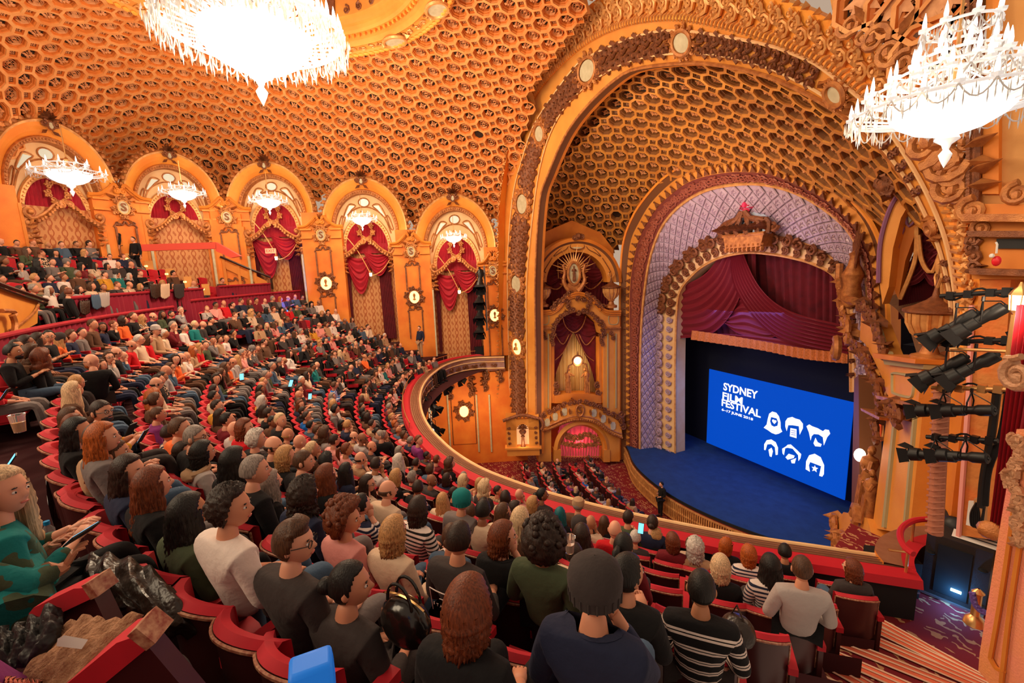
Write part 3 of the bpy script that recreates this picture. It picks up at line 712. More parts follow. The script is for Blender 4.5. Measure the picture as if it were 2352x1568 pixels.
# ---------------------------------------------------------------- pilasters
def frame_panel(m,F,c,w,h,top=True,d=.17):
    for s_ in(-1,1):m.fbox(F,c[0]+s_*w-.035,c[0]+s_*w+.035,c[1]-h,c[1]+h,d-.04,d+.03)
    P=smoothc([(-w-.06,h),(-w*.8,h+.16),(-w*.3,h+.10),(0,h+.26),(w*.3,h+.10),(w*.8,h+.16),(w+.06,h)],26)
    m.tube([F(c[0]+x,c[1]+y,d)for x,y in P],.04,5)
    for s_ in(-1,1):curl(m,F,c[0]+s_*w*.75,c[1]+h+.17,.10,0,s_,1.1,.3,d)
CARTPX=[None,(277,478),(522,500),(740,541),(945,578),(1132,622)]
for k in range(1,6):
    pv=WP[k+1]-WP[k-1]if k<5 else WP[5]-WP[4];u=np.array([pv[0],pv[1],0.]);u/=np.linalg.norm(u);n=np.array([u[1],-u[0],0])
    o=np.array([*WP[k],H])
    if np.dot(n,CAMP-o)<0:n=-n
    F=FR(o,u,n);a,h=F.px(*CARTPX[k]);w=.98 if k<5 else .7
    pl=empty('pilaster',F(a,ZB,0),label=['','orange pilaster between the far-left and second arches, standing people before it','orange pilaster between the second and middle arches','orange pilaster between the middle and fourth arches, above the blue glow','orange pilaster behind the standing man by the side aisle','half pilaster squeezed against the proscenium leg'][k],cat='pilaster')
    m=MB();m.fbox(F,a-w,a+w,ZB if k<5 else-4.85,h+.28,-.4,.14);m.build('shaft',ORANGE,pl,smooth=False)
    m=MB()
    for s_ in(-1,1):
        m.fbox(F,a+s_*w*.74-.27,a+s_*w*.74+.27,h-.16,h-.08,.1,.26);m.fbox(F,a+s_*w*.74-.27,a+s_*w*.74+.27,h+.26,h+.34,.1,.28)
        P=smoothc([(s_*(w+.12),h+.36),(s_*w*.75,h+.40),(s_*w*.45,h+.62),(s_*w*.2,h+.86),(s_*.10,h+.74)],24)
        for off in(0,.10):m.tube([F(a+x,y+off*.9,.12+off)for x,y in P],.07,6)
        curl(m,F,a+s_*.12,h+.68,.13,PI/2,s_,1.2,.35,.2)
    vs=[(a-w*1.05,h+.28)]+[(a+x,h+y)for x,y in((-w*.75,.42),(-w*.45,.60),(-w*.2,.84),(0,.80),(w*.2,.84),(w*.45,.60),(w*.75,.42),(w*1.05,.28))]
    m.prism(F,vs[::-1],-.4,.10);m.build('pediment',GOLD if False else BAND2,pl)
    m=MB()
    for j in range(7):leaf(m,F,a,h+.80,.36,.15,PI*(j+.5)/7,.14)
    for j in range(10):
        t=2*PI*j/10;curl(m,F,a+.30*math.cos(t),h+.38*math.sin(t),.12,t,1 if j%2 else-1,1.1,.3,.22,seg=8)
    for s_ in(-1,1):
        leaf(m,F,a+s_*.1,h+.35,.5,.22,PI/2+s_*-1.1,.25);leaf(m,F,a+s_*.1,h-.4,.4,.15,-PI/2+s_*.5,.22)
    ct=m.build('cartouche',GOLD,pl)
    m=MB();m.prism(F,[(a+.20*math.cos(t),h+.28*math.sin(t))for t in np.linspace(0,2*PI,21)[:-1]],.16,.27);m.build('cartouche_oval',IVORY,ct,smooth=False)
    m=MB();m.tube([F(a+.21*math.cos(t),h+.29*math.sin(t),.28)for t in np.linspace(0,2*PI,21)[:-1]],.03,5,True);m.build('oval_rim',LGOLD,ct)
    text_mesh('S',.46,F,a,h,.285,DGOLD,'letter',ct,.02,bold=.012)
    m=MB();frame_panel(m,F,(a,h-1.45),.36,.62);frame_panel(m,F,(a,h-4.0),.36,.75);fp=m.build('panel_frame',DGOLD,pl)
    if k>=3:
        m=MB()
        for j in range(12):
            t=2*PI*j/12;curl(m,F,a+.40*math.cos(t),h-2.45+.44*math.sin(t),.15,t,1 if j%2 else-1,1.1,.3,.2,seg=8)
        md=m.build('medallion',DGOLD,pl)
        m=MB();m.prism(F,[(a+.27*math.cos(t),h-2.45+.34*math.sin(t))for t in np.linspace(0,2*PI,21)[:-1]],.15,.24);m.build('lit_oval',AMBER,md,smooth=False)
        m=MB();m.lathe([(.03,-.2),(.10,-.16),(.03,-.08),(.05,0),(.075,.08),(.04,.17),(.01,.18)],tuple(F(a,h-2.42,.30)),8);m.build('figurine',GOLD,md)
# upper wall below the springing already done; lower wall under the balcony
o=np.array([*WP[4],H]);u=np.array([*(WP[5]-WP[4]),0.]);u/=np.linalg.norm(u);n=np.array([u[1],-u[0],0]);n=n if np.dot(n,CAMP-o)>0 else-n
FL=FR(o,u,n);m=MB();m.fbox(FL,-6,6,-H-.1,ZB+.1,-.3,.05);lw=m.build('wall_left',ORANGE,smooth=False,kind='structure')
m=MB()
for x in(1030,1096,1125):a,h=FL.px(x,945);m.fbox(FL,a-.045,a+.045,FL.px(x,1036)[1],FL.px(x,905)[1],.05,.12)
m.build('slim_column',IVORY,lw,smooth=False)
m=MB()
for(x0,x1)in((1042,1088),):
    a0,h0=FL.px(x0,1020);a1,h1=FL.px(x1,880)
    m.tube([FL(a,h,.07)for a,h in((a0,h1),(a0,h0),(a1,h0),(a1,h1))],.025,4)
for px_,py_,s_ in((1035,890,1),(1083,885,-1),(1115,870,1),(1150,850,1)):
    a,h=FL.px(px_,py_)
    for j in range(4):curl(m,FL,a+.12*math.sin(j*2)*s_,h+.35-j*.28,.2,j*1.4,s_ if j%2 else-s_,1.2,.28,.1)
    for j in range(3):leaf(m,FL,a,h+.3-.3*j,.35,.14,PI/2+s_*(.7+j*.5),.14)
a,h=FL.px(1066,943)
for j in range(12):
    t=2*PI*j/12;curl(m,FL,a+.42*math.cos(t),h+.46*math.sin(t),.16,t,1 if j%2 else-1,1.1,.3,.12)
m.build('plaster_relief',DGOLD,lw)
m=MB();m.prism(FL,[(a+.26*math.cos(t),h+.33*math.sin(t))for t in np.linspace(0,2*PI,21)[:-1]],.06,.16);md=m.build('lit_oval',AMBER,lw,smooth=False)
# ---------------------------------------------------------------- great arch in front of the stage
YA=9.9
def cv(pts,Y,n=90):return[onY(x,y,Y)for x,y in smoothc(pts,n)]
A0=[(1147,1044),(1147,800),(1145,600),(1148,467),(1163,367),(1183,253),(1216,177),(1260,110),(1316,47),(1380,-8),(1470,-52),(1600,-62),(1740,-20),(1878,30),(1980,88),(2080,160),(2150,250),(2195,350),(2225,460),(2245,580),(2252,700),(2252,860)]
A1=[(1163,1044),(1158,800),(1151,600),(1156,467),(1171,383),(1194,290),(1234,210),(1284,150),(1351,93),(1417,60),(1484,43),(1568,38),(1668,55),(1768,82),(1851,114),(1918,150),(1985,200),(2045,260),(2115,340),(2163,420),(2197,510),(2215,620),(2222,720),(2224,860)]
A2=[(1176,1044),(1170,800),(1168,600),(1180,450),(1201,367),(1227,290),(1267,227),(1317,160),(1351,132),(1451,88),(1534,71),(1628,78),(1768,105),(1845,133),(1888,155),(1985,232),(2045,300),(2100,385),(2140,460),(2175,550),(2193,640),(2200,720),(2202,860)]
A3=[(1213,1044),(1212,800),(1212,640),(1231,450),(1251,350),(1277,283),(1310,235),(1364,187),(1434,147),(1517,127),(1621,124),(1735,145),(1821,180),(1901,225),(1975,285),(2035,345),(2090,420),(2132,500),(2160,570),(2180,650),(2188,720),(2190,860)]
A4=[(1234,1044),(1232,800),(1231,640),(1241,467),(1261,400),(1301,310),(1351,243),(1417,182),(1467,158),(1568,146),(1635,148),(1718,163),(1801,190),(1885,232),(1951,275),(2020,335),(2070,395),(2110,455),(2142,519),(2168,590),(2182,720),(2184,860)]
N_=120
C=[cv(A0,9.35,N_),cv(A1,9.8,N_),cv(A2,9.95,N_),cv(A3,10.15,N_),cv(A4,10.3,N_)]
gt=mk('trim_2',None)if False else None
m=MB();m.strip(C[1],C[2]);m.strip(C[2],C[3]);m.strip(C[3],C[4])
arch=m.build('trim_2',BAND,kind='structure')
m=MB();m.strip(C[0],C[1]);m.strip([p+np.array([-.3,.5,.3])for p in C[0]],C[0]);m.build('border_band',COVE,arch)
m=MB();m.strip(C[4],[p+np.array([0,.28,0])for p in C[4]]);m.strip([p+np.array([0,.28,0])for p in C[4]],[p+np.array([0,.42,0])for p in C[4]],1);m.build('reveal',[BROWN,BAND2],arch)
m=MB();P=C[1];m.tube(P,.10,8);m.build('rope_core',COVE,arch)
m=MB();P2=smoothc(P,300)
for i in range(0,299):
    t=P2[min(i+1,299)]-P2[i-1 if i else 0];t/=np.linalg.norm(t)
    b=np.cross(t,(0,1,0));b/=np.linalg.norm(b);s0=P2[i]+b*.11+t*.05+np.array([0,-.05,0]);s1=P2[i]-b*.11-t*.05+np.array([0,-.05,0])
    m.tube([s0,P2[i]+np.array([0,-.13,0]),s1],.035,4)
m.build('rope_moulding',LGOLD,arch)
for k,(cc,rr,mt)in enumerate(((2,.035,CREAM),(3,.03,CREAM),(4,.05,GOLD))):
    m=MB();q=[p+np.array([0,-.05,0])for p in C[cc]];m.tube(q,rr,5);m.build('reed_moulding',mt,arch)
def bandframe(P,Q,i,f=.5,out=(0,-1,0)):
    """frame on a band between two curves at sample i: u along, v across"""
    n=len(P);a=P[min(i+1,n-1)]-P[max(i-1,0)];a=a/np.linalg.norm(a);o=P[i]*(1-f)+Q[i]*f;v=Q[i]-P[i];w_=np.linalg.norm(v);nn=np.cross(a,v);nn/=np.linalg.norm(nn)
    if np.dot(nn,out)<0:nn=-nn
    v=np.cross(nn,a);v=v if np.dot(v,Q[i]-P[i])>0 else-v
    return FR(o,a,nn,v),w_
GP,GQ=smoothc(C[2],400),smoothc(C[3],400)
MEDPX=[(1192,795),(1187,652),(1197,470),(1245,310),(1353,160),(1572,97),(1930,215),(2150,520)]
mid=[(GP[i]+GQ[i])/2 for i in range(400)];mpx=np.array([proj(p)[:2]for p in mid])
medi=[int(np.argmin(np.hypot(mpx[:,0]-x,mpx[:,1]-y)))for x,y in MEDPX]
seg=MB();segs=[];last=0
for i in range(12,396,3):
    near=min(abs(i-k)for k in medi)
    if near<7:
        if seg.v:segs.append(seg);seg=MB()
        continue
    if i>60 and near==7 and seg.v and len(seg.v)>100:pass
    F,w_=bandframe(GP,GQ,i);s_=1 if(i//3)%2 else-1;r_=w_*.21
    for q in(-1,1):
        curl(seg,F,0,q*w_*.17,r_,(PI/2 if s_>0 else-PI/2),q*s_,1.15,.26,.06,seg=8,n=4)
        leaf(seg,F,.02,q*w_*.10,w_*.26,w_*.12,q*.9*s_+(0 if s_>0 else PI),.08)
    seg.ell(F(0,0,.05),w_*.06,n=5,m=3)
if seg.v:segs.append(seg)
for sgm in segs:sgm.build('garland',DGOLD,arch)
for j,i in enumerate(medi):
    F,w_=bandframe(GP,GQ,i);a_,b_=(w_*.34,w_*.26)if j in(4,5,6)else(w_*.22,w_*.22)
    m=MB();T_=np.linspace(0,2*PI,25)[:-1]
    m.tube([F(a_*1.2*math.cos(t),b_*1.25*math.sin(t),.10)for t in T_],.06,6,True)
    for t in T_[::2]:curl(m,F,a_*1.5*math.cos(t),b_*1.55*math.sin(t),w_*.10,t,1,1.1,.3,.08,seg=8)
    for q in(0,PI):
        for z_ in(-.5,0,.5):leaf(m,F,a_*1.5*math.cos(q),b_*z_,w_*.35,w_*.14,q+z_,.12)
    md=m.build('medallion',GOLD,arch)
    m=MB();m.prism(F,[(a_*math.cos(t),b_*math.sin(t))for t in T_],0,.10);m.build('lit_oval' if j==0 else 'oval_panel',AMBER if j==0 else IVORY,md,smooth=False)
    if j==0:
        m=MB();m.lathe([(.02,-.2),(.16,-.16),(.13,-.02),(.04,.02),(.05,.06),(.085,.12),(.07,.2),(.01,.24)],tuple(F(0,0,.14)),8,ax=None);m.build('bust',BRASS,md)
# leafy outer border
BP,BQ=smoothc(C[0],460),smoothc(C[1],460);seg=MB();rnd=random.Random(3);nn_=0
for i in range(6,455,3):
    F,w_=bandframe(BP,BQ,i,.5);s_=1 if(i//3)%2 else-1;big=min(1.,w_/.9)
    if w_<.35:
        leaf(seg,F,0,-.02,.18,.12,PI*.5*s_,.08);curl(seg,F,0,.02,.09,0,s_,1.1,.3,.05,seg=7,n=4)
    else:
        curl(seg,F,0,w_*.10*s_,w_*.24,PI/2*s_,-s_,1.4,.20,.06,seg=11,n=5)
        curl(seg,F,.12,-w_*.28*s_,w_*.13,-PI/2*s_,s_,1.1,.24,.06,seg=8,n=4)
        for t in(0.3,1.3,2.4):leaf(seg,F,0,w_*.10*s_,w_*.36,w_*.15,s_*t+1.2,.09)
    leaf(seg,F,0,-w_*.46,.20,.13,-PI/2+rnd.uniform(-.6,.6),.10)
    nn_+=1
    if nn_%12==0:seg.build('leaf_border',GOLD if False else LGOLD,arch);seg=MB()
if seg.v:seg.build('leaf_border',LGOLD,arch)
# niche with bust at the foot of the left leg
_r=ray(1200,1000);_h=math.hypot(_r[0],_r[1]);F=FR(onY(1200,1044,9.55),(_r[1]/_h,-_r[0]/_h,0),(-_r[0],-_r[1],0));g=empty('bust_niche',F.o,label='arched niche with a lit bust at the foot of the proscenium leg',cat='niche')
def fp(F,*pts):return[F.px(x,y)for x,y in pts]
m=MB();(a0,h0),(a1,h1)=fp(F,(1165,1040),(1237,950));ac=(a0+a1)/2;W_=(a1-a0)/2
m.fbox(F,a0,ac-.33,0,h1,-.3,.12);m.fbox(F,ac+.33,a1,0,h1,-.3,.12);m.fbox(F,a0,a1,0,.45,-.3,.14);m.fbox(F,a0-.1,a1+.1,.38,.48,-.3,.22)
m.prism(F,[(ac-.33,1.45)]+[(ac+.33*math.cos(t),1.45+.33*math.sin(t))for t in np.linspace(PI,0,12)]+[(a1,1.45),(a1,2.05),(a0,2.05),(a0,1.45)],-.3,.12)
m.build('surround',BAND,g,smooth=False)
m=MB();m.tube([F(a,h,.15)for a,h in smoothc([(a0-.15,2.0),(a0+.1,2.1),(ac,2.3),(a1-.1,2.1),(a1+.1,2.05),(a1+.22,1.7),(a1+.12,1.45)],30)],.09,6)
for t in np.linspace(a0,a1,10):m.ell(F(t,2.08+.12*math.sin((t-a0)/(a1-a0)*PI),.22),.06,n=5,m=4)
for x in(a0+.16,a1-.16):
    for j in range(4):curl(m,F,x,.7+.3*j,.09,j,1,1.2,.3,.15,seg=8)
for j in range(9):leaf(m,F,ac,1.5,.33,.10,PI*j/8,.06)
m.build('ornament',DGOLD,g)
m=MB();m.fbox(F,ac-.33,ac+.33,.45,1.8,-.32,-.28);m.build('lit_back',mat('niche_back_glow',(.8,.4,.15),.6,emis=((1,.55,.25),.5)),g,smooth=False)  # back wall given its own emission to look lamplit
m=MB();q=F(ac,.48,0);m.lathe([(.14,0),(.10,.1),(.07,.5),(.12,.58),(.05,.64),(.14,.72),(.20,.82),(.17,.92),(.06,.97),(.07,1.03),(.11,1.1),(.11,1.2),(.05,1.27),(.01,1.28)],tuple(q),12);m.build('bust',DGOLD,g)
light('niche_light','POINT',tuple(F(ac,.7,.25)),6,(1,.7,.4),.05)
# ---------------------------------------------------------------- inner proscenium
D0=[(1424,1055),(1424,800),(1424,660),(1431,560),(1452,499),(1479,457),(1512,419),(1545,393),(1589,369),(1627,355),(1670,348),(1720,350),(1778,359),(1836,381),(1882,403),(1923,432),(1960,462),(2003,515),(2030,590),(2040,720),(2040,900)]
D1=[(1438,1055),(1438,800),(1438,660),(1447,560),(1468,510),(1492,470),(1522,437),(1555,410),(1600,386),(1650,371),(1700,367),(1755,372),(1815,386),(1872,410),(1920,442),(1955,472),(1990,520),(2012,590),(2022,720),(2022,900)]
D2=[(1446,1055),(1446,800),(1447,660),(1460,575),(1478,527),(1510,476),(1543,445),(1578,420),(1620,405),(1665,397),(1705,395),(1768,401),(1835,427),(1890,455),(1935,492),(1972,535),(2000,595),(2010,720),(2010,900)]
D3=[(1470,1055),(1470,850),(1475,720),(1487,620),(1502,562),(1520,521),(1545,488),(1578,460),(1620,438),(1670,426),(1735,422),(1800,433),(1858,457),(1916,496),(1950,530),(1975,575),(1992,640),(1996,760),(1996,900)]
D4=[(1514,1055),(1514,850),(1517,720),(1527,660),(1550,618),(1580,588),(1615,563),(1660,545),(1715,538),(1768,541),(1820,551),(1870,570),(1918,600),(1950,645),(1964,720),(1966,900)]
D5=[(1551,1055),(1551,850),(1554,720),(1562,668),(1590,632),(1620,608),(1660,590),(1715,580),(1768,583),(1820,592),(1868,606),(1915,632),(1940,680),(1952,740),(1955,900)]
E_=[cv(D0,15.3,100),cv(D1,15.5,100),cv(D2,15.55,100),cv(D3,15.8,100),cv(D4,16.9,100),cv(D5,17.05,100)]
m=MB();m.strip(E_[1],E_[2]);ia=m.build('trim_3',BAND,kind='structure')
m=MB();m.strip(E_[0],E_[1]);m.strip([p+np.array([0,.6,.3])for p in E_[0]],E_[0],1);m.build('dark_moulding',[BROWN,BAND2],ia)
m=MB();m.tube(E_[0],.07,5);m.build('edge_bead',COVE,ia)
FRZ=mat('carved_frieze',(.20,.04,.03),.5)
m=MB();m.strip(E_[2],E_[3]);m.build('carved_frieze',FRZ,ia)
m=MB();m.tube(E_[3],.07,6);m.build('gilt_bead',LGOLD,ia)
P,Q=smoothc(E_[2],160),smoothc(E_[3],160);m=MB();m2=MB()
for i in range(2,158):
    F,w_=bandframe(P,Q,i)
    curl(m,F,0,0,w_*.30,i*1.1,1 if i%2 else-1,1.3,.2,.05,seg=9,n=4)
    if i%2==0:m2.prism(F,[(-.13,-w_*.5),(.13,-w_*.5),(0,-w_*.5-.26)],0,.06);m2.ell(F(0,-w_*.5-.27,.04),.05,n=5,m=3)
m.build('frieze_scrolls',mat('frieze_relief',(.36,.10,.06),.45,.1),ia);m2.build('toothed_cresting',DGOLD,ia)
# silvered diaper panels between frieze and scrolled opening
P,Q=E_[3],E_[4];nA=96;P,Q=np.array(smoothc(P,nA+1)),np.array(smoothc(Q,nA+1))
def gp(i,j,nj=7,d=0):
    f=j/nj;i0=int(min(max(i,0),nA-1e-6));t=i-i0
    a=P[i0]*(1-t)+P[min(i0+1,nA)]*t;b=Q[i0]*(1-t)+Q[min(i0+1,nA)]*t
    p=a*(1-f)+b*f;return p
def gn(i,j):
    a=gp(i+.5,j)-gp(i-.5,j);b=gp(i,min(j+.5,7))-gp(i,max(j-.5,0));n=np.cross(a,b);n/=np.linalg.norm(n)
    c0=np.array([-13.2,14,H-1]);return n if np.dot(n,c0-gp(i,j))>0 else-n
m=MB();m.v=[tuple(gp(i,j)-gn(i,j)*.05)for i in range(nA+1)for j in range(8)]
m.f=[(i*8+j,i*8+j+1,(i+1)*8+j+1,(i+1)*8+j)for i in range(nA)for j in range(7)];m.m=[0]*len(m.f)
pk=m.build('panel_ground',PINKW,ia);cnt_=0;rest=MB()
for i in range(1,nA,2):
    for j in range(0,8):
        ci=i+(0 if j%2==0 else 1);cj=j
        if ci>=nA-1 or cj>6.9 or cj<.1:continue
        n=gn(ci,cj);q=lambda a,b,d:gp(ci+a,min(max(cj+b,0),7))+n*d
        mm=MB()if cnt_<300 else rest
        mm.add([q(-.92,0,.0),q(0,.92,.0),q(.92,0,.0),q(0,-.92,.0),q(-.80,0,.035),q(0,.80,.035),q(.80,0,.035),q(0,-.80,.035)],
               [(0,1,5,4),(1,2,6,5),(2,3,7,6),(3,0,4,7),(4,5,6,7)])
        # fleur-de-lis relief
        for a0,L_,w2 in((0,.52,.16),(.95,.42,.13),(-.95,.42,.13)):
            ca,sa=math.cos(a0),math.sin(a0)
            mm.add([q(-.3,0,.04),q(-.3+L_*ca*.8-w2*sa,L_*sa*.8+w2*ca,.05),q(-.3+L_*1.5*ca,L_*1.3*sa,.05),q(-.3+L_*ca*.8+w2*sa,L_*sa*.8-w2*ca,.05),q(-.3+L_*.8*ca,L_*.8*sa,.11)],
                   [(0,4,1),(1,4,2),(2,4,3),(3,4,0)])
        mm.add([q(-.34,-.3,.04),q(-.24,-.3,.09),q(-.24,.3,.09),q(-.34,.3,.04),q(-.16,.3,.04),q(-.16,-.3,.04)],[(0,1,2,3),(1,5,4,2)])
        if cnt_<300:mm.build('diaper_panel',PINKW,ia)
        cnt_+=1
if rest.v:rest.build('diaper_panel_field',PINKW,ia,kind='stuff')
# scrolled arch round the opening
P,Q=smoothc(E_[4],140),smoothc(E_[5],140)
m=MB();m.strip(P,Q);m.strip(Q,[p+np.array([0,.7,0])for p in Q]);m.build('opening_band',CREAM,ia)
m=MB();m.tube(Q,.06,6);m.tube(P,.05,6);m.build('opening_bead',LGOLD,ia)
for i in range(3,138,3):
    F,w_=bandframe(P,Q,i);m=MB();k=1 if proj(P[i])[1]<720 else 0;s_=.8 if k else .55
    curl(m,F,0,w_*.1,w_*.30*s_,1.2 if i<70 else 2,1 if i<70 else-1,1.6,.26,.08,seg=12)
    curl(m,F,.05,-w_*.42,w_*.42*s_,-1.6,1 if i%2 else-1,1.4,.26,.16,seg=12)
    for t in range(3):leaf(m,F,0,-w_*.3,w_*.55*s_,w_*.24,-PI/2+(t-1)*.9,.2)
    m.build('acanthus_scroll',[DGOLD,GOLD,mat('silvered_scroll',(.5,.36,.42),.4,.3)][0 if(k or i>70)else 2],ia)
# crown over the opening
F=FR(onY(1722,560,16.6),(1,0,0),(0,-1,0));cw=empty('royal_crown',F.o,label='large jewelled crown with a pink plume above the centre of the stage opening',cat='crown')
s=1/FPX*proj(F.o)[2];sx=s/.93
m=MB();m.prism(F,[(-40*sx,-8*s),(44*sx,-8*s),(50*sx,20*s),(-46*sx,20*s)],-.3,.5)
for k in range(9):x=(-40+84*k/8)*sx;m.ell(F(x,-12*s,.4),(4.5*s,.12,7*s),n=6,m=4);m.ell(F(x+5*s,-3*s,.5),3*s,n=5,m=3)
m.tube([F(x*sx,20*s,.5)for x in(-48,52)],4*s,6);m.build('crown_base',GOLD,cw)
m=MB()
for k,x in enumerate((-52,-31,-9,13,35,54)):
    top=60-abs(x-2)*.22;pts=[(x,20),(x-6+.12*x,32),(x*.95,48),(x*.45,top+4),(x*.1,72)]
    P=[F(a*sx,b*s,.25+.25*math.cos(a/50))for a,b in smoothc(pts,12)];m.tube(P,[6*s]*8+[4*s]*4,6)
    leaf(m,F,x*sx,22*s,26*s,14*s,PI/2+x*.006,.75)
for x in(-62,62):curl(m,F,x*sx,34*s,12*s,0,1 if x<0 else-1,1.2,.3,.3)
m.tube([F(a*sx,(60-.004*a*a)*s,.5)for a in range(-48,52,4)],2.2*s,4);m.build('crown_arches',DGOLD,cw)
m=MB()
for x in(-42,-20,2,24,44):
    P=[F(a*sx,b*s,.2)for a,b in smoothc([(x,22),(x*1.08,38),(x*.85,52),(x*.4,62),(x*.2,66)],10)];m.tube(P,[10*s]*6+[6*s]*4,6)
m.build('crown_lining',mat('pearl_lining',(.55,.68,.82),.35,.2,bump=(60,1.)),cw)
m=MB();m.ell(F(0,74*s,.3),(9*s,.12,6*s),n=7,m=5);m.build('plume_stem',mat('pink_jewel',(.85,.05,.15),.4),cw)
m=MB()
for k in range(7):leaf(m,F,0,76*s,26*s,11*s,PI*(k+.5)/7,.3)
m.ell(F(0,86*s,.4),7*s,n=6,m=4);m.build('plume',MATS['pink_jewel'],cw)
# ---------------------------------------------------------------- stage curtains
YC=17.6;F=FR(onY(1700,700,YC),(1,0,0),(0,-1,0))
def P_(x,y):return F.px(x,y)
cu=empty('stage_curtain',F.o,label='deep red house curtain gathered in swags above the film screen',cat='curtain')
m=MB()
A=[P_(x,y)for x,y in((1545,640),(1590,560),(1720,540),(1850,560),(1960,640))];B=[P_(x,y)for x,y in((1550,770),(1640,770),(1740,785),(1850,800),(1960,810))]
ia_=lambda L_,t:(np.interp(t,np.linspace(0,1,len(L_)),[p[0]for p in L_]),np.interp(t,np.linspace(0,1,len(L_)),[p[1]for p in L_]))
drape(m,F,lambda t:ia_(A,t),lambda t:ia_(B,t),-.5,26,.07,160,6);m.build('back_cloth',MAROON,cu)
STC=mat('stage_velvet',(.17,.003,.013),.65,sheen=.6)
def cloth(pt,pb,d0,d1,rows,cols,folds,amp,name,m_=None):
    """cloth surface between an upper and a lower px polyline, folds running along it"""
    U=smoothc([P_(*q)for q in pt],cols+1);L_=smoothc([P_(*q)for q in pb],cols+1);mb=MB();vs=[]
    for j in range(rows+1):
        v=j/rows
        for i in range(cols+1):q=U[i]*(1-v)+L_[i]*v;vs.append(F(q[0],q[1],d0+(d1-d0)*v+amp*math.sin(folds*2*PI*v+.8*math.sin(i*.12))))
    mb.add(vs,[(j*(cols+1)+i,j*(cols+1)+i+1,(j+1)*(cols+1)+i+1,(j+1)*(cols+1)+i)for j in range(rows)for i in range(cols)]);return mb.build(name,m_ or STC,cu)
cloth([(1688,545),(1640,620),(1590,650),(1552,655)],[(1716,545),(1705,680),(1640,765),(1555,772)],.3,.1,44,30,7,.07,'swag')
cloth([(1712,545),(1760,650),(1830,710),(1962,745)],[(1690,545),(1700,660),(1790,770),(1962,815)],.5,.3,48,34,8,.08,'swag')
cloth([(1650,720),(1700,670),(1745,690),(1800,745)],[(1672,745),(1700,765),(1760,778),(1800,765)],.0,.1,44,24,6,.06,'centre_swag')
cloth([(1690,560),(1700,630),(1715,690)],[(1740,560),(1742,640),(1760,720)],.1,.1,30,20,5,.05,'hanging_fold')
cloth([(1560,770),(1650,765),(1750,772),(1850,782),(1960,800)],[(1560,776),(1660,772),(1760,784),(1860,802),(1960,812)],.2,.25,6,40,1,.03,'curtain_hem')
m=MB();U=[P_(x,y)for x,y in smoothc([(1600,757),(1680,768),(1760,781),(1860,798),(1958,808)],121)];L_=[P_(x,y)for x,y in smoothc([(1598,778),(1680,790),(1760,802),(1860,822),(1958,832)],121)]
m.strip([F(a,h,.32+.04*math.sin(i*1.3))for i,(a,h)in enumerate(U)],[F(a,h,.34+.05*math.sin(i*1.3))for i,(a,h)in enumerate(L_)])
m.build('gold_fringe',mat('fringe',(.75,.24,.07),.7,noise=(25,(.45,.12,.03)),sheen=.3),cu)
# ---------------------------------------------------------------- stage, black box and screen
YS=18.6;ZST=H-10.15
m=MB();SE=[(-21.5,17.2),(-19.9,15.9),(-18.6,15.2),(-17.0,14.3),(-15.2,13.8),(-13.4,13.65),(-11.6,13.9),(-10.1,14.4),(-8.6,15.1),(-7.2,16.0),(-5.5,17.2)]
SE=smoothc(SE,60);FS=FR((0,0,ZST),(1,0,0),(0,0,1),(0,1,0))
STG=mat('stage_floor_blue_lit',(.010,.05,.16),.8,noise=(3,(.006,.035,.12)))  # deep blue base carries the tint of the blue stage light
m.prism(FS,[tuple(p)for p in SE]+[(-5.5,22),(-21.5,22)],-.25,0);st=m.build('stage_floor',STG,smooth=False,kind='structure')if False else m.build('stage_floor',STG,smooth=False,label='thrust stage floor with blue light in its colour curving out before the screen',category=None)if False else m.build('floor',STG,smooth=False,kind='structure')
m=MB();m.strip([(p[0],p[1],ZST-.02)for p in SE],[(p[0],p[1]-.02,ZST-.14)for p in SE]);m.strip([(p[0],p[1]-.02,ZST-.14)for p in SE],[(p[0],p[1]+.05,ZST-1.2)for p in SE],1);m.build('stage_apron',[BLACK,mat('apron_red',(.20,.01,.01),.7)],st)
for i in range(1,59):
    p,q=np.array([*SE[i],0]),np.array([*SE[i+1],0]);u=q-p;L_=np.linalg.norm(u);n=np.array([u[1],-u[0],0]);Fa=FR((p[0],p[1]-.03,ZST-1.15),u,n)
    m=MB();
    for k in range(3):
        x=L_*(k+.5)/3;m.fbox(Fa,x-.028,x+.028,.18,.92,0,.05);m.ell(Fa(x,.55,.04),(.05,.04,.08),n=5,m=4)
    m.fbox(Fa,0,L_,.10,.17,0,.07);m.fbox(Fa,0,L_,.92,.98,0,.07);m.build('gilt_railing',LGOLD,st,smooth=False)
F=FR((0,YS,H),(1,0,0),(0,-1,0))
(sa0,sh1),(sa1,_),(_,sh0)=F.px(1629,848),F.px(1960.5,923),F.px(1622,1016);sh0b=F.px(1943,1149)[1];sh1b=F.px(1960,923)[1]
SCR=mat('screen_blue',(.0,.02,.1),.8,emis=((.0,.06,.50),.85),spec=.1)
m=MB();m.fbox(F,sa0,sa1,(sh0+sh0b)/2,(sh1+sh1b)/2,-.05,0);scr=m.build('cinema_screen',SCR,smooth=False,label='large blue cinema screen with festival lettering and six white hair shapes',cat='screen')
SW=mat('screen_white',(.8,.8,.78),.8,emis=((.9,.95,.95),.75),spec=.1)
def st_(x,y):return F.px(x,y)
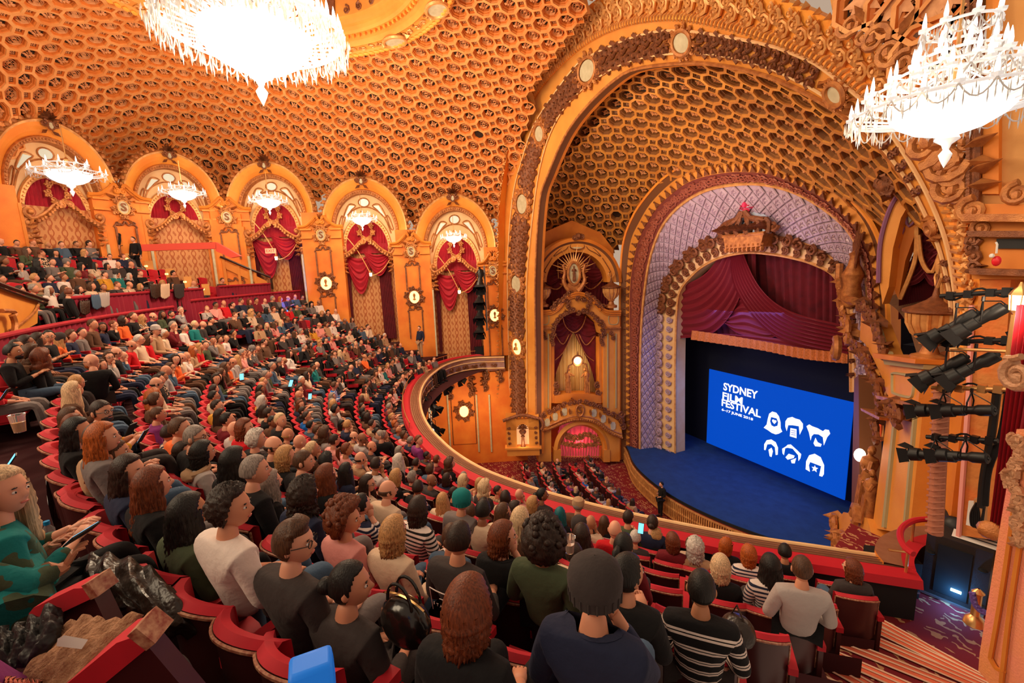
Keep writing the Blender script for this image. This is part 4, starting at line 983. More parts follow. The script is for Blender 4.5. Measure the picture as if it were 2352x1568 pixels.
for txt,(x0,y0),(x1,y1),sz in(('SYDNEY',(1662,888),(1741,906),.40),('FILM',(1660,908),(1706,920),.36),('FESTIVAL',(1658,925),(1748,949),.38),('6\u201317 JUNE 2018',(1658,942),(1730,962),.17)):
    a0,h0=st_(x0,y0);a1,h1=st_(x1,y1);o=text_mesh(txt,1.0,F,0,0,.012,SW,'lettering',scr,.004,'LEFT',bold=.025)
    co=np.zeros(len(o.data.vertices)*3);o.data.vertices.foreach_get('co',co);co=co.reshape(-1,3)
    hgt=sz;xm,xM=co[:,0].min(),co[:,0].max();zm,zM=co[:,2].min(),co[:,2].max();hc=(h0+h1)/2
    co[:,0]=a0+(co[:,0]-xm)/(xM-xm)*(a1-a0);co[:,2]=H+hc+((co[:,2]-zm)/(zM-zm)-.5)*hgt
    o.data.vertices.foreach_set('co',co.ravel());o.data.update()
def zp(*p):return[st_(1580+x/4.356,820+y/4.356)for x,y in p]
ICON=[[[(845,543),(885,555),(912,590),(928,650),(930,710),(945,745),(910,765),(880,772),(840,757),(800,728),(760,705),(790,672),(800,620),(815,565)]],
 [[(978,640),(1000,608),(1045,597),(1075,612),(1120,625),(1152,665),(1152,710),(1120,775),(1112,690),(1050,680),(1005,680),(990,738),(976,690)],[(1028,708),(1088,720),(1088,810),(1022,790)]],
 [[(1188,690),(1215,672),(1245,690),(1300,710),(1352,740),(1375,722),(1412,728),(1425,765),(1395,800),(1362,882),(1352,800),(1310,772),(1262,768),(1240,790),(1230,832),(1212,750)],[(1278,805),(1300,850),(1340,870),(1330,895),(1275,890),(1258,860)]],
 [[(765,870),(790,830),(835,822),(880,850),(903,905),(900,975),(880,978),(872,900),(835,868),(795,872),(778,930),(764,925)],[(808,925),(838,905),(852,940),(838,998),(820,990)]],
 [[(945,915),(985,890),(1000,875),(1030,872),(1095,930),(1135,970),(1128,1010),(1108,1038),(1105,980),(1050,915),(1000,905),(975,910),(962,980),(948,960)],[(978,1000),(1010,965),(1070,985),(1060,1008),(1000,1025)],[(1032,1030),(1085,1008),(1070,1062),(1040,1060)]],
 [[(1180,1120),(1185,1040),(1215,980),(1270,965),(1330,1000),(1365,1080),(1362,1170),(1345,1195),(1315,1185),(1335,1090),(1225,1048),(1212,1080),(1222,1145)],[(1272,1080),(1280,1102),(1305,1110),(1286,1122),(1290,1150),(1268,1132),(1245,1138),(1256,1115),(1240,1095),(1264,1100)]]]
for ic in ICON:
    m=MB()
    for poly in ic:m.prism(F,zp(*poly)[::-1],.006,.014)
    m.build('hair_silhouette',SW,scr,smooth=False)
m=MB();m.prism(F,zp((835,598),(890,612),(905,650),(898,685),(865,695),(838,680),(825,640))[::-1],.014,.018);m.build('face_hole',SCR,scr,smooth=False)
m=MB();m.prism(F,zp((845,625),(862,622),(872,632),(885,628),(890,645),(868,668),(848,645))[::-1],.018,.022);m.build('heart_mark',SW,scr,smooth=False)
m=MB()
for y in(728,748,768):m.prism(F,zp((1034,y),(1082,y+9),(1082,y+14),(1034,y+5))[::-1],.014,.018)
m.build('mark_lines',SCR,scr,smooth=False)
light('screen_spill','AREA',(-13.0,YS-.4,H-6.5),130,(.05,.2,1.0),1,aim=(-13.5,12,ZST),shape=(6,4))
m=MB();m.fbox(F,-21,-7.4,-10.2,-1.5,-1.2,-1.1);m.fbox(F,-21,-19.6,-10.2,-1,-1.2,1.0);m.fbox(F,-7.9,-7.4,-10.2,-3,-1.2,.6);m.fbox(F,-20,-6,-3.2,-2.2,-1.2,-.5);m.build('wall_stage',mat('stage_black',(.004,.006,.015),.9),smooth=False,kind='structure')
# ---------------------------------------------------------------- helpers working on a wall plane
def poly(F,pts,d0,d1,name,m_,parent,sm=None):
    P=[F.px(x,y)for x,y in(smoothc(pts,sm,True)[:-1]if sm else pts)]
    A=sum(P[i-1][0]*P[i][1]-P[i][0]*P[i-1][1]for i in range(len(P)))
    if A<0:P=P[::-1]
    mb=MB();mb.prism(F,P,d0,d1);return mb.build(name,m_,parent,smooth=False)
def tpx(mb,F,pts,r,d=.05,n=30,k=6,closed=False):mb.tube([F(*F.px(x,y),d)for x,y in smoothc(pts,n,closed)[:-1 if closed else None]],r,k,closed)
def cpx(F,pt,pb,d0,d1,rows,cols,folds,amp,name,m_,parent,across=False):
    U=smoothc([F.px(*q)for q in pt],cols+1);L_=smoothc([F.px(*q)for q in pb],cols+1);mb=MB();vs=[]
    for j in range(rows+1):
        v=j/rows
        for i in range(cols+1):
            q=U[i]*(1-v)+L_[i]*v;ph=(i/cols if across else v)
            vs.append(F(q[0],q[1],d0+(d1-d0)*v+amp*math.sin(folds*2*PI*ph)))
    mb.add(vs,[(j*(cols+1)+i,j*(cols+1)+i+1,(j+1)*(cols+1)+i+1,(j+1)*(cols+1)+i)for j in range(rows)for i in range(cols)]);return mb.build(name,m_,parent)
def curls(mb,F,pts,r,d=.06,n=10,alt=True,th=.28):
    P=smoothc([F.px(*q)for q in pts],n)
    for i,q in enumerate(P):
        curl(mb,F,q[0],q[1],r,i*1.3,1 if(i%2 or not alt)else-1,1.25,th,d,seg=9,n=5)
        if i%2:leaf(mb,F,q[0],q[1],r*1.6,r*.8,i*2.1,d+.04)
def urn(mb,c,s,axm=None):
    mb.lathe([(.22,0),(.22,.10),(.12,.14),(.08,.26),(.13,.30),(.10,.34),(.26,.50),(.31,.72),(.30,.80),(.36,.82),(.36,.88),(.22,.96),(.10,1.06),(.04,1.12),(.03,1.3)],c,16)
def urn_at(F,a,h,d,s,label):
    c=F(a,h,d);root=empty('urn',c,label=label,cat='urn');m=MB()
    m.lathe([(r*s,z*s)for r,z in[(.24,0),(.24,.10),(.13,.14),(.09,.26),(.15,.30),(.11,.35)]],tuple(c),14);m.build('foot',GOLD,root)
    m=MB();prof=[(.11,.35),(.24,.48),(.31,.64),(.32,.80)]
    m.lathe([(r*s,z*s)for r,z in prof],tuple(c),18)
    for k in range(14):
        t=2*PI*k/14;m.tube([(c[0]+s*r*1.03*math.cos(t),c[1]+s*r*1.03*math.sin(t),c[2]+s*z)for r,z in prof],s*.028,4)
    m.build('fluted_bowl',LGOLD,root)
    m=MB();m.lathe([(r*s,z*s)for r,z in[(.33,.80),(.40,.83),(.40,.87),(.24,.94),(.11,1.02),(.05,1.08),(.03,1.2),(.002,1.52)]],tuple(c),18);m.build('lid',DGOLD,root)
    m=MB()
    for q in(-1,1):m.tube([c+F.u*q*s*x+np.array([0,0,s*z])for x,z in((0,1.2),(.08,1.3),(.13,1.38),(.10,1.44))],s*.022,5)
    m.build('finial',LGOLD,root);return root
def statue(F,a,h,d,s,mt,name,parent,lean=0.):
    """small standing draped figure"""
    m=MB();c=F(a,h,d)
    m.lathe([(.10*s,0),(.11*s,.2*s),(.085*s,.42*s),(.11*s,.5*s),(.08*s,.6*s),(.12*s,.74*s),(.10*s,.82*s),(.035*s,.86*s),(.03*s,.9*s)],tuple(c),10)
    m.ell(c+[0,0,.96*s]+F.u*lean*.1*s,(.055*s,.06*s,.07*s),n=8,m=6)
    for q in(-1,1):m.tube([c+F.u*q*.11*s+np.array([0,0,.80*s]),c+F.u*(q*.15+lean*.12)*s+F.n*.05*s+np.array([0,0,.68*s]),c+F.u*(q*.06+lean*.3)*s+F.n*.1*s+np.array([0,0,.72*s])],[.035*s,.03*s,.022*s],6)
    for k in range(5):t=-1+k*.5;m.tube([c+F.u*.08*t*s+F.n*.09*s+np.array([0,0,.5*s]),c+F.u*.09*t*s+F.n*.11*s+np.array([0,0,.02*s])],.014*s,4)
    return m.build(name,mt,parent)
# ---------------------------------------------------------------- box on the left of the stage
pA,pB=onY(1238,800,10.75),onY(1424,800,15.2);u=pB-pA;u[2]=0;n=np.array([u[1],-u[0],0]);n=n if np.dot(n,CAMP-pA)>0 else-n
F=FR((pA[0],pA[1],H),u,n);LB=empty('stage_box',F(*F.px(1330,1050),0),label='ornate niche box left of the stage, with two lamp-bearing statues',cat='theatre box')
lbw=poly(F,[(1232,1058),(1232,560),(1260,530),(1330,500),(1400,530),(1430,570),(1430,1058)],-1.3,-1.2,'back_wall',BAND2,LB)
def ring_px(F,c,r0,r1,d0,d1,name,m_,parent,a0=0,a1=PI,n=40):
    m=MB();A=[];B=[]
    for t in np.linspace(a0,a1,n):
        A.append(F(*F.px(c[0]+r0[0]*math.cos(t),c[1]-r0[1]*math.sin(t)),d0));B.append(F(*F.px(c[0]+r1[0]*math.cos(t),c[1]-r1[1]*math.sin(t)),d1))
    m.strip(A,B);return m.build(name,m_,parent)
c0=(1327,648)
ring_px(F,c0,(101,102),(94,94),.0,.05,'outer_ring',BAND2,LB);ring_px(F,c0,(94,94),(89,89),.05,-.05,'ring_line',BROWN,LB);ring_px(F,c0,(89,89),(70,70),-.05,-.15,'tracery_band',BAND,LB)
ring_px(F,c0,(104,105),(101,102),-.6,0,'ring_edge',COVE,LB);ring_px(F,c0,(70,70),(70,70),-.15,-1.0,'ring_soffit',BAND2,LB)
m=MB();tpx(m,F,[(1327+17*math.cos(t),565+8*math.sin(t))for t in np.linspace(0,2*PI,9)[:-1]],.03,-.08,20,5,True)
for q in(-1,1):tpx(m,F,[(1327+q*20,560),(1327+q*40,572),(1327+q*56,590),(1327+q*40,580),(1327+q*25,572)],.025,-.08,16,5,True);tpx(m,F,[(1327+q*58,592),(1327+q*76,622),(1327+q*72,626)],.025,-.08,8,5)
for q in(1327,):curls(m,F,[(1319,545),(1335,545)],.16,.1,3);m.ell(F(*F.px(1327,542),.12),.16,n=7,m=5)
m.build('tracery',DGOLD,LB)
poly(F,[(1327+14*math.cos(t),565+6*math.sin(t))for t in np.linspace(0,2*PI,13)[:-1]],-.12,-.09,'oval_panel',IVORY,LB)
cpx(F,[(1250,655),(1258,610),(1320,572),(1395,610),(1412,655)],[(1240,720),(1270,720),(1325,715),(1390,720),(1415,720)],-.95,-.9,10,70,22,.05,'upper_curtain',MAROON,LB,True)
m=MB()
for a in([(1250,630),(1262,655),(1290,665),(1312,640)],[(1342,640),(1365,665),(1390,650),(1408,620)],[(1290,600),(1292,640)],[(1370,585),(1345,640)]):tpx(m,F,a,.035,-.75,14,5)
m.build('curtain_cord',GOLD,LB)
for pts in([(1250,630),(1275,620),(1310,622)],[(1342,622),(1375,615),(1408,622)]):cpx(F,pts,[(p[0],p[1]+(35 if i==1 else 6))for i,p in enumerate(pts)],-.85,-.78,18,16,4,.04,'upper_swag',REDV if False else MAROON,LB)
# radiant oval
m=MB();a,h=F.px(1317,628)
for k in range(17):
    t=PI*(.06+.88*k/16);L_=1.0+.35*(k%2);b0=(a+.42*math.cos(t),h+.62*math.sin(t))
    m.tube([F(b0[0],b0[1],.05),F(a+L_*math.cos(t)*.95,h+(L_+.12)*math.sin(t),.05)],[.05,.008],5)
m.build('sun_rays',LGOLD,LB)
m=MB();m.tube([F(a+.33*math.cos(t),h+.58*math.sin(t),.1)for t in np.linspace(0,2*PI,25)[:-1]],.075,6,True)
for q in(-1,1):
    m.tube([F(a+q*x,h+y,.1)for x,y in smoothc([(.20,-.95),(.42,-.7),(.58,-.35),(.50,.1),(.60,.42),(.46,.5)],14)],list(np.linspace(.14,.05,14)),6)
    for k in range(4):leaf(m,F,a+q*.52,h-.6+.3*k,.3,.12,PI/2-q*1.2,.16)
m.prism(F,[(a-.4,h-1.1),(a+.4,h-1.1),(a+.34,h-.5),(a-.34,h-.5)],-.05,.1);m.build('oval_frame',GOLD,LB)
m=MB();m.prism(F,[(a+.28*math.cos(t),h+.52*math.sin(t))for t in np.linspace(0,2*PI,25)[:-1]],0,.08);m.build('portrait_oval',IVORY,LB,smooth=False)
statue(F,a,h-.40,.10,.78,DGOLD,'painted_figure',LB)
# pediment, cornice and blocks
m=MB()
for off,r_ in((0,.07),(5,.05),(9,.03)):tpx(m,F,[(1236,713+off),(1262,712+off),(1280,702+off),(1300,680+off),(1325,672+off),(1352,680+off),(1374,702+off),(1392,713+off),(1422,714+off)],r_,.22,50,6)
m.build('pediment_moulding',BAND2,LB)
poly(F,[(1236,750),(1236,716),(1264,715),(1284,702),(1302,684),(1325,676),(1350,684),(1372,704),(1392,716),(1421,717),(1421,750),(1392,750),(1385,765),(1377,765),(1372,742),(1352,722),(1325,715),(1297,722),(1278,742),(1273,765),(1262,765),(1262,750)],-.5,.15,'pediment_wall',CREAM if False else BAND,LB)
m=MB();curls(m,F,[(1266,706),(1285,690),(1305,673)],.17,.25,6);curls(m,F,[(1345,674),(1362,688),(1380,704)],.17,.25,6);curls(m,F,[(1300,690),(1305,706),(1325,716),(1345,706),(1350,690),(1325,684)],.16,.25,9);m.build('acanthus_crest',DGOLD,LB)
for x0,x1 in((1241,1257),(1397,1415)):
    m=MB();tpx(m,F,[(x0,722),(x1,722),(x1,742),(x0,742)],.025,.17,24,5,True);m.build('panel_moulding',GREENG,LB)
m=MB()
for pts in([(1235,752),(1264,752)],[(1390,752),(1422,752)]):tpx(m,F,pts,.09,.18,4)
m.build('impost',GOLD,LB)
m=MB();curls(m,F,[(1268,765),(1272,742),(1290,722),(1308,713)],.15,.22,9);curls(m,F,[(1340,713),(1360,724),(1378,742),(1384,765)],.15,.22,9);m.build('arch_garland',DGOLD,LB)
for x0,x1 in((1236,1265),(1384,1422)):
    poly(F,[(x0,1058),(x0,752),(x1,752),(x1,1058)],-.5,.1,'pilaster',BAND,LB)
    for f in(.25,.75):xx=x0+(x1-x0)*f;poly(F,[(xx-1.2,935),(xx-1.2,765),(xx+1.2,765),(xx+1.2,935)],.1,.16,'stripe',GREENG,LB)
m=MB();curls(m,F,[(1246,762),(1252,775)],.14,.2,2);curls(m,F,[(1400,762),(1406,775)],.14,.2,2);m.build('capital',DGOLD,LB)
for x in(1268,1381):
    poly(F,[(x-5,925),(x-5,775),(x+5,775),(x+5,925)],-.5,.02,'jamb',BAND2,LB);m=MB();curls(m,F,[(x-2,772),(x,790)],.14,.15,3);tpx(m,F,[(x-8,768),(x+9,768)],.07,.1,4);m.build('console',DGOLD,LB)
# niche interior
cpx(F,[(1275,760),(1290,735),(1325,718),(1360,735),(1376,760)],[(1272,910),(1300,910),(1325,910),(1350,910),(1378,910)],-.75,-.7,8,60,24,.03,'gold_pleats',mat('gold_cloth',(.62,.36,.12),.6),LB,True)
for up,lo in(([(1276,745),(1298,727),(1322,722)],[(1276,778),(1298,793),(1322,758)]),([(1322,722),(1350,727),(1376,745)],[(1322,758),(1350,795),(1376,780)]),([(1300,722),(1325,718),(1350,722)],[(1300,738),(1326,766),(1350,738)])):
    cpx(F,up,lo,-.6,-.5,24,14,5,.035,'swag',MAROON,LB)
cpx(F,[(1277,780),(1300,775),(1322,765)],[(1277,900),(1279,880),(1284,850)],-.5,-.45,20,14,3,.04,'side_drape',MAROON,LB);cpx(F,[(1324,765),(1350,775),(1375,780)],[(1366,850),(1372,880),(1375,900)],-.5,-.45,20,14,3,.04,'side_drape',MAROON,LB)
m=MB()
for pts in([(1297,727),(1305,752),(1325,766),(1343,752),(1352,727)],[(1280,770),(1298,793),(1313,770)],[(1336,770),(1352,795),(1372,775)],[(1280,830),(1300,810),(1320,770)],[(1330,770),(1350,815),(1370,832)]):tpx(m,F,pts,.03,-.42,16,5)
m.build('swag_cord',GOLD,LB)
poly(F,[(1272,925),(1272,908),(1300,903),(1350,903),(1379,908),(1379,925)],-.6,.08,'niche_ledge',BAND2,LB)
m=MB();curls(m,F,[(1278,900),(1279,885)],.2,.0,2);curls(m,F,[(1374,900),(1372,885)],.2,.0,2);m.build('ledge_scroll',DGOLD,LB)
a1,h1=F.px(1307,905);statue(F,a1,h1,-.2,1.42,GOLD,'statue',LB,.6);a1,h1=F.px(1350,905);statue(F,a1,h1,-.2,1.42,GOLD,'statue',LB,-.6)
a,h=F.px(1328,829);m=MB();m.prism(F,[(a+.19*math.cos(t),h+.19*math.sin(t))for t in np.linspace(0,2*PI,21)[:-1]],-.15,-.08);m.build('lamp_disc',FLAME,LB,smooth=False)
m=MB();m.tube([F(a+.27*math.cos(t),h+.27*math.sin(t),-.1)for t in np.linspace(0,2*PI,21)[:-1]],.06,6,True)
for q in(-1,1):m.tube([F(a+q*x,h+y,-.12)for x,y in((.25,-.15),(.5,-.25),(.62,-.7))],.05,5)
m.tube([F(a,h+.3,-.1),F(a,h+.55,-.1)],[.05,.01],5);m.build('lamp_ring',DGOLD,LB)
light('box_lamp','POINT',tuple(F(a,h-.2,.05)),28,(1,.72,.35),.15)
# balcony front and lower arch
poly(F,[(1240,985),(1243,958),(1262,945),(1290,930),(1325,924),(1365,932),(1395,950),(1420,965),(1424,1000),(1395,985),(1365,962),(1325,954),(1290,960),(1262,972)],-.2,.35,'balcony_front',BAND,LB)
m=MB()
for off,r_ in((0,.06),(8,.09)):tpx(m,F,[(1243,985+off-8),(1262,970+off),(1290,958+off),(1325,951+off),(1365,959+off),(1395,981+off),(1422,992+off)],r_,.32,40,6)
for k in range(40):
    t=k/39;p=smoothc([(1243,978),(1262,971),(1290,959),(1325,952),(1365,960),(1395,982),(1422,994)],40)[k];m.ell(F(*F.px(p[0],p[1]+5),.42),.055,n=5,m=4)
m.build('balcony_bead',GOLD,LB)
m=MB();curls(m,F,[(1236,955),(1262,938),(1290,924),(1325,917),(1362,925),(1392,942),(1420,958)],.16,.42,18)
for x,y in((1260,950),(1284,938),(1303,934),(1350,936),(1372,942),(1392,955)):leaf(m,F,*F.px(x,y-6),.55,.2,-PI/2,.44)
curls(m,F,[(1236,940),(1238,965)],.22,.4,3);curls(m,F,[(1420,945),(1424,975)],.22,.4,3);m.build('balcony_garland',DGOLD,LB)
for x,y in((1253,965),(1271,952),(1292,941),(1359,944),(1380,957),(1402,973)):
    poly(F,[(x-6,y-4),(x-3,y-9),(x+4,y-9),(x+6,y-3),(x+5,y+6),(x,y+9),(x-5,y+7)],.35,.39,'balcony_panel',IVORY,LB)
a,h=F.px(1326,937);m=MB();m.tube([F(a+.22*math.cos(t),h+.33*math.sin(t),.42)for t in np.linspace(0,2*PI,21)[:-1]],.05,5,True);m.build('oval_rim',GOLD,LB);text_mesh('S',.5,F,a,h,.44,DGOLD,'letter',LB,.02,bold=.01)
ring_px(F,(1335,1030),(64,66),(57,58),.1,.2,'lower_arch',BAND,LB);ring_px(F,(1335,1030),(57,58),(48,52),.2,.0,'lower_arch_inner',BAND2,LB)
for x0,x1 in((1271,1287),(1384,1398)):poly(F,[(x0,1058),(x0,1030),(x1,1030),(x1,1058)],-.3,.18,'arch_leg',BAND,LB)
cpx(F,[(1285,1030),(1295,985),(1335,975),(1372,985),(1386,1030)],[(1285,1060),(1300,1060),(1335,1060),(1370,1060),(1386,1060)],-.6,-.55,8,60,16,.05,'lit_curtain',mat('pink_glow_curtain',(.80,.10,.16),.7,emis=((1,.15,.2),.12)),LB,True)  # curtain glow put in as emission; the cloth is no lamp
m=MB()
for k in range(17):
    x=1288+k*6;tpx(m,F,[(x,1056),(x,1018)],.02,-.1,3,4)
curls(m,F,[(1288,1015),(1300,1000),(1325,1008),(1350,1000),(1382,1015)],.2,-.1,14);curls(m,F,[(1300,1020),(1335,1025),(1372,1020)],.14,-.1,12);tpx(m,F,[(1286,1018),(1310,1026),(1335,1018),(1360,1026),(1386,1018)],.04,-.08,20,5);tpx(m,F,[(1286,1050),(1386,1050)],.04,-.08,4,5)
m.build('gilt_gate',GOLD,LB)
urn_at(F,*F.px(1248,704),.05,1.15,'small gilded urn on the left corner of the left stage box');urn_at(F,*F.px(1403,706),.05,1.3,'small gilded urn on the right corner of the left stage box')
light('gate_light','POINT',tuple(F(*F.px(1335,1020),-.3)),14,(1,.35,.3),.2)
# ---------------------------------------------------------------- box on the right of the stage (seen obliquely)
pA,pB=onY(1958,900,14.9),onY(2190,900,9.3);u=pB-pA;u[2]=0;n=np.array([u[1],-u[0],0]);n=n if np.dot(n,CAMP-pA)>0 else-n
F=FR((pA[0],pA[1],H),u,n);RB=empty('stage_box',F(*F.px(2060,1200),0),label='ornate box right of the stage with a brown curved hood and yellow piers',cat='theatre box')
poly(F,[(1958,1275),(1975,800),(2010,640),(2060,520),(2110,500),(2240,700),(2330,1275)],-1.6,-1.5,'back_wall',BAND2,RB)
# upper arch with tracery and curtain
F_=F;F=FR((0,12.2,H),(1,0,0),(0,-1,0))
poly(F,[(2008,640),(2012,560),(2030,490),(2052,448),(2075,432),(2100,445),(2130,480),(2150,540),(2130,500),(2100,470),(2078,466),(2058,500),(2040,570),(2030,660),(2016,700)],-.5,-.2,'outer_ring',BAND,RB)
poly(F,[(2020,650),(2028,560),(2050,480),(2078,455),(2108,475),(2140,530),(2150,575),(2110,490),(2080,520),(2052,600),(2036,690)],-.7,-.5,'tracery_band',BAND2,RB)
m=MB()
for pts in([(2082,462),(2100,470),(2112,482),(2098,484),(2080,476)],[(2056,468),(2078,498),(2062,520),(2056,500)],[(2044,500),(2050,525),(2042,540)],[(2034,530),(2040,555),(2034,575)]):tpx(m,F,pts,.03,-.45,14,5,True)
tpx(m,F,[(2008,650),(2012,560),(2030,490),(2052,448),(2075,432)],.05,-.18,20);m.build('tracery',mat('violet_gilding',(.25,.10,.22),.45),RB)
poly(F,[(2084,464),(2098,468),(2110,480),(2098,482),(2082,474)],-.5,-.44,'oval_panel',IVORY,RB);poly(F,[(2058,474),(2074,498),(2062,512)],-.5,-.46,'tracery_panel',IVORY,RB)
m=MB();m.ell(F(*F.px(2042,428),.1),.2,n=8,m=6);curls(m,F,[(2034,418),(2050,424),(2052,440)],.16,.2,6);m.build('arch_cartouche',DGOLD,RB)
cpx(F,[(2018,680),(2060,560),(2110,500),(2150,560),(2200,620)],[(2018,740),(2070,730),(2110,730),(2150,730),(2205,730)],-.9,-.85,10,90,30,.05,'upper_curtain',MAROON,RB,True)
for up,lo in(([(2048,610),(2085,530),(2120,520)],[(2048,660),(2080,650),(2125,600)]),([(2080,520),(2115,510),(2150,545)],[(2080,620),(2112,660),(2150,580)]),([(2130,560),(2165,560),(2190,620)],[(2130,640),(2165,680),(2190,640)])):
    cpx(F,up,lo,-.75,-.6,30,16,7,.05,'upper_swag',REDV if False else MAROON,RB)
m=MB()
for pts in([(2078,520),(2074,600),(2040,690)],[(2082,540),(2090,600),(2112,628),(2130,590),(2142,540)],[(2136,560),(2150,640),(2165,680),(2185,620)],[(2137,590),(2138,680)]):tpx(m,F,pts,.045,-.5,18,6)
m.ell(F(*F.px(2137,610),-.45),(.10,.10,.28),n=8,m=6);m.build('curtain_cord',LGOLD,RB)
F=F_
# brown hood behind the pediment
HOOD=mat('hood_cloth',(.16,.075,.035),.85,noise=(8,(.11,.05,.025)),bump=(80,.3))
m=MB();U=[F(*F.px(x,y),-.2)for x,y in smoothc([(1998,688),(2030,705),(2058,745),(2080,820)],14)];V=[F(*F.px(x,y),-1.2)for x,y in smoothc([(1995,655),(2060,672),(2110,700),(2128,760)],14)]
m.strip(U,V);m.build('curved_hood',HOOD,RB)
m=MB();tpx(m,F,[(2000,655),(2060,668),(2108,685),(2120,700)],.10,-1.1,16,7);m.build('hood_edge',HOOD,RB)
# yellow pediment wing, arch and piers
poly(F,[(1988,716),(2005,718),(2030,745),(2050,800),(2066,842),(2066,925),(2050,905),(2036,862),(2015,820),(1998,790),(1985,780)],-.15,.1,'pediment_wing',BAND,RB)
m=MB();tpx(m,F,[(1990,712),(2010,722),(2034,752),(2052,805),(2062,812)],.05,.12,24);m.build('wing_line',GREENG,RB)
m=MB();curls(m,F,[(1996,700),(2016,716),(2036,745),(2050,790),(2056,806)],.20,.22,11);m.build('wing_crest',DGOLD,RB)
m=MB();curls(m,F,[(1968,780),(1990,795),(2015,830),(2035,870),(2048,905),(2050,945)],.17,.25,16);m.build('arch_garland',DGOLD,RB)
m=MB();tpx(m,F,[(1962,800),(1985,808),(2008,840),(2028,885),(2040,945)],.07,.1,26);tpx(m,F,[(1968,815),(1985,822),(2004,850),(2022,890),(2032,945)],.05,.0,26);m.build('arch_moulding',BAND,RB)
m=MB();curl(m,F,*F.px(1950,803),.36,PI/2,-1,1.5,.3,.35,seg=20,n=7);m.ell(F(*F.px(1950,803),.3),.13,n=8,m=6);m.build('volute',GOLD,RB)
poly(F,[(2047,812),(2164,828),(2162,838),(2050,824)],-.3,.35,'cornice',BAND2,RB);poly(F,[(2056,826),(2160,839),(2158,850),(2060,838)],-.3,.22,'cornice_frieze',GREENG,RB)
poly(F,[(2064,838),(2142,850),(2134,930),(2060,916)],-.3,.15,'corner_block',BAND,RB)
m=MB();tpx(m,F,[(2075,858),(2122,866),(2126,876),(2122,908),(2112,914),(2076,905),(2072,896),(2072,866)],.03,.16,40,5,True);m.build('panel_moulding',GREENG,RB)
poly(F,[(2048,910),(2140,930),(2138,938),(2050,918)],-.3,.3,'block_cornice',GOLD,RB)
poly(F,[(2010,940),(2060,962),(2058,968),(2012,946)],-.3,.3,'impost',GOLD,RB);m=MB();curls(m,F,[(2030,965),(2034,985),(2038,1005)],.18,.2,4);curls(m,F,[(2085,940),(2100,955),(2110,962)],.2,.3,5);m.build('console',DGOLD,RB)
poly(F,[(2052,962),(2062,935),(2140,942),(2108,1230),(2018,1215)],-.3,.12,'yellow_pier',BAND,RB)
for pts in([(2076,945),(2081,945),(2053,1215),(2047,1214)],[(2124,950),(2128,951),(2104,1215),(2099,1214)]):poly(F,pts,.12,.17,'pier_stripe',GREENG,RB)
poly(F,[(2142,850),(2200,865),(2160,1235),(2110,1230)],-.6,-.1,'side_pier',BAND2,RB);poly(F,[(2200,700),(2300,700),(2260,1260),(2160,1235)],-1.3,-.6,'dark_return',mat('umber_wall',(.42,.20,.03),.6),RB)
# opening with drapes, statues and lit globe
cpx(F,[(1972,810),(1990,820),(2015,870),(2036,950)],[(1962,1180),(1985,1190),(2000,1195),(2020,1200)],-.9,-.8,10,50,12,.05,'back_curtain',MAROON,RB,True)
for up,lo in(([(1972,812),(1992,812),(2008,850)],[(1972,870),(1990,910),(2010,860)]),([(1992,860),(2010,850),(2030,905)],[(1990,920),(2012,1000),(2036,980)])):cpx(F,up,lo,-.6,-.5,24,12,6,.05,'swag',MAROON,RB)
m=MB();tpx(m,F,[(1972,860),(1984,905),(1998,890),(2010,850)],.05,-.4,18);tpx(m,F,[(1988,910),(1998,970),(2014,998),(2036,985)],.05,-.4,18);tpx(m,F,[(1986,905),(1984,1000)],.04,-.4,8);m.build('swag_cord',LGOLD,RB)
m=MB();m.lathe([(.02,.5),(.10,.1),(.12,0),(.01,-.02)],tuple(F(*F.px(1982,1005),-.35)),8);m.build('tassel',mat('red_tassel',(.9,.12,.03),.6),RB)
poly(F,[(1955,1180),(1962,870),(1972,860),(1975,1180)],-.5,.0,'slim_pier',BROWN,RB)
a,h=F.px(1992,1180);statue(F,a-.25,h,.0,1.75,GOLD,'statue',RB,.5);a,h=F.px(2006,1195);statue(F,a+.2,h,.15,1.35,GOLD,'statue',RB,-.3)
m=MB();m.ell(F(*F.px(1991,1047),.15),(.13,.13,.18),n=12,m=8);m.build('lit_globe',FLAME,RB)
poly(F,[(1945,1200),(1962,1180),(2022,1195),(2035,1235),(2000,1275),(1940,1275)],-.4,.25,'statue_plinth',BAND,RB)
m=MB();curls(m,F,[(1945,1200),(1950,1230),(1952,1265)],.25,.35,9);curls(m,F,[(1965,1240),(1980,1262),(1992,1275)],.22,.35,7);curl(m,F,*F.px(2004,1192),.30,0,1,1.4,.3,.35,seg=16);m.build('plinth_carving',GOLD,RB)
light('globe_light','POINT',tuple(F(*F.px(1985,1040),.8)),12,(1,.7,.4),.2)
# figure with rays at the top
m=MB();a,h=F.px(1966,660)
for k in range(13):
    t=PI*(.22+.56*k/12);m.tube([F(a+.15*math.cos(t),h+.5,.1),F(a+.1+1.35*math.cos(t)*.55,h+1.0+(.75+.25*(k%2))*math.sin(t),.1)],[.04,.008],5)
m.build('sun_rays',DGOLD,RB)
m=MB();m.lathe([(.20,-.6),(.30,-.3),(.22,.1),(.30,.4),(.16,.7),(.12,.95),(.16,1.05),(.01,1.15)],tuple(F(a,h,.1)),10);curls(m,F,[(1955,690),(1962,720),(1972,745),(1975,775)],.24,.3,8);curls(m,F,[(1948,640),(1952,670)],.18,.3,3)
m.tube([F(*F.px(x,y),.25)for x,y in((1950,605),(1948,640),(1956,680),(1975,690),(1990,692))],.12,7);m.build('crest_figure',GOLD,RB)
urn_at(F,*F.px(2132,830),.0,1.12,'large fluted gilded urn on the cornice right of the stage')
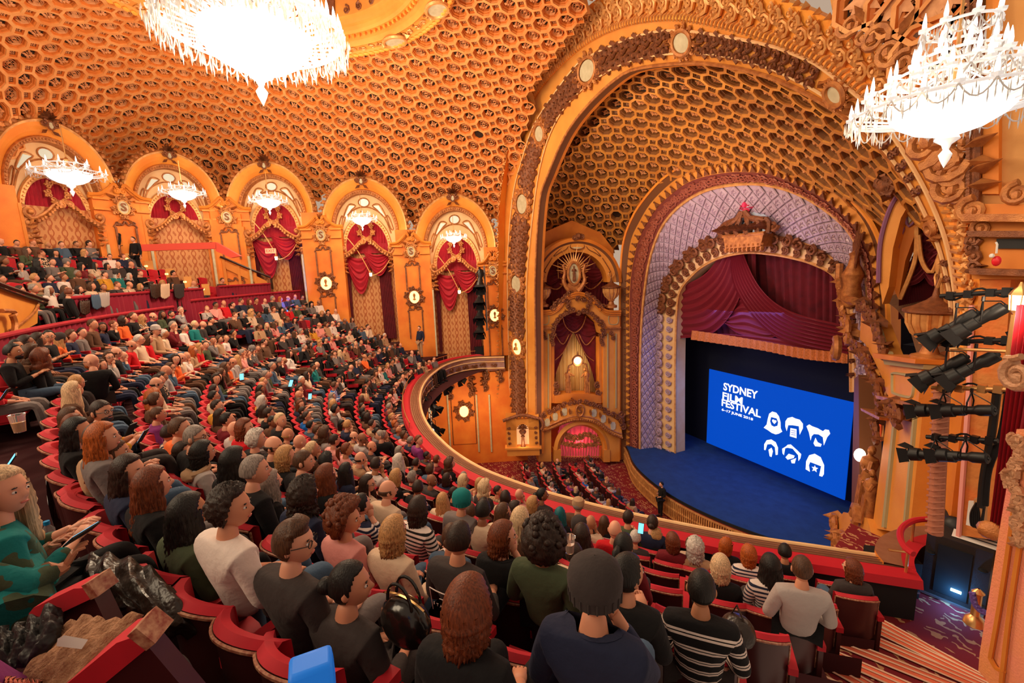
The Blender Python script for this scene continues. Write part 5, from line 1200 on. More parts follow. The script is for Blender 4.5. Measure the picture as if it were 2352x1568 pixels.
# ---------------------------------------------------------------- floors
CARP=mat('red_carpet',(.16,.006,.010),.9)
def carpet(m,base,pat,sc):
    nt=m.node_tree;b=nt.nodes['Principled BSDF'];N=nt.nodes.new;L=nt.links.new
    tc=N('ShaderNodeTexCoord');v=N('ShaderNodeTexVoronoi');v.feature='DISTANCE_TO_EDGE' if False else 'F1';v.inputs['Scale'].default_value=sc;v.inputs['Randomness'].default_value=.45
    w_=N('ShaderNodeTexWave');w_.wave_type='RINGS';w_.inputs['Scale'].default_value=sc*.8;w_.inputs['Distortion'].default_value=9;w_.inputs['Detail'].default_value=2;w_.inputs['Detail Scale'].default_value=2.2
    L(tc.outputs['Object'],v.inputs['Vector']);L(tc.outputs['Object'],w_.inputs['Vector'])
    a=N('ShaderNodeMath');a.operation='LESS_THAN';a.inputs[1].default_value=.48;L(v.outputs['Distance'],a.inputs[0])
    c=N('ShaderNodeMath');c.operation='GREATER_THAN';c.inputs[1].default_value=.80;L(w_.outputs['Fac'],c.inputs[0])
    d=N('ShaderNodeMath');d.operation='MULTIPLY';L(a.outputs[0],d.inputs[0]);L(c.outputs[0],d.inputs[1])
    mx=N('ShaderNodeMix');mx.data_type='RGBA';mx.inputs[6].default_value=(*base,1);mx.inputs[7].default_value=(*pat,1);L(d.outputs[0],mx.inputs[0]);L(mx.outputs[2],b.inputs['Base Color'])
carpet(CARP,(.20,.008,.014),(.50,.26,.12),3.2)
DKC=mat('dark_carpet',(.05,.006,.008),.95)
m=MB();m.add([(-40,2,0),(-3,2,0),(-3,19,0),(-40,19,0)],[(0,1,2,3)]);m.build('floor',CARP,kind='structure')
def polar(r,ph,z):return(BC[0]+r*math.sin(ph),BC[1]-r*math.cos(ph),z)
def zfl(r):return 5.55+(r-12.3)*.52
ROWS=[18.43+.83-.83*k for k in range(9)]
def phlim(r):
    lo=math.asin(max(-1,(-22.2-(r-12.66)*.52-BC[0])/r));hi=math.radians(np.interp(r,[12.6,13.05,13.77,14.85,15.78,16.52,17.6,18.43,19.26],[53.5,52.5,50.1,47.8,45.9,44.3,43.6,42.6,41.5]));return lo,hi
m=MB();WL=math.radians(-86);WR=math.radians(58)
def annulus(m,r0,r1,z,mi=0,p0=None,p1=None,riser=None,n=64):
    p0=WL if p0 is None else p0;p1=WR if p1 is None else p1;P=np.linspace(p0,p1,n)
    m.strip([polar(r0,p,z)for p in P],[polar(r1,p,z)for p in P],mi)
    if riser:m.strip([polar(r1,p,z)for p in P],[polar(r1,p,z+riser)for p in P],mi)
for k,r in enumerate(ROWS):
    hi=phlim(r)[1]+.012
    annulus(m,r-.75,r+.08,zfl(r),0,p1=hi,riser=.83*.52)
annulus(m,11.2,ROWS[-1]-.75,zfl(ROWS[-1]),0,p1=math.radians(52.5),riser=.0)
annulus(m,ROWS[0]+.08,21.1,9.3,0,p1=math.radians(48))
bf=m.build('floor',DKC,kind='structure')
# underside and fascia
RL=[(1160,812),(1120,813),(1085,815),(1040,822),(1000,835),(965,858),(945,880),(934,905),(932,930),(937,957),(950,985),(972,1012),(1000,1040),(1045,1072),(1100,1100),(1200,1138),(1300,1168),(1400,1194),(1500,1217),(1600,1238),(1700,1258),(1800,1275),(1900,1290),(2000,1306),(2110,1322)]
ZR=H-4.8
R_=smoothc([onZ(x,y,ZR)[:2]for x,y in RL],200)
T_=np.gradient(R_,axis=0);T_/=np.linalg.norm(T_,axis=1)[:,None];NR=np.stack([-T_[:,1],T_[:,0]],1)
if np.dot(NR[100],BC-R_[100])<0:NR=-NR
def rail(off,z):return[(*(R_[i]+NR[i]*off),z)for i in range(200)]
bal=m=MB();m.strip(rail(-.02,ZR-.85),rail(-.02,ZR-.02));m.strip(rail(.5,ZR-.12),rail(.5,ZR-.75),1);m.strip(rail(.5,ZR-.75),rail(.15,ZR-1.0),1);m.strip(rail(.15,ZR-1.0),rail(-3.0,ZR-1.5),1)
FASC=mat('fascia_plaster',(.36,.22,.24),.5,noise=(3,(.30,.12,.06)))
bf_=m.build('wall_balcony_front',[mat('black_backing',(.01,.008,.01),.7),FASC],kind='structure')
m=MB();
for a,b,z0,z1 in((-.16,-.12,ZR-.12,ZR+.0),(-.12,.10,ZR,ZR+.03),(.10,.16,ZR+.03,ZR-.06)):m.strip(rail(a,z0),rail(b,z1))
cush=m.build('rail_cushion',REDV if False else mat('rail_plush',(.50,.006,.018),.6,sheen=.4),bf_)
LEDG=mat('ledge_boards',(.33,.14,.07),.7,noise=(5,(.26,.10,.05)))
m=MB();m.strip(rail(.16,ZR-.04),rail(.52,ZR-.08));m.build('ledge',LEDG,bf_)
m=MB()
for off in(.22,.28,.34,.40):m.tube(rail(off,ZR-.035),.008,4)
m.build('ledge_groove',mat('groove_brown',(.16,.06,.03),.7),bf_)
m=MB();m.tube(rail(.53,ZR-.09),.045,6);m.tube(rail(.52,ZR-.34),.03,5);m.tube(rail(.51,ZR-.72),.04,5);m.build('ledge_bead',CREAM,bf_)
m=MB();m.tube(rail(-.10,ZR+.20)[:110],.018,6)
for i in range(4,110,8):p=rail(-.10,ZR)[i];m.tube([p,(p[0],p[1],ZR+.20)],.012,5)
m.build('brass_rail',BRASS,bf_)
for i in range(4,196,5):
    P,Q=rail(.53,ZR-.53)[i],rail(.53,ZR-.53)[min(i+1,199)];u=np.array(Q)-np.array(P);Fb=FR(P,u,(NR[i][0],NR[i][1],0));m=MB()
    curl(m,Fb,0,.0,.13,0,1 if i%2 else-1,1.4,.2,.02,seg=10);curl(m,Fb,.18,.0,.10,PI,-1 if i%2 else 1,1.2,.2,.02,seg=8);m.build('fascia_scroll',DGOLD,bf_)
# speaker cabinet on the far end of the rail, spot lamps hung under the front
def blackbox(name,c,sz,rz,label,cat):
    root=empty(name,c,label=label,cat=cat);R=Matrix.Rotation(rz,3,'Z');m=MB();m.box(c,sz,R);m.build('cabinet',BLACK,root,smooth=False);m=MB();f=R@Vector((0,-sz[1]/2-.01,0));m.box((c[0]+f.x,c[1]+f.y,c[2]),(sz[0]*.9,.02,sz[2]*.85),R);m.build('grille',MBLACK,root,smooth=False);return root
p=onZ(1102,812,ZR);blackbox('loudspeaker',(p[0],p[1],ZR+.24),(.95,.5,.45),.6,'black loudspeaker box on the far end of the balcony rail','loudspeaker')
def spotlamp(loc,aim,s,label,hang=None,group=None):
    """theatre spotlight: yoke, tapered body, lens tube, barn-door"""
    loc=np.array(loc,float);d=np.array(aim,float);d/=np.linalg.norm(d);q=Vector(d).to_track_quat('Z','Y').to_matrix()
    root=empty('stage_spotlight',tuple(loc),label=label,cat='stage light',**({'group':group}if group else{}))
    m=MB();m.lathe([(s*.20,-s*.9),(s*.26,-s*.85),(s*.27,-s*.35),(s*.20,-s*.2),(s*.19,s*.1)],tuple(loc),12,ax=q,cap=True);m.build('lamp_housing',BLACK,root)
    m=MB();m.lathe([(s*.19,s*.1),(s*.24,s*.12),(s*.24,s*.5),(s*.33,s*.55),(s*.36,s*.95)],tuple(loc),12,ax=q);m.build('lens_tube',BLACK,root)
    m=MB();c2=Vector(loc)+q@Vector((0,0,s*1.0))
    for k in range(4):
        a=k*PI/2;m.add([tuple(Vector(loc)+q@Vector((s*(x*math.cos(a)-y*math.sin(a)),s*(x*math.sin(a)+y*math.cos(a)),s*z)))for x,y,z in((-.33,.33,.92),(.33,.33,.92),(.40,.52,1.3),(-.40,.52,1.3))],[(0,1,2,3)])
    m.build('barn_door',MBLACK,root,smooth=False)
    m=MB();up=np.array([0,0,1.]);sd=np.cross(d,up);sd/=np.linalg.norm(sd)
    hg=s*.75 if hang is None else hang
    m.tube([loc+sd*s*.3,loc+sd*s*.34+up*s*.45,loc+up*hg-0*sd,loc-sd*s*.34+up*s*.45,loc-sd*s*.3],s*.035,5);m.tube([loc+up*hg,loc+up*(hg+s*.2)],s*.06,6);m.build('yoke',METAL,root)
    m=MB();m.ell(tuple(loc-d*s*.9),s*.10,n=6,m=4);m.tube([loc-d*s*.88+up*s*.1,loc-d*s*.7+up*s*.35,loc+up*hg],s*.025,4);m.build('cable',BLACK,root);return root
pos=['highest','second highest','third','lowest']
for(x,y,off,dz),lb in zip(((1045,862,.9,-.75),(1012,880,.9,-.75),(985,893,.9,-.8),(982,900,1.0,-1.1),(985,925,.8,-1.4)),('rightmost spotlight under the far balcony front','second spotlight from the right under the far balcony front','upper of the two angled spotlights under the far balcony front','lower of the two angled spotlights under the far balcony front','spotlight on the ladder below the balcony front')):
    p=onZ(x,y,ZR-.9);spotlamp(p,(.65,.4,-.5),.5,lb)
lad=empty('lighting_ladder',tuple(onZ(985,950,ZR-2.2)),label='hanging lighting ladder with lit lamp below the balcony front',cat='lighting ladder')
m=MB();q=onZ(982,905,ZR-1.0)
for dx in(0,.35):m.tube([q+[dx,0,0],q+[dx,0,-2.6]],.03,5)
for k in range(7):m.tube([q+[-.3,0,-.35*k-.2],q+[.65,0,-.35*k-.2]],.025,5)
m.build('ladder_frame',STEEL,lad);m=MB();m.box(tuple(q+[.2,.1,-1.9]),(.5,.3,.25));m.build('lit_lamp',GLOWB,lad,smooth=False)
for k,(z_,lb)in enumerate(((-1.5,'upper ladder spotlight beside the balcony curve'),(-2.15,'lower ladder spotlight beside the balcony curve'))):spotlamp(q+[.3+.3*k,.1,z_],(.7,.4,-.5),.45,lb)
# hanging rig beside the nearest arch
rig=empty('lamp_rig',tuple(onX(1100,700,-22.0)),label='vertical pipe of stage lights hanging in front of the arch beside the proscenium',cat='lighting rig')
m=MB();a_,b_=onX(1112,610,-21.6),onX(1110,760,-21.6);m.tube([a_,(a_[0],a_[1],b_[2])],.05,6);m.build('pipe',STEEL,rig)
for k,y in enumerate((640,675,710,742)):spotlamp(onX(1103,y,-21.5),(.6,-.3,-.75),.62,pos[k].capitalize()+' spotlight on the pipe beside the proscenium')
# litter bin in the stalls
p=onZ(1122,1040,0);root=empty('litter_bin',tuple(p),label='black cylindrical litter bin by the orange wall in the stalls',cat='bin');m=MB();m.lathe([(.28,0),(.30,.7),(.30,.85),(.22,.95)],tuple(p),16);m.build('bin_body',BLACK,root);m=MB();m.lathe([(.305,.25),(.305,.6)],tuple(p),16,a0=-2.2,a1=-1.2);m.build('label_panel',WHITE,root)
# ---------------------------------------------------------------- low parapet behind the block and cloth-draped front of the upper block
def parapet(name,r,p0,p1,z0,z1,m_,label,th=.12,folds=True,top=None):
    n=int(abs(p1-p0)*r*14)+8;P=np.linspace(p0,p1,n);m=MB()
    f=(lambda i:.025*math.sin(i*1.9))if folds else(lambda i:0)
    za=z1 if callable(z1)else(lambda p:z1)
    m.strip([polar(r-f(i),p,za(p))for i,p in enumerate(P)],[polar(r-f(i),p,z0)for i,p in enumerate(P)]);m.strip([polar(r+th,p,za(p))for p in P],[polar(r+th,p,z0)for p in P])
    root=empty(name,polar(r,(p0+p1)/2,z0),label=label,cat='parapet');m.build('cloth_front',m_,root)
    m=MB();m.strip([polar(r-.04,p,za(p)+.02)for p in P],[polar(r+th,p,za(p)+.02)for p in P]);m.tube([polar(r-.02,p,za(p)+.01)for p in P],.05,6);m.build('top_roll',REDV if top is None else top,root)
    for pe in(P[0],P[-1]):m=MB();m.add([polar(r-.03,pe,z0),polar(r+th,pe,z0),polar(r+th,pe,za(pe)),polar(r-.03,pe,za(pe))],[(0,1,2,3)]);m.build('end_panel',m_,root)
    return root
PCL=mat('crimson_cloth',(.27,.006,.028),.75,sheen=.5)
R2D=math.radians
parapet('low_parapet',19.75,R2D(-17.6),R2D(40),9.2,10.4,PCL,'long crimson cloth parapet behind the last row of the lower block')
parapet('low_parapet',19.75,R2D(-42),R2D(-20.5),9.2,10.55,PCL,'short crimson cloth parapet with white-haired people before it, left wall side')
def upz(p):return 10.9
ph=lambda x,y,r:math.atan2(*(lambda q:(q[0]-BC[0],-(q[1]-BC[1])))(onR(x,y,r)))
def onR(x,y,r):
    d=ray(x,y);o=-BC;a=d[0]**2+d[1]**2;b=2*(d[0]*o[0]+d[1]*o[1]);c=o@o-r*r
    D=math.sqrt(max(b*b-4*a*c,0));return CAMP+d*max((-b+D)/2/a,(-b-D)/2/a)
parapet('upper_parapet',21.0,ph(464,657,21.),ph(158,690,21.),9.3,10.93,PCL,'crimson cloth front of the upper block with coats laid over it')
parapet('upper_parapet',21.0,ph(618,640,21.),ph(500,652,21.),9.3,10.98,PCL,'shorter crimson cloth front of the upper block before the orange stair wall')
# upper block steps
UR=[21.75+.84*k for k in range(6)]
def zup(r):return 10.05+(r-21.75)*.50
m=MB()
for r in UR:annulus(m,r-.72,r+.12,zup(r),0,p0=math.radians(-62),p1=ph(158,690,21.)+.3,riser=.43)
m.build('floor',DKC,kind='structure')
F5=FR((-24.3,-9,H),(.35,1,0),(1,-.35,0))
m=MB();a0,h0=F5.px(330,600);a1,h1=F5.px(495,556);m.fbox(F5,a0,a1,F5.px(400,574)[1],h1,-.2,0);m.prism(F5,[F5.px(495,556),F5.px(552,588),F5.px(530,592),F5.px(495,576)][::-1],-.2,0);bw=m.build('back_barrier',mat('salmon_barrier',(.72,.07,.04),.6),smooth=False,label='salmon red barrier behind the last upper row',cat='barrier')if False else m.build('back_barrier',mat('salmon_barrier',(.72,.07,.04),.6),smooth=False);tag(bw,'salmon red barrier wall behind the empty upper seats','barrier')
# orange stair enclosure with dark handrail
Fs=FR(onR(620,640,21.2),(1,.1,0),(0,0,1));p0=onR(617,640,21.1)
u=np.array([p0[0]-onR(515,640,22.6)[0],p0[1]-onR(515,640,22.6)[1],0]);n=np.array([u[1],-u[0],0]);n=n if np.dot(n,CAMP-p0)>0 else-n
Fs=FR((p0[0],p0[1],H),u,n);se=empty('stair_enclosure',tuple(p0),label='orange panelled stair enclosure with dark wooden handrail in the upper block',cat='stair wall')
poly(Fs,[(508,587),(614,590),(619,640),(604,640),(515,597)],-.8,-.7,'back_panel',ORANGE,se);poly(Fs,[(538,606),(600,608),(604,634)],-.7,-.66,'raised_panel',BAND2,se)
m=MB();tpx(m,Fs,[(508,587),(614,590)],.05,-.6,6,5);tpx(m,Fs,[(506,589),(560,612),(622,637)],.06,.05,10,6);tpx(m,Fs,[(622,637),(626,664)],.06,.05,4,5);m.build('handrail',mat('dark_wood',(.035,.012,.008),.35),se)
poly(Fs,[(514,600),(520,600),(612,645),(620,662),(590,650),(520,618)],-.05,0.,'stringer',BAND2,se)
for x in(516,548,584):m=MB();m.fbox(Fs,Fs.px(x,620)[0]-.06,Fs.px(x,620)[0]+.06,Fs.px(x,655)[1],Fs.px(x,588+(x-508)*.45)[1],-.06,.02);m.build('post',BAND2,se,smooth=False)
# exit sign and blue projection on the wall by the middle arch
ex=empty('exit_sign',tuple(onX(621,576,-25.6)),label='small lit exit sign on the wall of the middle arch',cat='exit sign');Fx=FR(onX(621,576,-25.4),(.2,1,0),(1,-.2,0));m=MB();m.fbox(Fx,-.24,.24,-.12,.12,-.1,0);m.build('sign_box',mat('exit_box',(.8,.35,.2),.4,emis=((1,.35,.15),.6)),ex,smooth=False);text_mesh('EXIT',.2,Fx,0,0,.01,mat('exit_red',(.7,.02,.02),.5),'lettering',ex,.004)
light('blue_stair_light','SPOT',tuple(onX(660,690,-24.3)+np.array([.8,0,-.5])),260,(.03,.10,1.0),.1,aim=tuple(onX(655,650,-25.6)),spot=1.1)
# ---------------------------------------------------------------- left stair: landing wall with sloping rail in front of the usher
Fu=FR(onR(40,700,20.6),(1,.12,0),(.12,-1,0));Fu=FR(Fu.o,Fu.u,-Fu.n if np.dot(Fu.n,CAMP-Fu.o)<0 else Fu.n)
sl=empty('stair_wall',tuple(Fu.o),label='ochre stair wall with dark sloping handrail at the far left edge',cat='stair wall')
poly(Fu,[(-60,640),(0,663),(88,695),(86,742),(60,756),(-60,790)],-.15,0,'plaster_panel',BAND,sl);m=MB();tpx(m,Fu,[(-60,632),(0,657),(98,690)],.045,.08,8,6);tpx(m,Fu,[(-60,640),(0,665),(94,697)],.03,.06,8,6);m.build('handrail',MATS['dark_wood'],sl)
m=MB();tpx(m,Fu,[(-20,715),(6,716),(12,722),(8,728)],.05,.15,10,6);tpx(m,Fu,[(5,725),(12,745),(8,775)],.06,.15,8,6);tpx(m,Fu,[(10,762),(40,745),(70,720),(82,700)],.03,.05,10,5);m.build('scroll_newel',GOLD,sl)
# ---------------------------------------------------------------- right foreground: landing, steps, cabinet, ropes, wall
ZL=5.75
m=MB();P=[onZ(x,y,ZL)for x,y in((2005,1360),(2130,1375),(2300,1390),(2420,1480),(2300,1600),(2100,1480),(2005,1425))];m.add([tuple(p)for p in P],[tuple(range(len(P)))]);m.add([(-4.9,9.9,ZL-.02),(-1.2,9.9,ZL-.02),(-1.2,6.5,ZL-.02),(-4.2,7.5,ZL-.02)],[(0,1,2,3)])
cp=m.build('floor',CARP,smooth=False,kind='structure')
G=[((2010,1416),(2222,1532)),((1996,1430),(2226,1541)),((1963,1444),(2245,1565)),((1928,1467),(2184,1568)),((1915,1496),(2082,1568)),((1900,1514),(1998,1568)),((1850,1535),(1920,1568))]
ZG=[ZL+.16+.17*k for k in range(7)];ST=mat('nosing_red_gleam',(.80,.16,.08),.35,spec=.6);STL=mat('nosing_strip',(.95,.62,.42),.3,.4)  # salmon base and pale strips hold the specular gleam of the brass
L3=[]
for k,((x0,y0),(x1,y1))in enumerate(G):
    a,b=onZ(x0,y0,ZG[k]),onZ(x1,y1,ZG[k]);d=b-a;ln=np.linalg.norm(d);b=a+d/ln*max(ln,1.9);L3.append((a-d/ln*.12,b))
stairs=empty('aisle_stairs',tuple(L3[0][0]),label='carpeted aisle steps with brass nosings coloured with a red gleam at the lower right',cat='stairs')
for k in range(7):
    a,b=L3[k];nx=L3[k+1]if k<6 else(a+np.array([-.25,-.45,0]),b+np.array([-.1,-.5,0]))
    z=ZG[k];m=MB();c,d=nx[0].copy(),nx[1].copy();c[2]=d[2]=z;dn=np.array([0,0,-.17])
    m.add([tuple(a),tuple(b),tuple(d),tuple(c),tuple(a+dn),tuple(b+dn)],[(0,1,2,3),(0,4,5,1)]);st_p=m.build('step',CARP,stairs,smooth=False)
    m=MB();off=(c-a)*.16/max(np.linalg.norm(c-a),.01)*1.0;offd=(d-b)*.16/max(np.linalg.norm(d-b),.01);up=np.array([0,0,.012])
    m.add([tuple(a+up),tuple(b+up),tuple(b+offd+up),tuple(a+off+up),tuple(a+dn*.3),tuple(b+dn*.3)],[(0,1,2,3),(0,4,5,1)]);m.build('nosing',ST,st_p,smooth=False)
    m=MB()
    for f in(.0,.45,1.):m.tube([a+off*f+up*1.6,b+offd*f+up*1.6],.012,4)
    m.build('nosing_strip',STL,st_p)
# speaker cabinet with notice
c1,c2=onZ(2122,1360,ZL),onZ(2238,1408,ZL);u=c2-c1;n=np.array([u[1],-u[0],0]);n=n if np.dot(n,CAMP-c1)>0 else-n;Fc=FR(c1,u,n);Wc=np.linalg.norm(u)
cab=empty('monitor_cabinet',tuple(c1),label='big black wedge speaker cabinet with notice sheet and blue indicator light on the landing',cat='speaker cabinet')
x0=-.05;h1=1.28;m=MB();P=[(0,0),(0,h1*.84),(-.55,h1),(-1.0,h1),(-1.0,0)]
vs=[Fc(x0,h,d)for d,h in P]+[Fc(Wc+.1,h,d)for d,h in P];m.add(vs,[(0,1,2,3,4),(9,8,7,6,5)]+[(i,(i+1)%5,5+(i+1)%5,5+i)for i in range(5)]);m.build('cabinet',mat('cabinet_black',(.02,.013,.012),.55,bump=(120,.3)),cab,smooth=False)
m=MB();m.fbox(Fc,.10,Wc-.1,.12,h1*.74,0,.02);m.build('grille',MBLACK,cab,smooth=False);m=MB();m.fbox(Fc,x0,Wc+.1,0,.035,0,.03);m.build('base_strip',STEEL,cab,smooth=False)
sq=[Fc(x,h1*.84+(h1*.16)*t+.012,-.55*t+.003)for x,t in((.22,.12),(.88,.12),(.88,.95),(.22,.95))];m=MB();m.add([tuple(p)for p in sq],[(0,1,2,3)]);no=m.build('notice_sheet',WHITE,cab,smooth=False)
m=MB();INK=mat('print_ink',(.05,.05,.06),.7)
for k in range(6):
    t=.25+.11*k;w_=.22 if k%2 else .27
    q=[Fc(.55+s_*w_,h1*.84+(h1*.16)*tt+.018,-.55*tt+.003)for s_,tt in((-1,t),(1,t),(1,t+.04),(-1,t+.04))];m.add([tuple(p)for p in q],[(0,1,2,3)])
m.build('printed_lines',INK,no,smooth=False)
m=MB();m.fbox(Fc,.30,.42,.24,.28,.02,.035);m.build('blue_indicator',mat('blue_led',(.2,.5,1),.3,emis=((.15,.5,1),30)),cab,smooth=False);m=MB();m.fbox(Fc,.56,.60,.18,.2,.02,.035);m.fbox(Fc,.86,.88,.17,.19,.02,.035);m.build('green_indicator',mat('green_led',(.3,1,.1),.3,emis=((.4,1,.1),12)),cab,smooth=False)
for x in(.02,Wc+.02):m=MB();m.ell(tuple(Fc(x,.75,.0)),(.06,.06,.035),n=8,m=4);m.build('handle_cup',MBLACK,cab)
light('blue_led_glow','POINT',tuple(Fc(.36,.22,.14)),9,(.08,.4,1),.02)
# red curved box rail beyond the cabinet
rb=empty('curved_box_rail',tuple(onZ(2080,1290,ZR)),label='red curved rail and ledge of the small box beside the black cabinet',cat='railing')
m=MB();P=[onZ(x,y,ZR+.38)for x,y in smoothc([(2198,1198),(2150,1192),(2100,1195),(2072,1212),(2068,1235),(2080,1258),(2098,1272)],30)];m.tube(P,.045,8);m.build('red_rail',mat('rail_plush',(.5,.006,.018)),rb)
m=MB();
for i in(3,14,27):m.tube([P[i],(P[i][0],P[i][1],ZR-.1)],.02,6)
m.tube([onZ(2040,1262,ZR+.2),onZ(2100,1270,ZR+.2)],.02,6);m.build('brass_post',BRASS,rb)
m=MB();O_=[onZ(x,y,ZR)for x,y in smoothc([(2200,1208),(2120,1207),(2060,1215),(2020,1235),(2010,1262),(2030,1290)],30)];I_=[onZ(x,y,ZR)for x,y in smoothc([(2200,1222),(2140,1225),(2095,1235),(2075,1255),(2070,1275),(2075,1300)],30)];J_=[onZ(x,y,ZR)for x,y in smoothc([(2200,1240),(2150,1245),(2120,1255),(2105,1275),(2100,1290),(2105,1312)],30)]
m.strip(O_,I_);m.build('outer_ledge',LEDG,rb);m=MB();m.strip(I_,J_);m.build('plush_ledge',MATS['rail_plush'],rb);m=MB();m.strip(O_,[p-np.array([0,0,1.1])for p in O_]);m.build('ledge_side',BAND2,rb)
m=MB();bx=onZ(2190,1215,ZR+.35);m.ell(tuple(bx),(.2,.14,.22),n=8,m=6);m.build('black_cover',BLACK,rb)
# low black cases under the rail
m=MB();c1,c2=onZ(2005,1362,ZL),onZ(2110,1375,ZL);u=c2-c1;n=np.array([u[1],-u[0],0]);n=n if np.dot(n,CAMP-c1)>0 else-n;Fk=FR(c1,u,n);rt=empty('flight_case',tuple(c1),label='low black equipment case under the red rail left of the cabinet',cat='case');m.fbox(Fk,0,np.linalg.norm(u),0,.62,-.4,0);m.build('case_body',MBLACK,rt,smooth=False);m=MB();m.fbox(Fk,.1,np.linalg.norm(u),.1,.13,0,.02);m.build('edge_strip',STEEL,rt,smooth=False)
# right wall: frames from far to near
Wr=[onY(2236,700,9.3),onY(2300,900,7.2),onY(2352,1000,5.9),onY(2420,1100,4.6)]
def wall_fr(a,b):
    u=b-a;u[2]=0;n=np.array([u[1],-u[0],0]);n=n if np.dot(n,CAMP-a)>0 else-n;return FR((a[0],a[1],H),u,n)
F0=FR((0,9.25,H),(1,0,0),(0,-1,0))
rw=poly(F0,[(2098,140),(2150,205),(2196,300),(2226,420),(2244,560),(2250,760),(2262,1300),(2480,1500),(2520,-80),(1880,-90),(1900,20),(1990,80)],-.35,-.15,'wall_right',mat('ochre_wall',(.80,.40,.12),.6,noise=(1.2,(.72,.32,.08)),bump=(60,.15)),None);rw['kind']='structure'
m=MB()
for x,y,r_,s_ in((1952,58,.2,1),(1985,82,.18,-1),(2010,92,.24,1),(2045,120,.22,-1),(2075,145,.2,1),(2125,335,.34,1),(2150,318,.2,-1),(2172,372,.30,-1),(2192,400,.22,1),(2185,432,.22,1),(2195,455,.12,-1),(2215,330,.18,-1)):curl(m,F0,*F0.px(x,y),r_,x*.7,s_,1.4,.26,.0,seg=16,n=6)
for x,y,a_ in((2060,95,1),(1990,60,2),(2120,345,0),(2205,345,.3),(2210,372,-.2),(2215,400,.3),(2212,430,0),(2105,310,2)):leaf(m,F0,*F0.px(x,y),.45,.2,a_,.12)
m.build('acanthus_frieze',GOLD,rw)
m=MB();tpx(m,F0,[(2244,-60),(2247,200),(2238,480)],.06,.0,20,6)
for k in range(60):q=F0.px(2246-.00003*(k*9-250)**2,-40+k*9);m.ell(F0(q[0]-.08,q[1],.02),.05,n=5,m=4)
m.build('carved_strip',DGOLD,rw)
poly(F0,[(2262,-60),(2292,-60),(2290,445),(2252,445)],-.15,-.05,'orange_stripe',COVE,rw)
# big coffers above the arch, top right
for x,y,r_,k_ in((1985,-2,.62,0),(2062,5,.62,1),(2140,10,.66,0),(2122,122,.60,1),(2180,-10,.5,0)):
    a,h=F0.px(x,y);m=MB();O=[(r_*1.12*px_,r_*1.12*py_)for px_,py_ in OCT]
    for(s0,d0),(s1,d1),mi in(((1.,.05),(.86,.05),0),((.86,.05),(.84,-.02),1),((.84,-.02),(.70,-.04),1),((.70,-.04),(.66,-.12),1)):
        A=[F0(a+p[0]*s0,h+p[1]*s0,d0)for p in O];B=[F0(a+p[0]*s1,h+p[1]*s1,d1)for p in O];m.add(A+B,[(i,(i+1)%8,8+(i+1)%8,8+i)for i in range(8)],mi)
    m.add([F0(a+p[0]*.66,h+p[1]*.66,-.12)for p in O],[tuple(range(8))],2);cf=m.build('coffer',[WEB,WEBIN,DARK],rw,smooth=False);m=MB()
    for j in range(8):leaf(m,F0,a,h,r_*.6,r_*.25,j*PI/4,-.05);curl(m,F0,a+r_*.32*math.cos(j*PI/4),h+r_*.32*math.sin(j*PI/4),r_*.12,j,1,1.1,.3,-.06,seg=7)
    m.build('rosette',FLOW,cf)
a,h=F0.px(2090,68);m=MB();m.prism(F0,[(a,h-.36),(a+.36,h),(a,h+.36),(a-.36,h)],-.15,-.05);q_=m.build('square_coffer',WEBIN,rw,smooth=False);m=MB();m.prism(F0,[(a,h-.26),(a+.26,h),(a,h+.26),(a-.26,h)],-.05,-.03);m.build('square_back',SQB,q_,smooth=False)
# capital, entablature and lower wall
F1=wall_fr(Wr[0],Wr[1]);F1=FR((Wr[0][0],9.05,H),(1,-.10,0),(0,-1,0))
pil=empty('giant_pilaster',tuple(F1(*F1.px(2290,1000),0)),label='orange pilaster with scroll capital behind the lantern at the right edge',cat='pilaster')
poly(F1,[(2240,640),(2400,640),(2400,470),(2236,468)],-.5,.1,'capital_block',BAND2,pil);poly(F1,[(2225,492),(2400,492),(2400,510),(2235,508)],.1,.35,'upper_cornice',GOLD,pil);poly(F1,[(2238,530),(2400,530),(2400,545),(2242,543)],.1,.25,'carved_band',DGOLD,pil);poly(F1,[(2248,614),(2400,618),(2400,632),(2250,628)],.1,.3,'lower_cornice',DGOLD,pil)
poly(F1,[(2302,548),(2400,548),(2400,571),(2301,570)],.1,.14,'black_panel',BLACK,pil)
for x,y,r_ in((2242,483,.18),(2264,523,.12),(2350,445,.15)):m=MB();curl(m,F1,*F1.px(x,y),r_,PI/2,1,1.5,.28,.12,seg=18,n=7);m.ell(F1(*F1.px(x,y),.10),r_*.4,n=8,m=6);m.build('volute',GOLD,pil)
ROUGH=mat('rough_orange',(.72,.16,.03),.8,noise=(2.5,(.60,.22,.05)),bump=(9,1.2))
poly(F1,[(2256,640),(2330,640),(2290,1235),(2205,1225)],-.5,.05,'rough_shaft',ROUGH,pil);m=MB();tpx(m,F1,[(2238,700),(2232,900),(2222,1050),(2205,1290)],.035,.08,16,5);m.build('pink_edge',mat('pink_edge',(.85,.35,.30),.5),pil)
m=MB();curls(m,F1,[(2244,550),(2248,580),(2246,610)],.1,.15,4);m.build('side_ornament',DGOLD,pil)
rl=empty('red_heart_lamp',tuple(F1(*F1.px(2331,595),.5)),label='small hanging red and white tag lamp above the big lantern',cat='tag');m=MB();m.ell(tuple(F1(*F1.px(2331,597),.5)),(.05,.03,.07),n=8,m=6);m.build('red_body',mat('tag_red',(.7,.01,.02),.4),rl);m=MB();m.ell(tuple(F1(*F1.px(2324,585),.55)),(.03,.02,.03),n=6,m=4);m.tube([F1(*F1.px(2331,580),.5),F1(*F1.px(2333,560),.5),F1(*F1.px(2330,555),.5)],.012,5);m.build('white_patch',WHITE,rl)
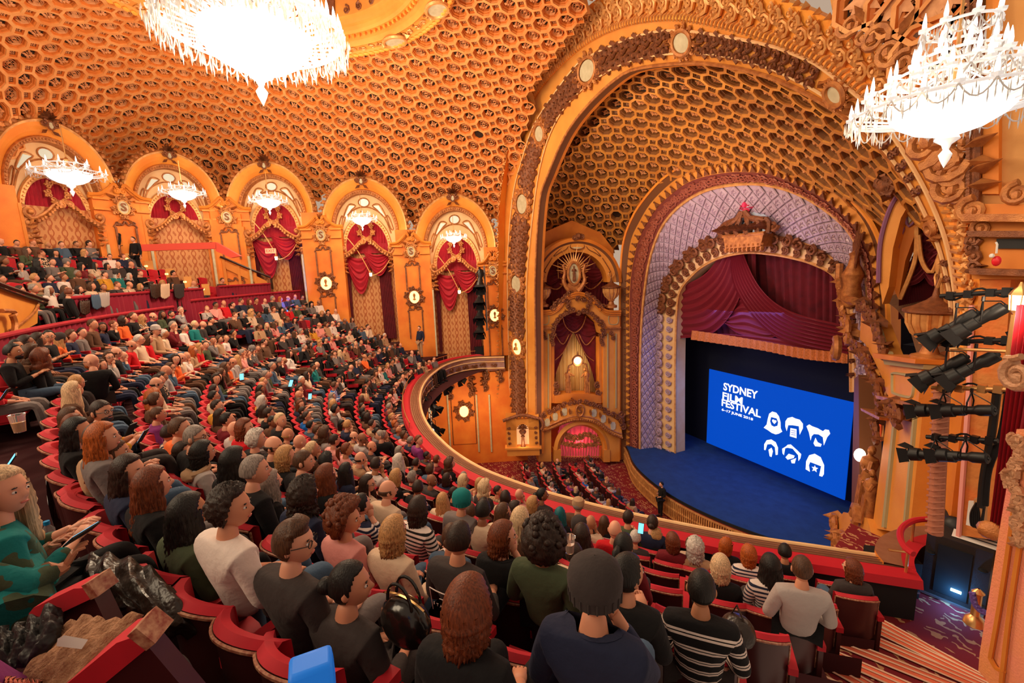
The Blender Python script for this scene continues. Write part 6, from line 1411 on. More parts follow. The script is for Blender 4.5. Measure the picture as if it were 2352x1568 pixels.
lantern(tuple(onY(2337,712,6.9)),.125,'big_lantern','large lit wall lantern at the right edge above the stage lights');m=MB();q=onY(2337,712,6.9);m.tube([q+[0,0,-.05],q+[0,0,-.55]],.045,8);m.tube([q+[-.5,0,-.5],q+[.4,0,-.42]],.02,6)
lm=bpy.data.objects['big_lantern'];m.build('bracket',BRASS,lm)
light('lantern_light','POINT',tuple(onY(2325,720,6.5)),25,(1,.75,.5),.1)
# maroon side curtain, pink column
F2=FR(onY(2330,900,6.6),(1,-.35,0),(0,-1,0));sc2=empty('side_curtain',tuple(F2.o),label='narrow dark red curtain tied back beside the pink column',cat='curtain')
cpx(F2,[(2330,700),(2380,700),(2420,700)],[(2272,1215),(2290,1215),(2320,1215)],0,0,6,40,5,.05,'cloth',REDV,sc2,True);m=MB();m.ell(tuple(F2(*F2.px(2280,1215),.05)),(.12,.1,.1),n=8,m=6);m.build('tie',GOLD,sc2)
cn=empty('conduit',tuple(onY(2262,1180,7)),label='hanging cables and junction box with notice on the rough orange wall',cat='cables');Fj=FR(onY(2262,1180,7.4),(1,-.2,0),(0,-1,0));poly(Fj,[(2222,1150),(2240,1150),(2238,1210),(2216,1205)],0,.02,'notice',WHITE,cn);m=MB()
for k in range(5):tpx(m,Fj,[(2250,1150),(2236+5*k,1175),(2240+4*k,1205),(2262,1190+6*k),(2270,1160)],.012,.1,18,4)
tpx(m,Fj,[(2298,900),(2285,1000),(2268,1090),(2262,1160)],.04,.1,16,6);m.build('cable_loops',BLACK,cn);poly(Fj,[(2242,1142),(2270,1142),(2268,1195),(2244,1195)],0,.09,'junction_box',mat('box_tan',(.6,.3,.12),.6),cn)
FP=FR(onY(2300,1300,5.4),(1,-.55,0),(0,-1,0));FP=FR(FP.o,FP.u,(-.55,-1,0));pc=empty('pink_column',tuple(FP(0,-4.5,0)),label='pink and orange column with gold relief at the lower right edge',cat='column');PINKC=mat('pink_plaster',(.82,.25,.22),.6,noise=(1.5,(.80,.30,.10)),bump=(50,.4))
poly(FP,[(2352,985),(2335,985),(2300,1190),(2250,1500),(2247,1540),(2300,1600),(2600,1700),(2600,900)],-.5,0,'shaft',PINKC,pc);m=MB()
for pts in([(2340,1130),(2308,1350),(2280,1510)],[(2360,1170),(2325,1400),(2305,1568)],[(2280,1510),(2295,1535),(2312,1540)]):tpx(m,FP,pts,.02,.02,12,5)
m.build('panel_moulding',BAND2,pc);m=MB();curls(m,FP,[(2350,1010),(2345,1060),(2330,1100),(2350,1150),(2345,1200),(2350,1240)],.06,.03,18,th=.35);curl(m,FP,*FP.px(2352,862),.13,2,1,1.5,.3,.04,seg=18,n=8);curl(m,FP,*FP.px(2340,1012),.06,2,1,1.3,.3,.03,seg=12);tpx(m,FP,[(2325,822),(2345,822),(2362,818)],.03,.05,8,6);m.build('gold_relief',mat('bronze_relief',(.50,.26,.14),.5,.2,bump=(30,.6)),pc)
# rope barrier
for(x,y,xt,yt,lb)in((2236,1432,2233,1358,'left rope post with blue-lit rope near the black cabinet'),(2295,1420,2292,1362,'right rope bracket on the pink column')):
    d_=5.0;a,b=onY(x,y,5.6),onY(xt,yt,5.6);rt=empty('rope_post',tuple(a),label=lb,cat='rope post');m=MB();m.lathe([(.08,0),(.07,.06),(.035,.1),(.035,b[2]-a[2]),(.05,b[2]-a[2]+.02),(.01,b[2]-a[2]+.06)],tuple(a),10);m.build('post',BRASS,rt)
rp=empty('rope',tuple(onY(2262,1395,5.5)),label='twisted purple rope lit blue, slung between brass posts',cat='rope');m=MB();P=[onY(x,y,5.5)for x,y in smoothc([(2235,1362),(2243,1390),(2262,1405),(2285,1398),(2292,1368),(2302,1402),(2325,1430),(2352,1438),(2390,1420)],90)]
for s_ in(0,PI):m.tube([p+np.array([.014*math.cos(i*.9+s_),0,.014*math.sin(i*.9+s_)])for i,p in enumerate(P)],.020,6)
m.build('twisted_cord',mat('rope_purple',(.10,.05,.25),.5,sheen=.5),rp)
# lighting bars at the right
pole=empty('lighting_boom',tuple(onY(2150,1240,7.6)),label='vertical pole with four horizontal bars of black stage lights',cat='lighting boom');m=MB();a,b=onY(2166,860,7.6),onY(2148,1225,7.6);m.tube([a,b],.085,10)
for k in range(26):
    q=a+(b-a)*(k+.5)/26;m.tube([q+[-.09,-.03,-.04],q+[0,-.09,0],q+[.09,-.03,.04]],.018,5)
m.build('wrapped_pole',mat('pole_pink',(.45,.17,.10),.6),pole)
BARS=[((2160,680),(2332,668),((2192,748,'left'),(2252,735,'right'))),((2150,787),(2332,780),((2170,846,'left'),(2236,842,'right'))),((2140,890),(2312,894),((2162,942,'left'),(2226,942,'right'))),((2128,1003),(2292,1012),((2144,1046,'left'),(2212,1048,'right')))]
for k,(p0,p1,ls)in enumerate(BARS):
    m=MB();a,b=onY(*p0,7.1),onY(*p1,7.1);m.tube([a,b],.028,8)
    for f in(.15,.4,.7,.9):q=a+(b-a)*f;m.box(tuple(q),(.07,.07,.09))
    m.build('cross_bar',BRASS if k==2 else METAL,pole)
    m=MB();m.tube([a+(b-a)*f+np.array([0,.03,-.06*math.sin(f*9)])for f in np.linspace(.05,1,14)],.012,4);m.build('bar_cable',MBLACK,pole)
    for x,y,sd in ls:spotlamp(onY(x,y,7.0),((-.62,-.25,-.62)if k<2 else(-.9,.0,-.25)),.27 if k<2 else .25,f"{sd} spotlight on the {['top', 'second', 'third', 'lowest'][k]} bar of the lighting boom",hang=.22)
m=MB();tpx(m,FR((0,7.3,H),(1,0,0),(0,-1,0)),[(2318,760),(2340,820),(2318,900),(2300,1000),(2270,1080),(2262,1160)],.035,0,30,6);m.build('cable_bundle',MBLACK,pole)
# main chandeliers
chandelier('great_chandelier',(-15,-.7,H+6.55),2.25,[(1.0,.06,40),(.82,.22,32),(.6,.36,22),(.4,.5,14)],label='great crystal chandelier hanging below the ceiling oculus',dens=2.2,hang=1.3,seed=11)
chandelier('crystal_chandelier',tuple(onY(2185,235,6.9)),.92,[(1.0,-.05,22),(.85,.18,18),(.62,.34,14),(.4,.52,10),(.35,.85,8)],label='blazing tiered crystal chandelier at the upper right corner',dens=1.8,hang=2.2,seed=12)
# ---------------------------------------------------------------- people
def headshape(n=20,m=16,fem=0.):
    """sculpted head, centre of the skull at the origin, facing +y; returns verts, faces, unit dirs"""
    V,D=[],[]
    for j in range(m+1):
        t=PI*j/m;z=math.cos(t)
        for i in range(n):
            a=2*PI*i/n;x,y=math.sin(t)*math.sin(a),math.sin(t)*math.cos(a)
            X,Y,Z_=x*.076,y*.096,z*.118
            if z<0:X*=1-.30*(-z)**1.2;Y+=.012*(-z)*(1 if y>0 else-.9)*abs(y);
            if y<0 and z<-.2:Y*=.80
            f=max(0,y)
            nose=math.exp(-((x/.16)**2))*math.exp(-(((z+.18)/.16)**2))*(f**3);Y+=.022*nose
            nose2=math.exp(-((x/.12)**2))*math.exp(-(((z+.02)/.18)**2))*(f**3);Y+=.008*nose2
            eye=math.exp(-(((abs(x)-.36)/.16)**2))*math.exp(-(((z-.02)/.12)**2))*f;Y-=.008*eye
            brow=math.exp(-(((abs(x)-.3)/.3)**2))*math.exp(-(((z-.24)/.10)**2))*f;Y+=.005*brow
            lip=math.exp(-((x/.25)**2))*math.exp(-(((z+.50)/.08)**2))*f;Y+=.006*lip
            chin=math.exp(-((x/.3)**2))*math.exp(-(((z+.80)/.16)**2))*f;Y+=.012*chin
            V.append((X,Y,Z_));D.append((x,y,z))
    Fc_=[(j*n+i,j*n+(i+1)%n,(j+1)*n+(i+1)%n,(j+1)*n+i)for j in range(m)for i in range(n)]
    return V,[f[::-1]for f in Fc_],D
HEADZ=1.14
def rotz(P,yaw,piv):c,s=math.cos(yaw),math.sin(yaw);return[((x-piv[0])*c-(y-piv[1])*s+piv[0],(x-piv[0])*s+(y-piv[1])*c+piv[1],z)for x,y,z in P]
def hand(mb,w,d,side,lod):
    w=np.array(w,float);d=np.array(d,float);d/=np.linalg.norm(d);up=np.array([0,0,1.]);s_=np.cross(d,up);s_/=np.linalg.norm(s_);up=np.cross(s_,d)
    mb.tube([w-d*.02,w+d*.03,w+d*.075],[.024,.036,.034],7 if lod else 5,flat=.5,up=up)
    if lod:
        for k,(o,L_)in enumerate(((-.027,.062),(-.009,.072),(.009,.068),(.026,.052))):
            b=w+d*.07+s_*o;mb.tube([b,b+d*L_*.5-up*.006,b+d*L_*.85-up*.03],[.0095,.009,.007],5)
        b=w+d*.025-s_*.028*side;mb.tube([b,b+d*.03-s_*.02*side-up*.01,b+d*.058-s_*.018*side-up*.022],[.0115,.011,.008],5)
def person_meshes(key,pose,yaw,lod,slim=0.,lean=0.,stand=False):
    """returns dict of (verts, faces, matidx) for body, top, trousers in local coordinates (facing +y, floor z=0)"""
    k=1-.10*slim;P=POSES[pose];sub=1 if lod else 0;dz=.45 if stand else 0;L=lean
    def ly(z):return L*max(0,z-.5)
    hy=.22+ly(1.1);hc=(0,hy,HEADZ+dz)
    body=MB();hv,hf,hd=headshape(36 if lod==2 else 16,30 if lod==2 else 12)if lod else headshape(10,8)
    hv=rotz([(x+hc[0],y+hc[1],z+hc[2])for x,y,z in hv],yaw,hc);body.add(hv,hf,0)
    (v,f),(tv,tf),(lv,lf),arms=skc((pose,lod,slim,lean,stand));body.add(v,f,0)
    if lod:
        e=rotz([(s_*.078+hc[0],hc[1]-.005,hc[2]-.008)for s_ in(-1,1)],yaw,hc)
        for q in e:body.ell(q,(.011,.020,.030),Matrix.Rotation(yaw,3,'Z'),6,5)
        for s_ in(-1,1):
            q=rotz([(s_*.030+hc[0],hc[1]+.084,hc[2]+.004)],yaw,hc)[0];body.ell(q,(.013,.008,.008),Matrix.Rotation(yaw,3,'Z'),6,4,1)
            q=rotz([(s_*.030+hc[0],hc[1]+.091,hc[2]+.004)],yaw,hc)[0];body.ell(q,(.005,.004,.006),None,5,4,2)
            q=rotz([(s_*.030+hc[0],hc[1]+.090,hc[2]+.026)],yaw,hc)[0];body.ell(q,(.017,.006,.004),Matrix.Rotation(yaw,3,'Z'),5,3,2)
        q=rotz([(hc[0],hc[1]+.092,hc[2]-.058)],yaw,hc)[0];body.ell(q,(.022,.008,.007),Matrix.Rotation(yaw,3,'Z'),7,4,3)
    for i,(sh,el,wr)in enumerate(arms):
        s_=(-1,1)[i];dr=wr-el;dr/=np.linalg.norm(dr)
        if pose=='chin' and i==1:dr=np.array([-.1,.05,1.])
        body.tube([el,(el+wr)/2,wr],[.036,.034,.024],(5,8,14)[lod]);hand(body,wr,dr,s_,lod)
    out={'body':body}
    top=MB();top.add(tv,tf,0);out['top']=top;leg=MB();leg.add(lv,lf,0)
    for s_ in(-1,1):
        yy=.30 if stand else .76;leg.ell((s_*(.10 if stand else .13),yy,.045),(.042,.12,.045),None,8 if lod else 6,5 if lod else 4,1)
    out['trousers']=leg;out['hc']=hc;out['yaw']=yaw
    return out
def hair_mesh(style,lod,seed=0):
    """hair in head coordinates (origin at skull centre, facing +y)"""
    rnd=random.Random(seed);mb=MB();n,m=(52,40)if lod==2 else((20,14)if lod else(10,8));V,F_,D=headshape(n,m)
    out=[]
    for(X,Y,Z_),(x,y,z)in zip(V,D):
        back=max(0,-y);hl=.42+.28*max(0,y)-0.0
        low=-.55 if style!='short' else-.35
        if style=='bald':t=.010 if(-.25<z<.18 and y<.35)else-.02
        elif style=='buzz':t=.006 if(z>hl*max(0,(y+.2))/1.2-(.45 if y<.3 else-.0))else-.02
        else:
            lim=hl if y>.45 else(low if y<-.05 else low+(hl-low)*(y+.05)/.5)
            base={'short':.013,'bob':.022,'long':.020,'curly':.045,'afro':.075,'bun':.010,'ponytail':.012,'messy':.026,'quiff':.014}[style]
            q=min(1,max(0,(z-lim)/.10));t=-.02+(base+.02)*q*q*(3-2*q)
            if style=='quiff' and y>.1 and z>.5:t+=.022
            if style in('curly','afro','messy'):t+=(rnd.random()-.4)*(.022 if t>0 else 0)
            if style=='bob' and z<0 and t>0:t+=.008
        nl=math.sqrt(X*X+Y*Y+Z_*Z_);g=1+t/nl;out.append((X*g,Y*g,Z_*g))
    mb.add(out,F_,0)
    if style in('long','bob','curly'):
        L={'long':.34,'bob':.17,'curly':.20}[style];na,nz=(60,16)if lod==2 else((16,8)if lod else(9,5));vs=[]
        for j in range(nz+1):
            v=j/nz;z=.03-L*v
            for i in range(na+1):
                a=math.radians(58)+(2*PI-2*math.radians(58))*i/na
                rx,ry=.090+.018*math.sin(v*2.2)-(.030*v if style=='bob' else 0),.106+.018*v-(.035*v if style=='bob' else 0)
                w_=(rnd.random()-.5)*(.010+.016*v)*(2 if style=='curly' else 1)+(.003*(i%3))
                vs.append(((rx+w_)*math.sin(a),(ry+w_)*math.cos(a)-.004-.02*v,z-(rnd.random()*.03 if j==nz else 0)))
        o=len(vs)
        for j in range(nz+1):
            v=j/nz;z=.03-L*v
            for i in range(na+1):
                a=math.radians(62)+(2*PI-2*math.radians(62))*i/na;vs.append((.068*math.sin(a),.07*math.cos(a)-.01-.02*v,z))
        F2_=[(j*(na+1)+i,j*(na+1)+i+1,(j+1)*(na+1)+i+1,(j+1)*(na+1)+i)for j in range(nz)for i in range(na)]
        F2_+=[tuple(o+q for q in f[::-1])for f in F2_]
        F2_+=[(nz*(na+1)+i,nz*(na+1)+i+1,o+nz*(na+1)+i+1,o+nz*(na+1)+i)for i in range(na)]+[(j*(na+1),(j+1)*(na+1),o+(j+1)*(na+1),o+j*(na+1))for j in range(nz)]+[(j*(na+1)+na,o+j*(na+1)+na,o+(j+1)*(na+1)+na,(j+1)*(na+1)+na)for j in range(nz)]
        mb.add(vs,F2_,0)
    if style=='bun':mb.ell((0,-.115,.01),(.045,.040,.042),None,10,7)
    if style=='ponytail':mb.tube([(0,-.10,.05),(0,-.15,.02),(0,-.16,-.08),(0,-.13,-.20)],[.022,.036,.034,.010],8)
    if style=='afro' and lod:
        for _ in range(40):
            a,b=rnd.random()*2*PI,rnd.random()*1.7;mb.ell((.145*math.sin(b)*math.sin(a),-.02+.15*math.sin(b)*math.cos(a)*(1 if math.cos(a)<0 else .6),.02+.165*math.cos(b)),.026,None,5,4)
    return mb
def strandmat(name,c):
    if name in MATS:return MATS[name]
    m=mat(name,c,.5,spec=.35);nt=m.node_tree;b=nt.nodes['Principled BSDF'];N=nt.nodes.new;L=nt.links.new
    tc=N('ShaderNodeTexCoord');mp=N('ShaderNodeMapping');mp.inputs['Scale'].default_value=(130,130,9);nz=N('ShaderNodeTexNoise');nz.inputs['Scale'].default_value=1.;nz.inputs['Detail'].default_value=3
    r=N('ShaderNodeValToRGB');r.color_ramp.elements[0].position=.3;r.color_ramp.elements[1].position=.75;r.color_ramp.elements[0].color=(*[q*.45 for q in c],1);r.color_ramp.elements[1].color=(*[min(1,q*1.45)for q in c],1)
    bp=N('ShaderNodeBump');bp.inputs['Strength'].default_value=.7;bp.inputs['Distance'].default_value=.006
    L(tc.outputs['Object'],mp.inputs[0]);L(mp.outputs[0],nz.inputs['Vector']);L(nz.outputs[0],r.inputs[0]);L(r.outputs[0],b.inputs['Base Color']);L(nz.outputs[0],bp.inputs['Height']);L(bp.outputs[0],b.inputs['Normal']);return m
HAIR={'black':(.010,.007,.006),'dark brown':(.030,.013,.008),'brown':(.085,.033,.014),'auburn':(.16,.035,.010),'ginger':(.42,.09,.012),'blonde':(.52,.26,.10),'light blonde':(.70,.46,.26),'grey':(.28,.22,.19),'white':(.62,.54,.48),'teal':(.0,.11,.13)}
SKINS={'fair':(.72,.33,.21),'light':(.62,.26,.15),'olive':(.48,.20,.10),'brown':(.28,.10,.05)}
def clothmat(name,c,kind='plain',c2=None):
    key=f'cloth_{name}_{kind}'.replace(' ','_')
    if key in MATS:return MATS[key]
    m=mat(key,c,.85,spec=.15,sheen=.25);nt=m.node_tree;b=nt.nodes['Principled BSDF'];N=nt.nodes.new;L=nt.links.new
    tc=N('ShaderNodeTexCoord');nz=N('ShaderNodeTexNoise');nz.inputs['Scale'].default_value=14;nz.inputs['Detail'].default_value=4;bp=N('ShaderNodeBump');bp.inputs['Strength'].default_value=.55;bp.inputs['Distance'].default_value=.02
    L(tc.outputs['Object'],nz.inputs['Vector']);L(nz.outputs[0],bp.inputs['Height']);L(bp.outputs[0],b.inputs['Normal'])
    if kind=='leather':b.inputs['Roughness'].default_value=.35;b.inputs['Specular IOR Level'].default_value=.5
    if kind in('stripes','fine stripes','plaid','camo','floral'):
        sp=N('ShaderNodeSeparateXYZ');L(tc.outputs['Object'],sp.inputs[0])
        def M(op,a,v):n=N('ShaderNodeMath');n.operation=op;(L(a,n.inputs[0])if not isinstance(a,(int,float))else None);n.inputs[1].default_value=v;return n.outputs[0]
        mx=N('ShaderNodeMix');mx.data_type='RGBA';mx.inputs[6].default_value=(*c,1);mx.inputs[7].default_value=(*c2,1)
        if kind in('stripes','fine stripes'):
            q=M('MULTIPLY',sp.outputs[2],11. if kind=='stripes' else 24.);fr=M('FRACT',q,0);a=M('LESS_THAN',fr,.16 if kind=='stripes' else .45)
            if kind=='stripes':
                f2=M('FRACT',M('ADD',q,-.24),0);a2=M('LESS_THAN',f2,.14);s=N('ShaderNodeMath');s.operation='MAXIMUM';L(a,s.inputs[0]);L(a2,s.inputs[1]);a=s.outputs[0]
        elif kind=='plaid':
            a1=M('LESS_THAN',M('FRACT',M('MULTIPLY',sp.outputs[2],16.),0),.3);a2=M('LESS_THAN',M('FRACT',M('MULTIPLY',sp.outputs[0],16.),0),.3);s=N('ShaderNodeMath');s.operation='ADD';L(a1,s.inputs[0]);L(a2,s.inputs[1]);a=M('MULTIPLY',s.outputs[0],.5)
        else:
            n2=N('ShaderNodeTexNoise');n2.inputs['Scale'].default_value=12 if kind=='camo' else 22;n2.inputs['Detail'].default_value=1;L(tc.outputs['Object'],n2.inputs['Vector']);a=M('GREATER_THAN',n2.outputs[0],.52)
        L(a,mx.inputs[0]);L(mx.outputs[2],b.inputs['Base Color'])
    return m
CLOTH={'black':(.010,.009,.010),'charcoal':(.045,.035,.034),'grey':(.17,.14,.135),'light grey':(.40,.34,.32),'navy':(.018,.022,.05),'brown':(.10,.045,.025),'cream':(.66,.47,.33),'tan':(.42,.25,.14),'white':(.75,.62,.56),'red':(.55,.012,.018),'maroon':(.15,.012,.018),'orange':(.75,.13,.03),'mustard':(.62,.28,.03),'teal':(.01,.16,.16),'denim blue':(.06,.10,.16),'olive green':(.06,.075,.04),'purple':(.20,.03,.15),'pink':(.72,.28,.25),'bright blue':(.01,.12,.45)}
for k_,c_ in HAIR.items():strandmat('hair_'+k_.replace(' ','_'),c_)
for k_,c_ in SKINS.items():mat('skin_'+k_,c_,.5,spec=.35)
EYEW=mat('eye_white',(.75,.65,.6),.3);EYED=mat('eye_dark',(.01,.006,.005),.3);LIP=mat('lips',(.50,.13,.10),.5);SHOE=mat('shoe_leather',(.015,.01,.008),.5)
_pm={};_hm={}
def pm(pose,yaw,lod,slim,lean,stand=False):
    key=(pose,yaw,lod,slim,lean,stand)
    if key not in _pm:
        d=person_meshes(key,pose,math.radians(yaw),lod,slim,lean,stand);r={'hc':d['hc'],'raw':d}
        r['body']=d['body'].data('person_body',[MATS['skin_fair'],EYEW,EYED,LIP],2);r['top']=d['top'].data('upper_garment',[MATS['cloth_black_plain']]if 'cloth_black_plain' in MATS else[clothmat('black',CLOTH['black'])],2);r['trousers']=d['trousers'].data('lower_garment',[clothmat('charcoal',CLOTH['charcoal']),SHOE])
        _pm[key]=r
    return _pm[key]
def hm(style,lod,seed=0):
    key=(style,lod,seed%2)
    if key not in _hm:mb=hair_mesh(style,lod,seed%2+3);_hm[key]=(mb.data('hair',[MATS['hair_black']],2),mb)
    return _hm[key]
def setmat(o,i,m):o.material_slots[i].link='OBJECT';o.material_slots[i].material=m
def extra_hat(kind,lod):
    key=('hat',kind,lod)
    if key in _hm:return _hm[key]
    mb=MB();n=20 if lod==2 else 12
    if kind=='cap':
        mb.lathe([(.097,.02),(.100,.06),(.085,.11),(.04,.14),(.002,.145)],(0,-.005,0),n);mb.add([(-.07,.07,.03),(.07,.07,.03),(.05,.17,.02),(-.05,.17,.02)],[(0,1,2,3)])
    else:
        mb.lathe([(.094,-.03),(.102,-.026),(.104,.015),(.107,.022),(.110,.06),(.098,.108),(.060,.142),(.002,.152)],(0,-.012,0),n)
        for k in range(n):a=2*PI*k/n;mb.tube([(.103*math.cos(a),-.012+.103*math.sin(a),-.026),(.105*math.cos(a),-.012+.105*math.sin(a),.016)],.004,4)if lod==2 else None
    _hm[key]=(mb.data('hat',[MATS['cloth_charcoal_plain']]),mb);return _hm[key]
GLM=None
def glasses_mesh():
    if('gl',)not in _hm:
        mb=MB()
        for s_ in(-1,1):mb.tube([(s_*.032+.022*math.cos(t),.100,.004+.018*math.sin(t))for t in np.linspace(0,2*PI,13)[:-1]],.0025,4,True);mb.tube([(s_*.054,.098,.006),(s_*.078,.02,.004)],.0025,4)
        mb.tube([(-.01,.102,.006),(.01,.102,.006)],.0025,4);_hm[('gl',)]=(mb.data('glasses',[BLACK]),mb)
    return _hm[('gl',)]
TOPN={'plain':'sweater','stripes':'striped_shirt','fine stripes':'striped_shirt','plaid':'plaid_shirt','camo':'patterned_jacket','floral':'patterned_dress','leather':'leather_jacket'}
NP=[0]
def make_person(P,face,s=1.,pose='lap',yaw=0,lod=1,slim=0,lean=0.,hair=('short','brown'),skin='light',top=('black','plain',None),legs='charcoal',hat=None,glasses=False,label='',group=None,stand=False,seed=0):
    """P floor point, face = world rotation about z"""
    r=pm(pose,yaw,lod,slim,lean,stand)
    o=mk('person',r['body'],loc=P,rot=(0,0,face),label=label,cat='person',**({'group':group}if group else{}));o.scale=(s,s,s);setmat(o,0,MATS['skin_'+skin])
    t=mk(TOPN[top[1]],r['top'],o);setmat(t,0,clothmat(top[0]+('' if top[1]=='plain' else '_'+str(top[2])),CLOTH[top[0]],top[1],CLOTH[top[2]]if top[2]else None))
    l=mk('trousers',r['trousers'],o);setmat(l,0,clothmat(legs,CLOTH[legs]))
    if hair and hair[0]!='none':
        h=mk('hair',hm(hair[0],lod,seed)[0],o,loc=r['hc'],rot=(0,0,math.radians(yaw)));setmat(h,0,MATS['hair_'+hair[1].replace(' ','_')])
    if hat:h=mk('knitted_hat' if hat[0]=='beanie' else 'cap',extra_hat(hat[0],lod)[0],o,loc=r['hc'],rot=(0,0,math.radians(yaw)));setmat(h,0,clothmat(hat[1],CLOTH[hat[1]]))
    if glasses:mk('glasses',glasses_mesh()[0],o,loc=r['hc'],rot=(0,0,math.radians(yaw)))
    NP[0]+=1;return o
# ---------------------------------------------------------------- theatre seats
def seat_meshes(lod):
    n=12 if lod else 6;b=MB();bk=MB();rim=MB();TH=np.linspace(-1,1,n+1)
    def sh(t,z,off):x=.235*t;y=.10*t*t+off-.05*max(0,z-.5);return(x,y,z)
    fr_,ba=[],[]
    top=[.90+.05*math.cos(t*PI/2)for t in TH]
    for j,z in enumerate(np.linspace(0,1,5)):
        fr_.append([sh(t,.40+(tp-.40)*z,.045)for t,tp in zip(TH,top)]);ba.append([sh(t,.36+(tp-.36)*z,-.035)for t,tp in zip(TH,top)])
    for A,B in zip(fr_,fr_[1:]):b.strip(A,B)
    for A,B in zip(ba,ba[1:]):bk.strip(B,A)
    b.strip(fr_[-1],[sh(t,tp+.02,.005)for t,tp in zip(TH,top)]);b.strip([sh(t,tp+.02,.005)for t,tp in zip(TH,top)],ba[-1]);
    rim.tube([sh(t,tp-.01,-.045)for t,tp in zip(TH,top)],.010,5);rim.tube([sh(TH[0],.4+.12*k,-.03)for k in range(5)],.010,4);rim.tube([sh(TH[-1],.4+.12*k,-.03)for k in range(5)],.010,4)
    c=MB();c.box((0,.27,.42),(.45,.42,.10));c.box((0,.27,.36),(.43,.40,.04),mi=0)
    a=MB();a.box((.265,.20,.655),(.07,.36,.06));ap=MB();ap.box((.265,.20,.32),(.04,.34,.62));ap.box((.265,.375,.64),(.05,.02,.06))
    return dict(backrest=b.data('backrest',[SEATR]),back_panel=bk.data('back_panel',[SEATB]),gilt_rim=rim.data('gilt_rim',[RIM]),cushion=c.data('cushion',[SEATR],False),armrest=a.data('armrest',[SEATR],False),side_panel=ap.data('side_panel',[SEATB],False)),(b,bk,rim,c,a,ap)
SEATM,SRAW=seat_meshes(1);_,SLOW=seat_meshes(0)
def make_seat(P,face,label,parts=True,group=None):
    o=mk('theatre_seat',SEATM['backrest'],loc=P,rot=(0,0,face),label=label,cat='seat',**({'group':group}if group else{}))
    for k in('back_panel','gilt_rim','cushion','armrest','side_panel'):
        if parts or k in('back_panel','cushion','armrest'):mk(k,SEATM[k],o)
    return o
def joined(mb,raw,M3,t,off=0):
    """append raw MB geometry transformed to mb"""
    V=np.array(raw.v)@M3.T+t;o=len(mb.v);mb.v.extend(map(tuple,V));mb.f.extend([tuple(i+o for i in f)for f in raw.f]);mb.m.extend([off+q for q in raw.m])
ORD=['first','second','third','fourth','fifth','sixth','seventh','eighth','ninth','tenth','eleventh','twelfth','thirteenth','fourteenth','fifteenth','sixteenth','seventeenth','eighteenth','nineteenth']
def ordn(i):
    i+=1
    if i<20:return ORD[i-1]
    tens={2:'twenty',3:'thirty',4:'forty',5:'fifty',6:'sixty'}[i//10];u=i%10
    return(tens+'-'+ORD[u-1])if u else{20:'twentieth',30:'thirtieth',40:'fortieth',50:'fiftieth',60:'sixtieth'}[i]
# ---------------------------------------------------------------- filling the balcony
def cands(x,y,rr,zf,hz=1.14,hy=.22):
    """both places where the view ray passes over a row's head circle"""
    d=ray(x,y);o=-BC;R=rr-hy;a=d[0]**2+d[1]**2;b=2*(d[0]*o[0]+d[1]*o[1]);c=o@o-R*R;D=b*b-4*a*c
    if D<0:return[]
    out=[]
    for s_ in(-1,1):
        t=(-b+s_*math.sqrt(D))/2/a
        if t>0:q=CAMP+d*t;out.append((abs((q[2]-zf(rr))/hz-1),q,(q[2]-zf(rr))/hz))
    return out
def place(x,y,rows,zf):
    best=None
    for k,r in enumerate(rows):
        for e,q,s_ in cands(x,y,r,zf):
            if best is None or e<best[0]:best=(e,k,math.atan2(q[0]-BC[0],-(q[1]-BC[1])),s_)
    return best
OCC={}
S='stripes';B_=('black','plain',None)
def T(c,k='plain',c2=None):return(c,k,c2)
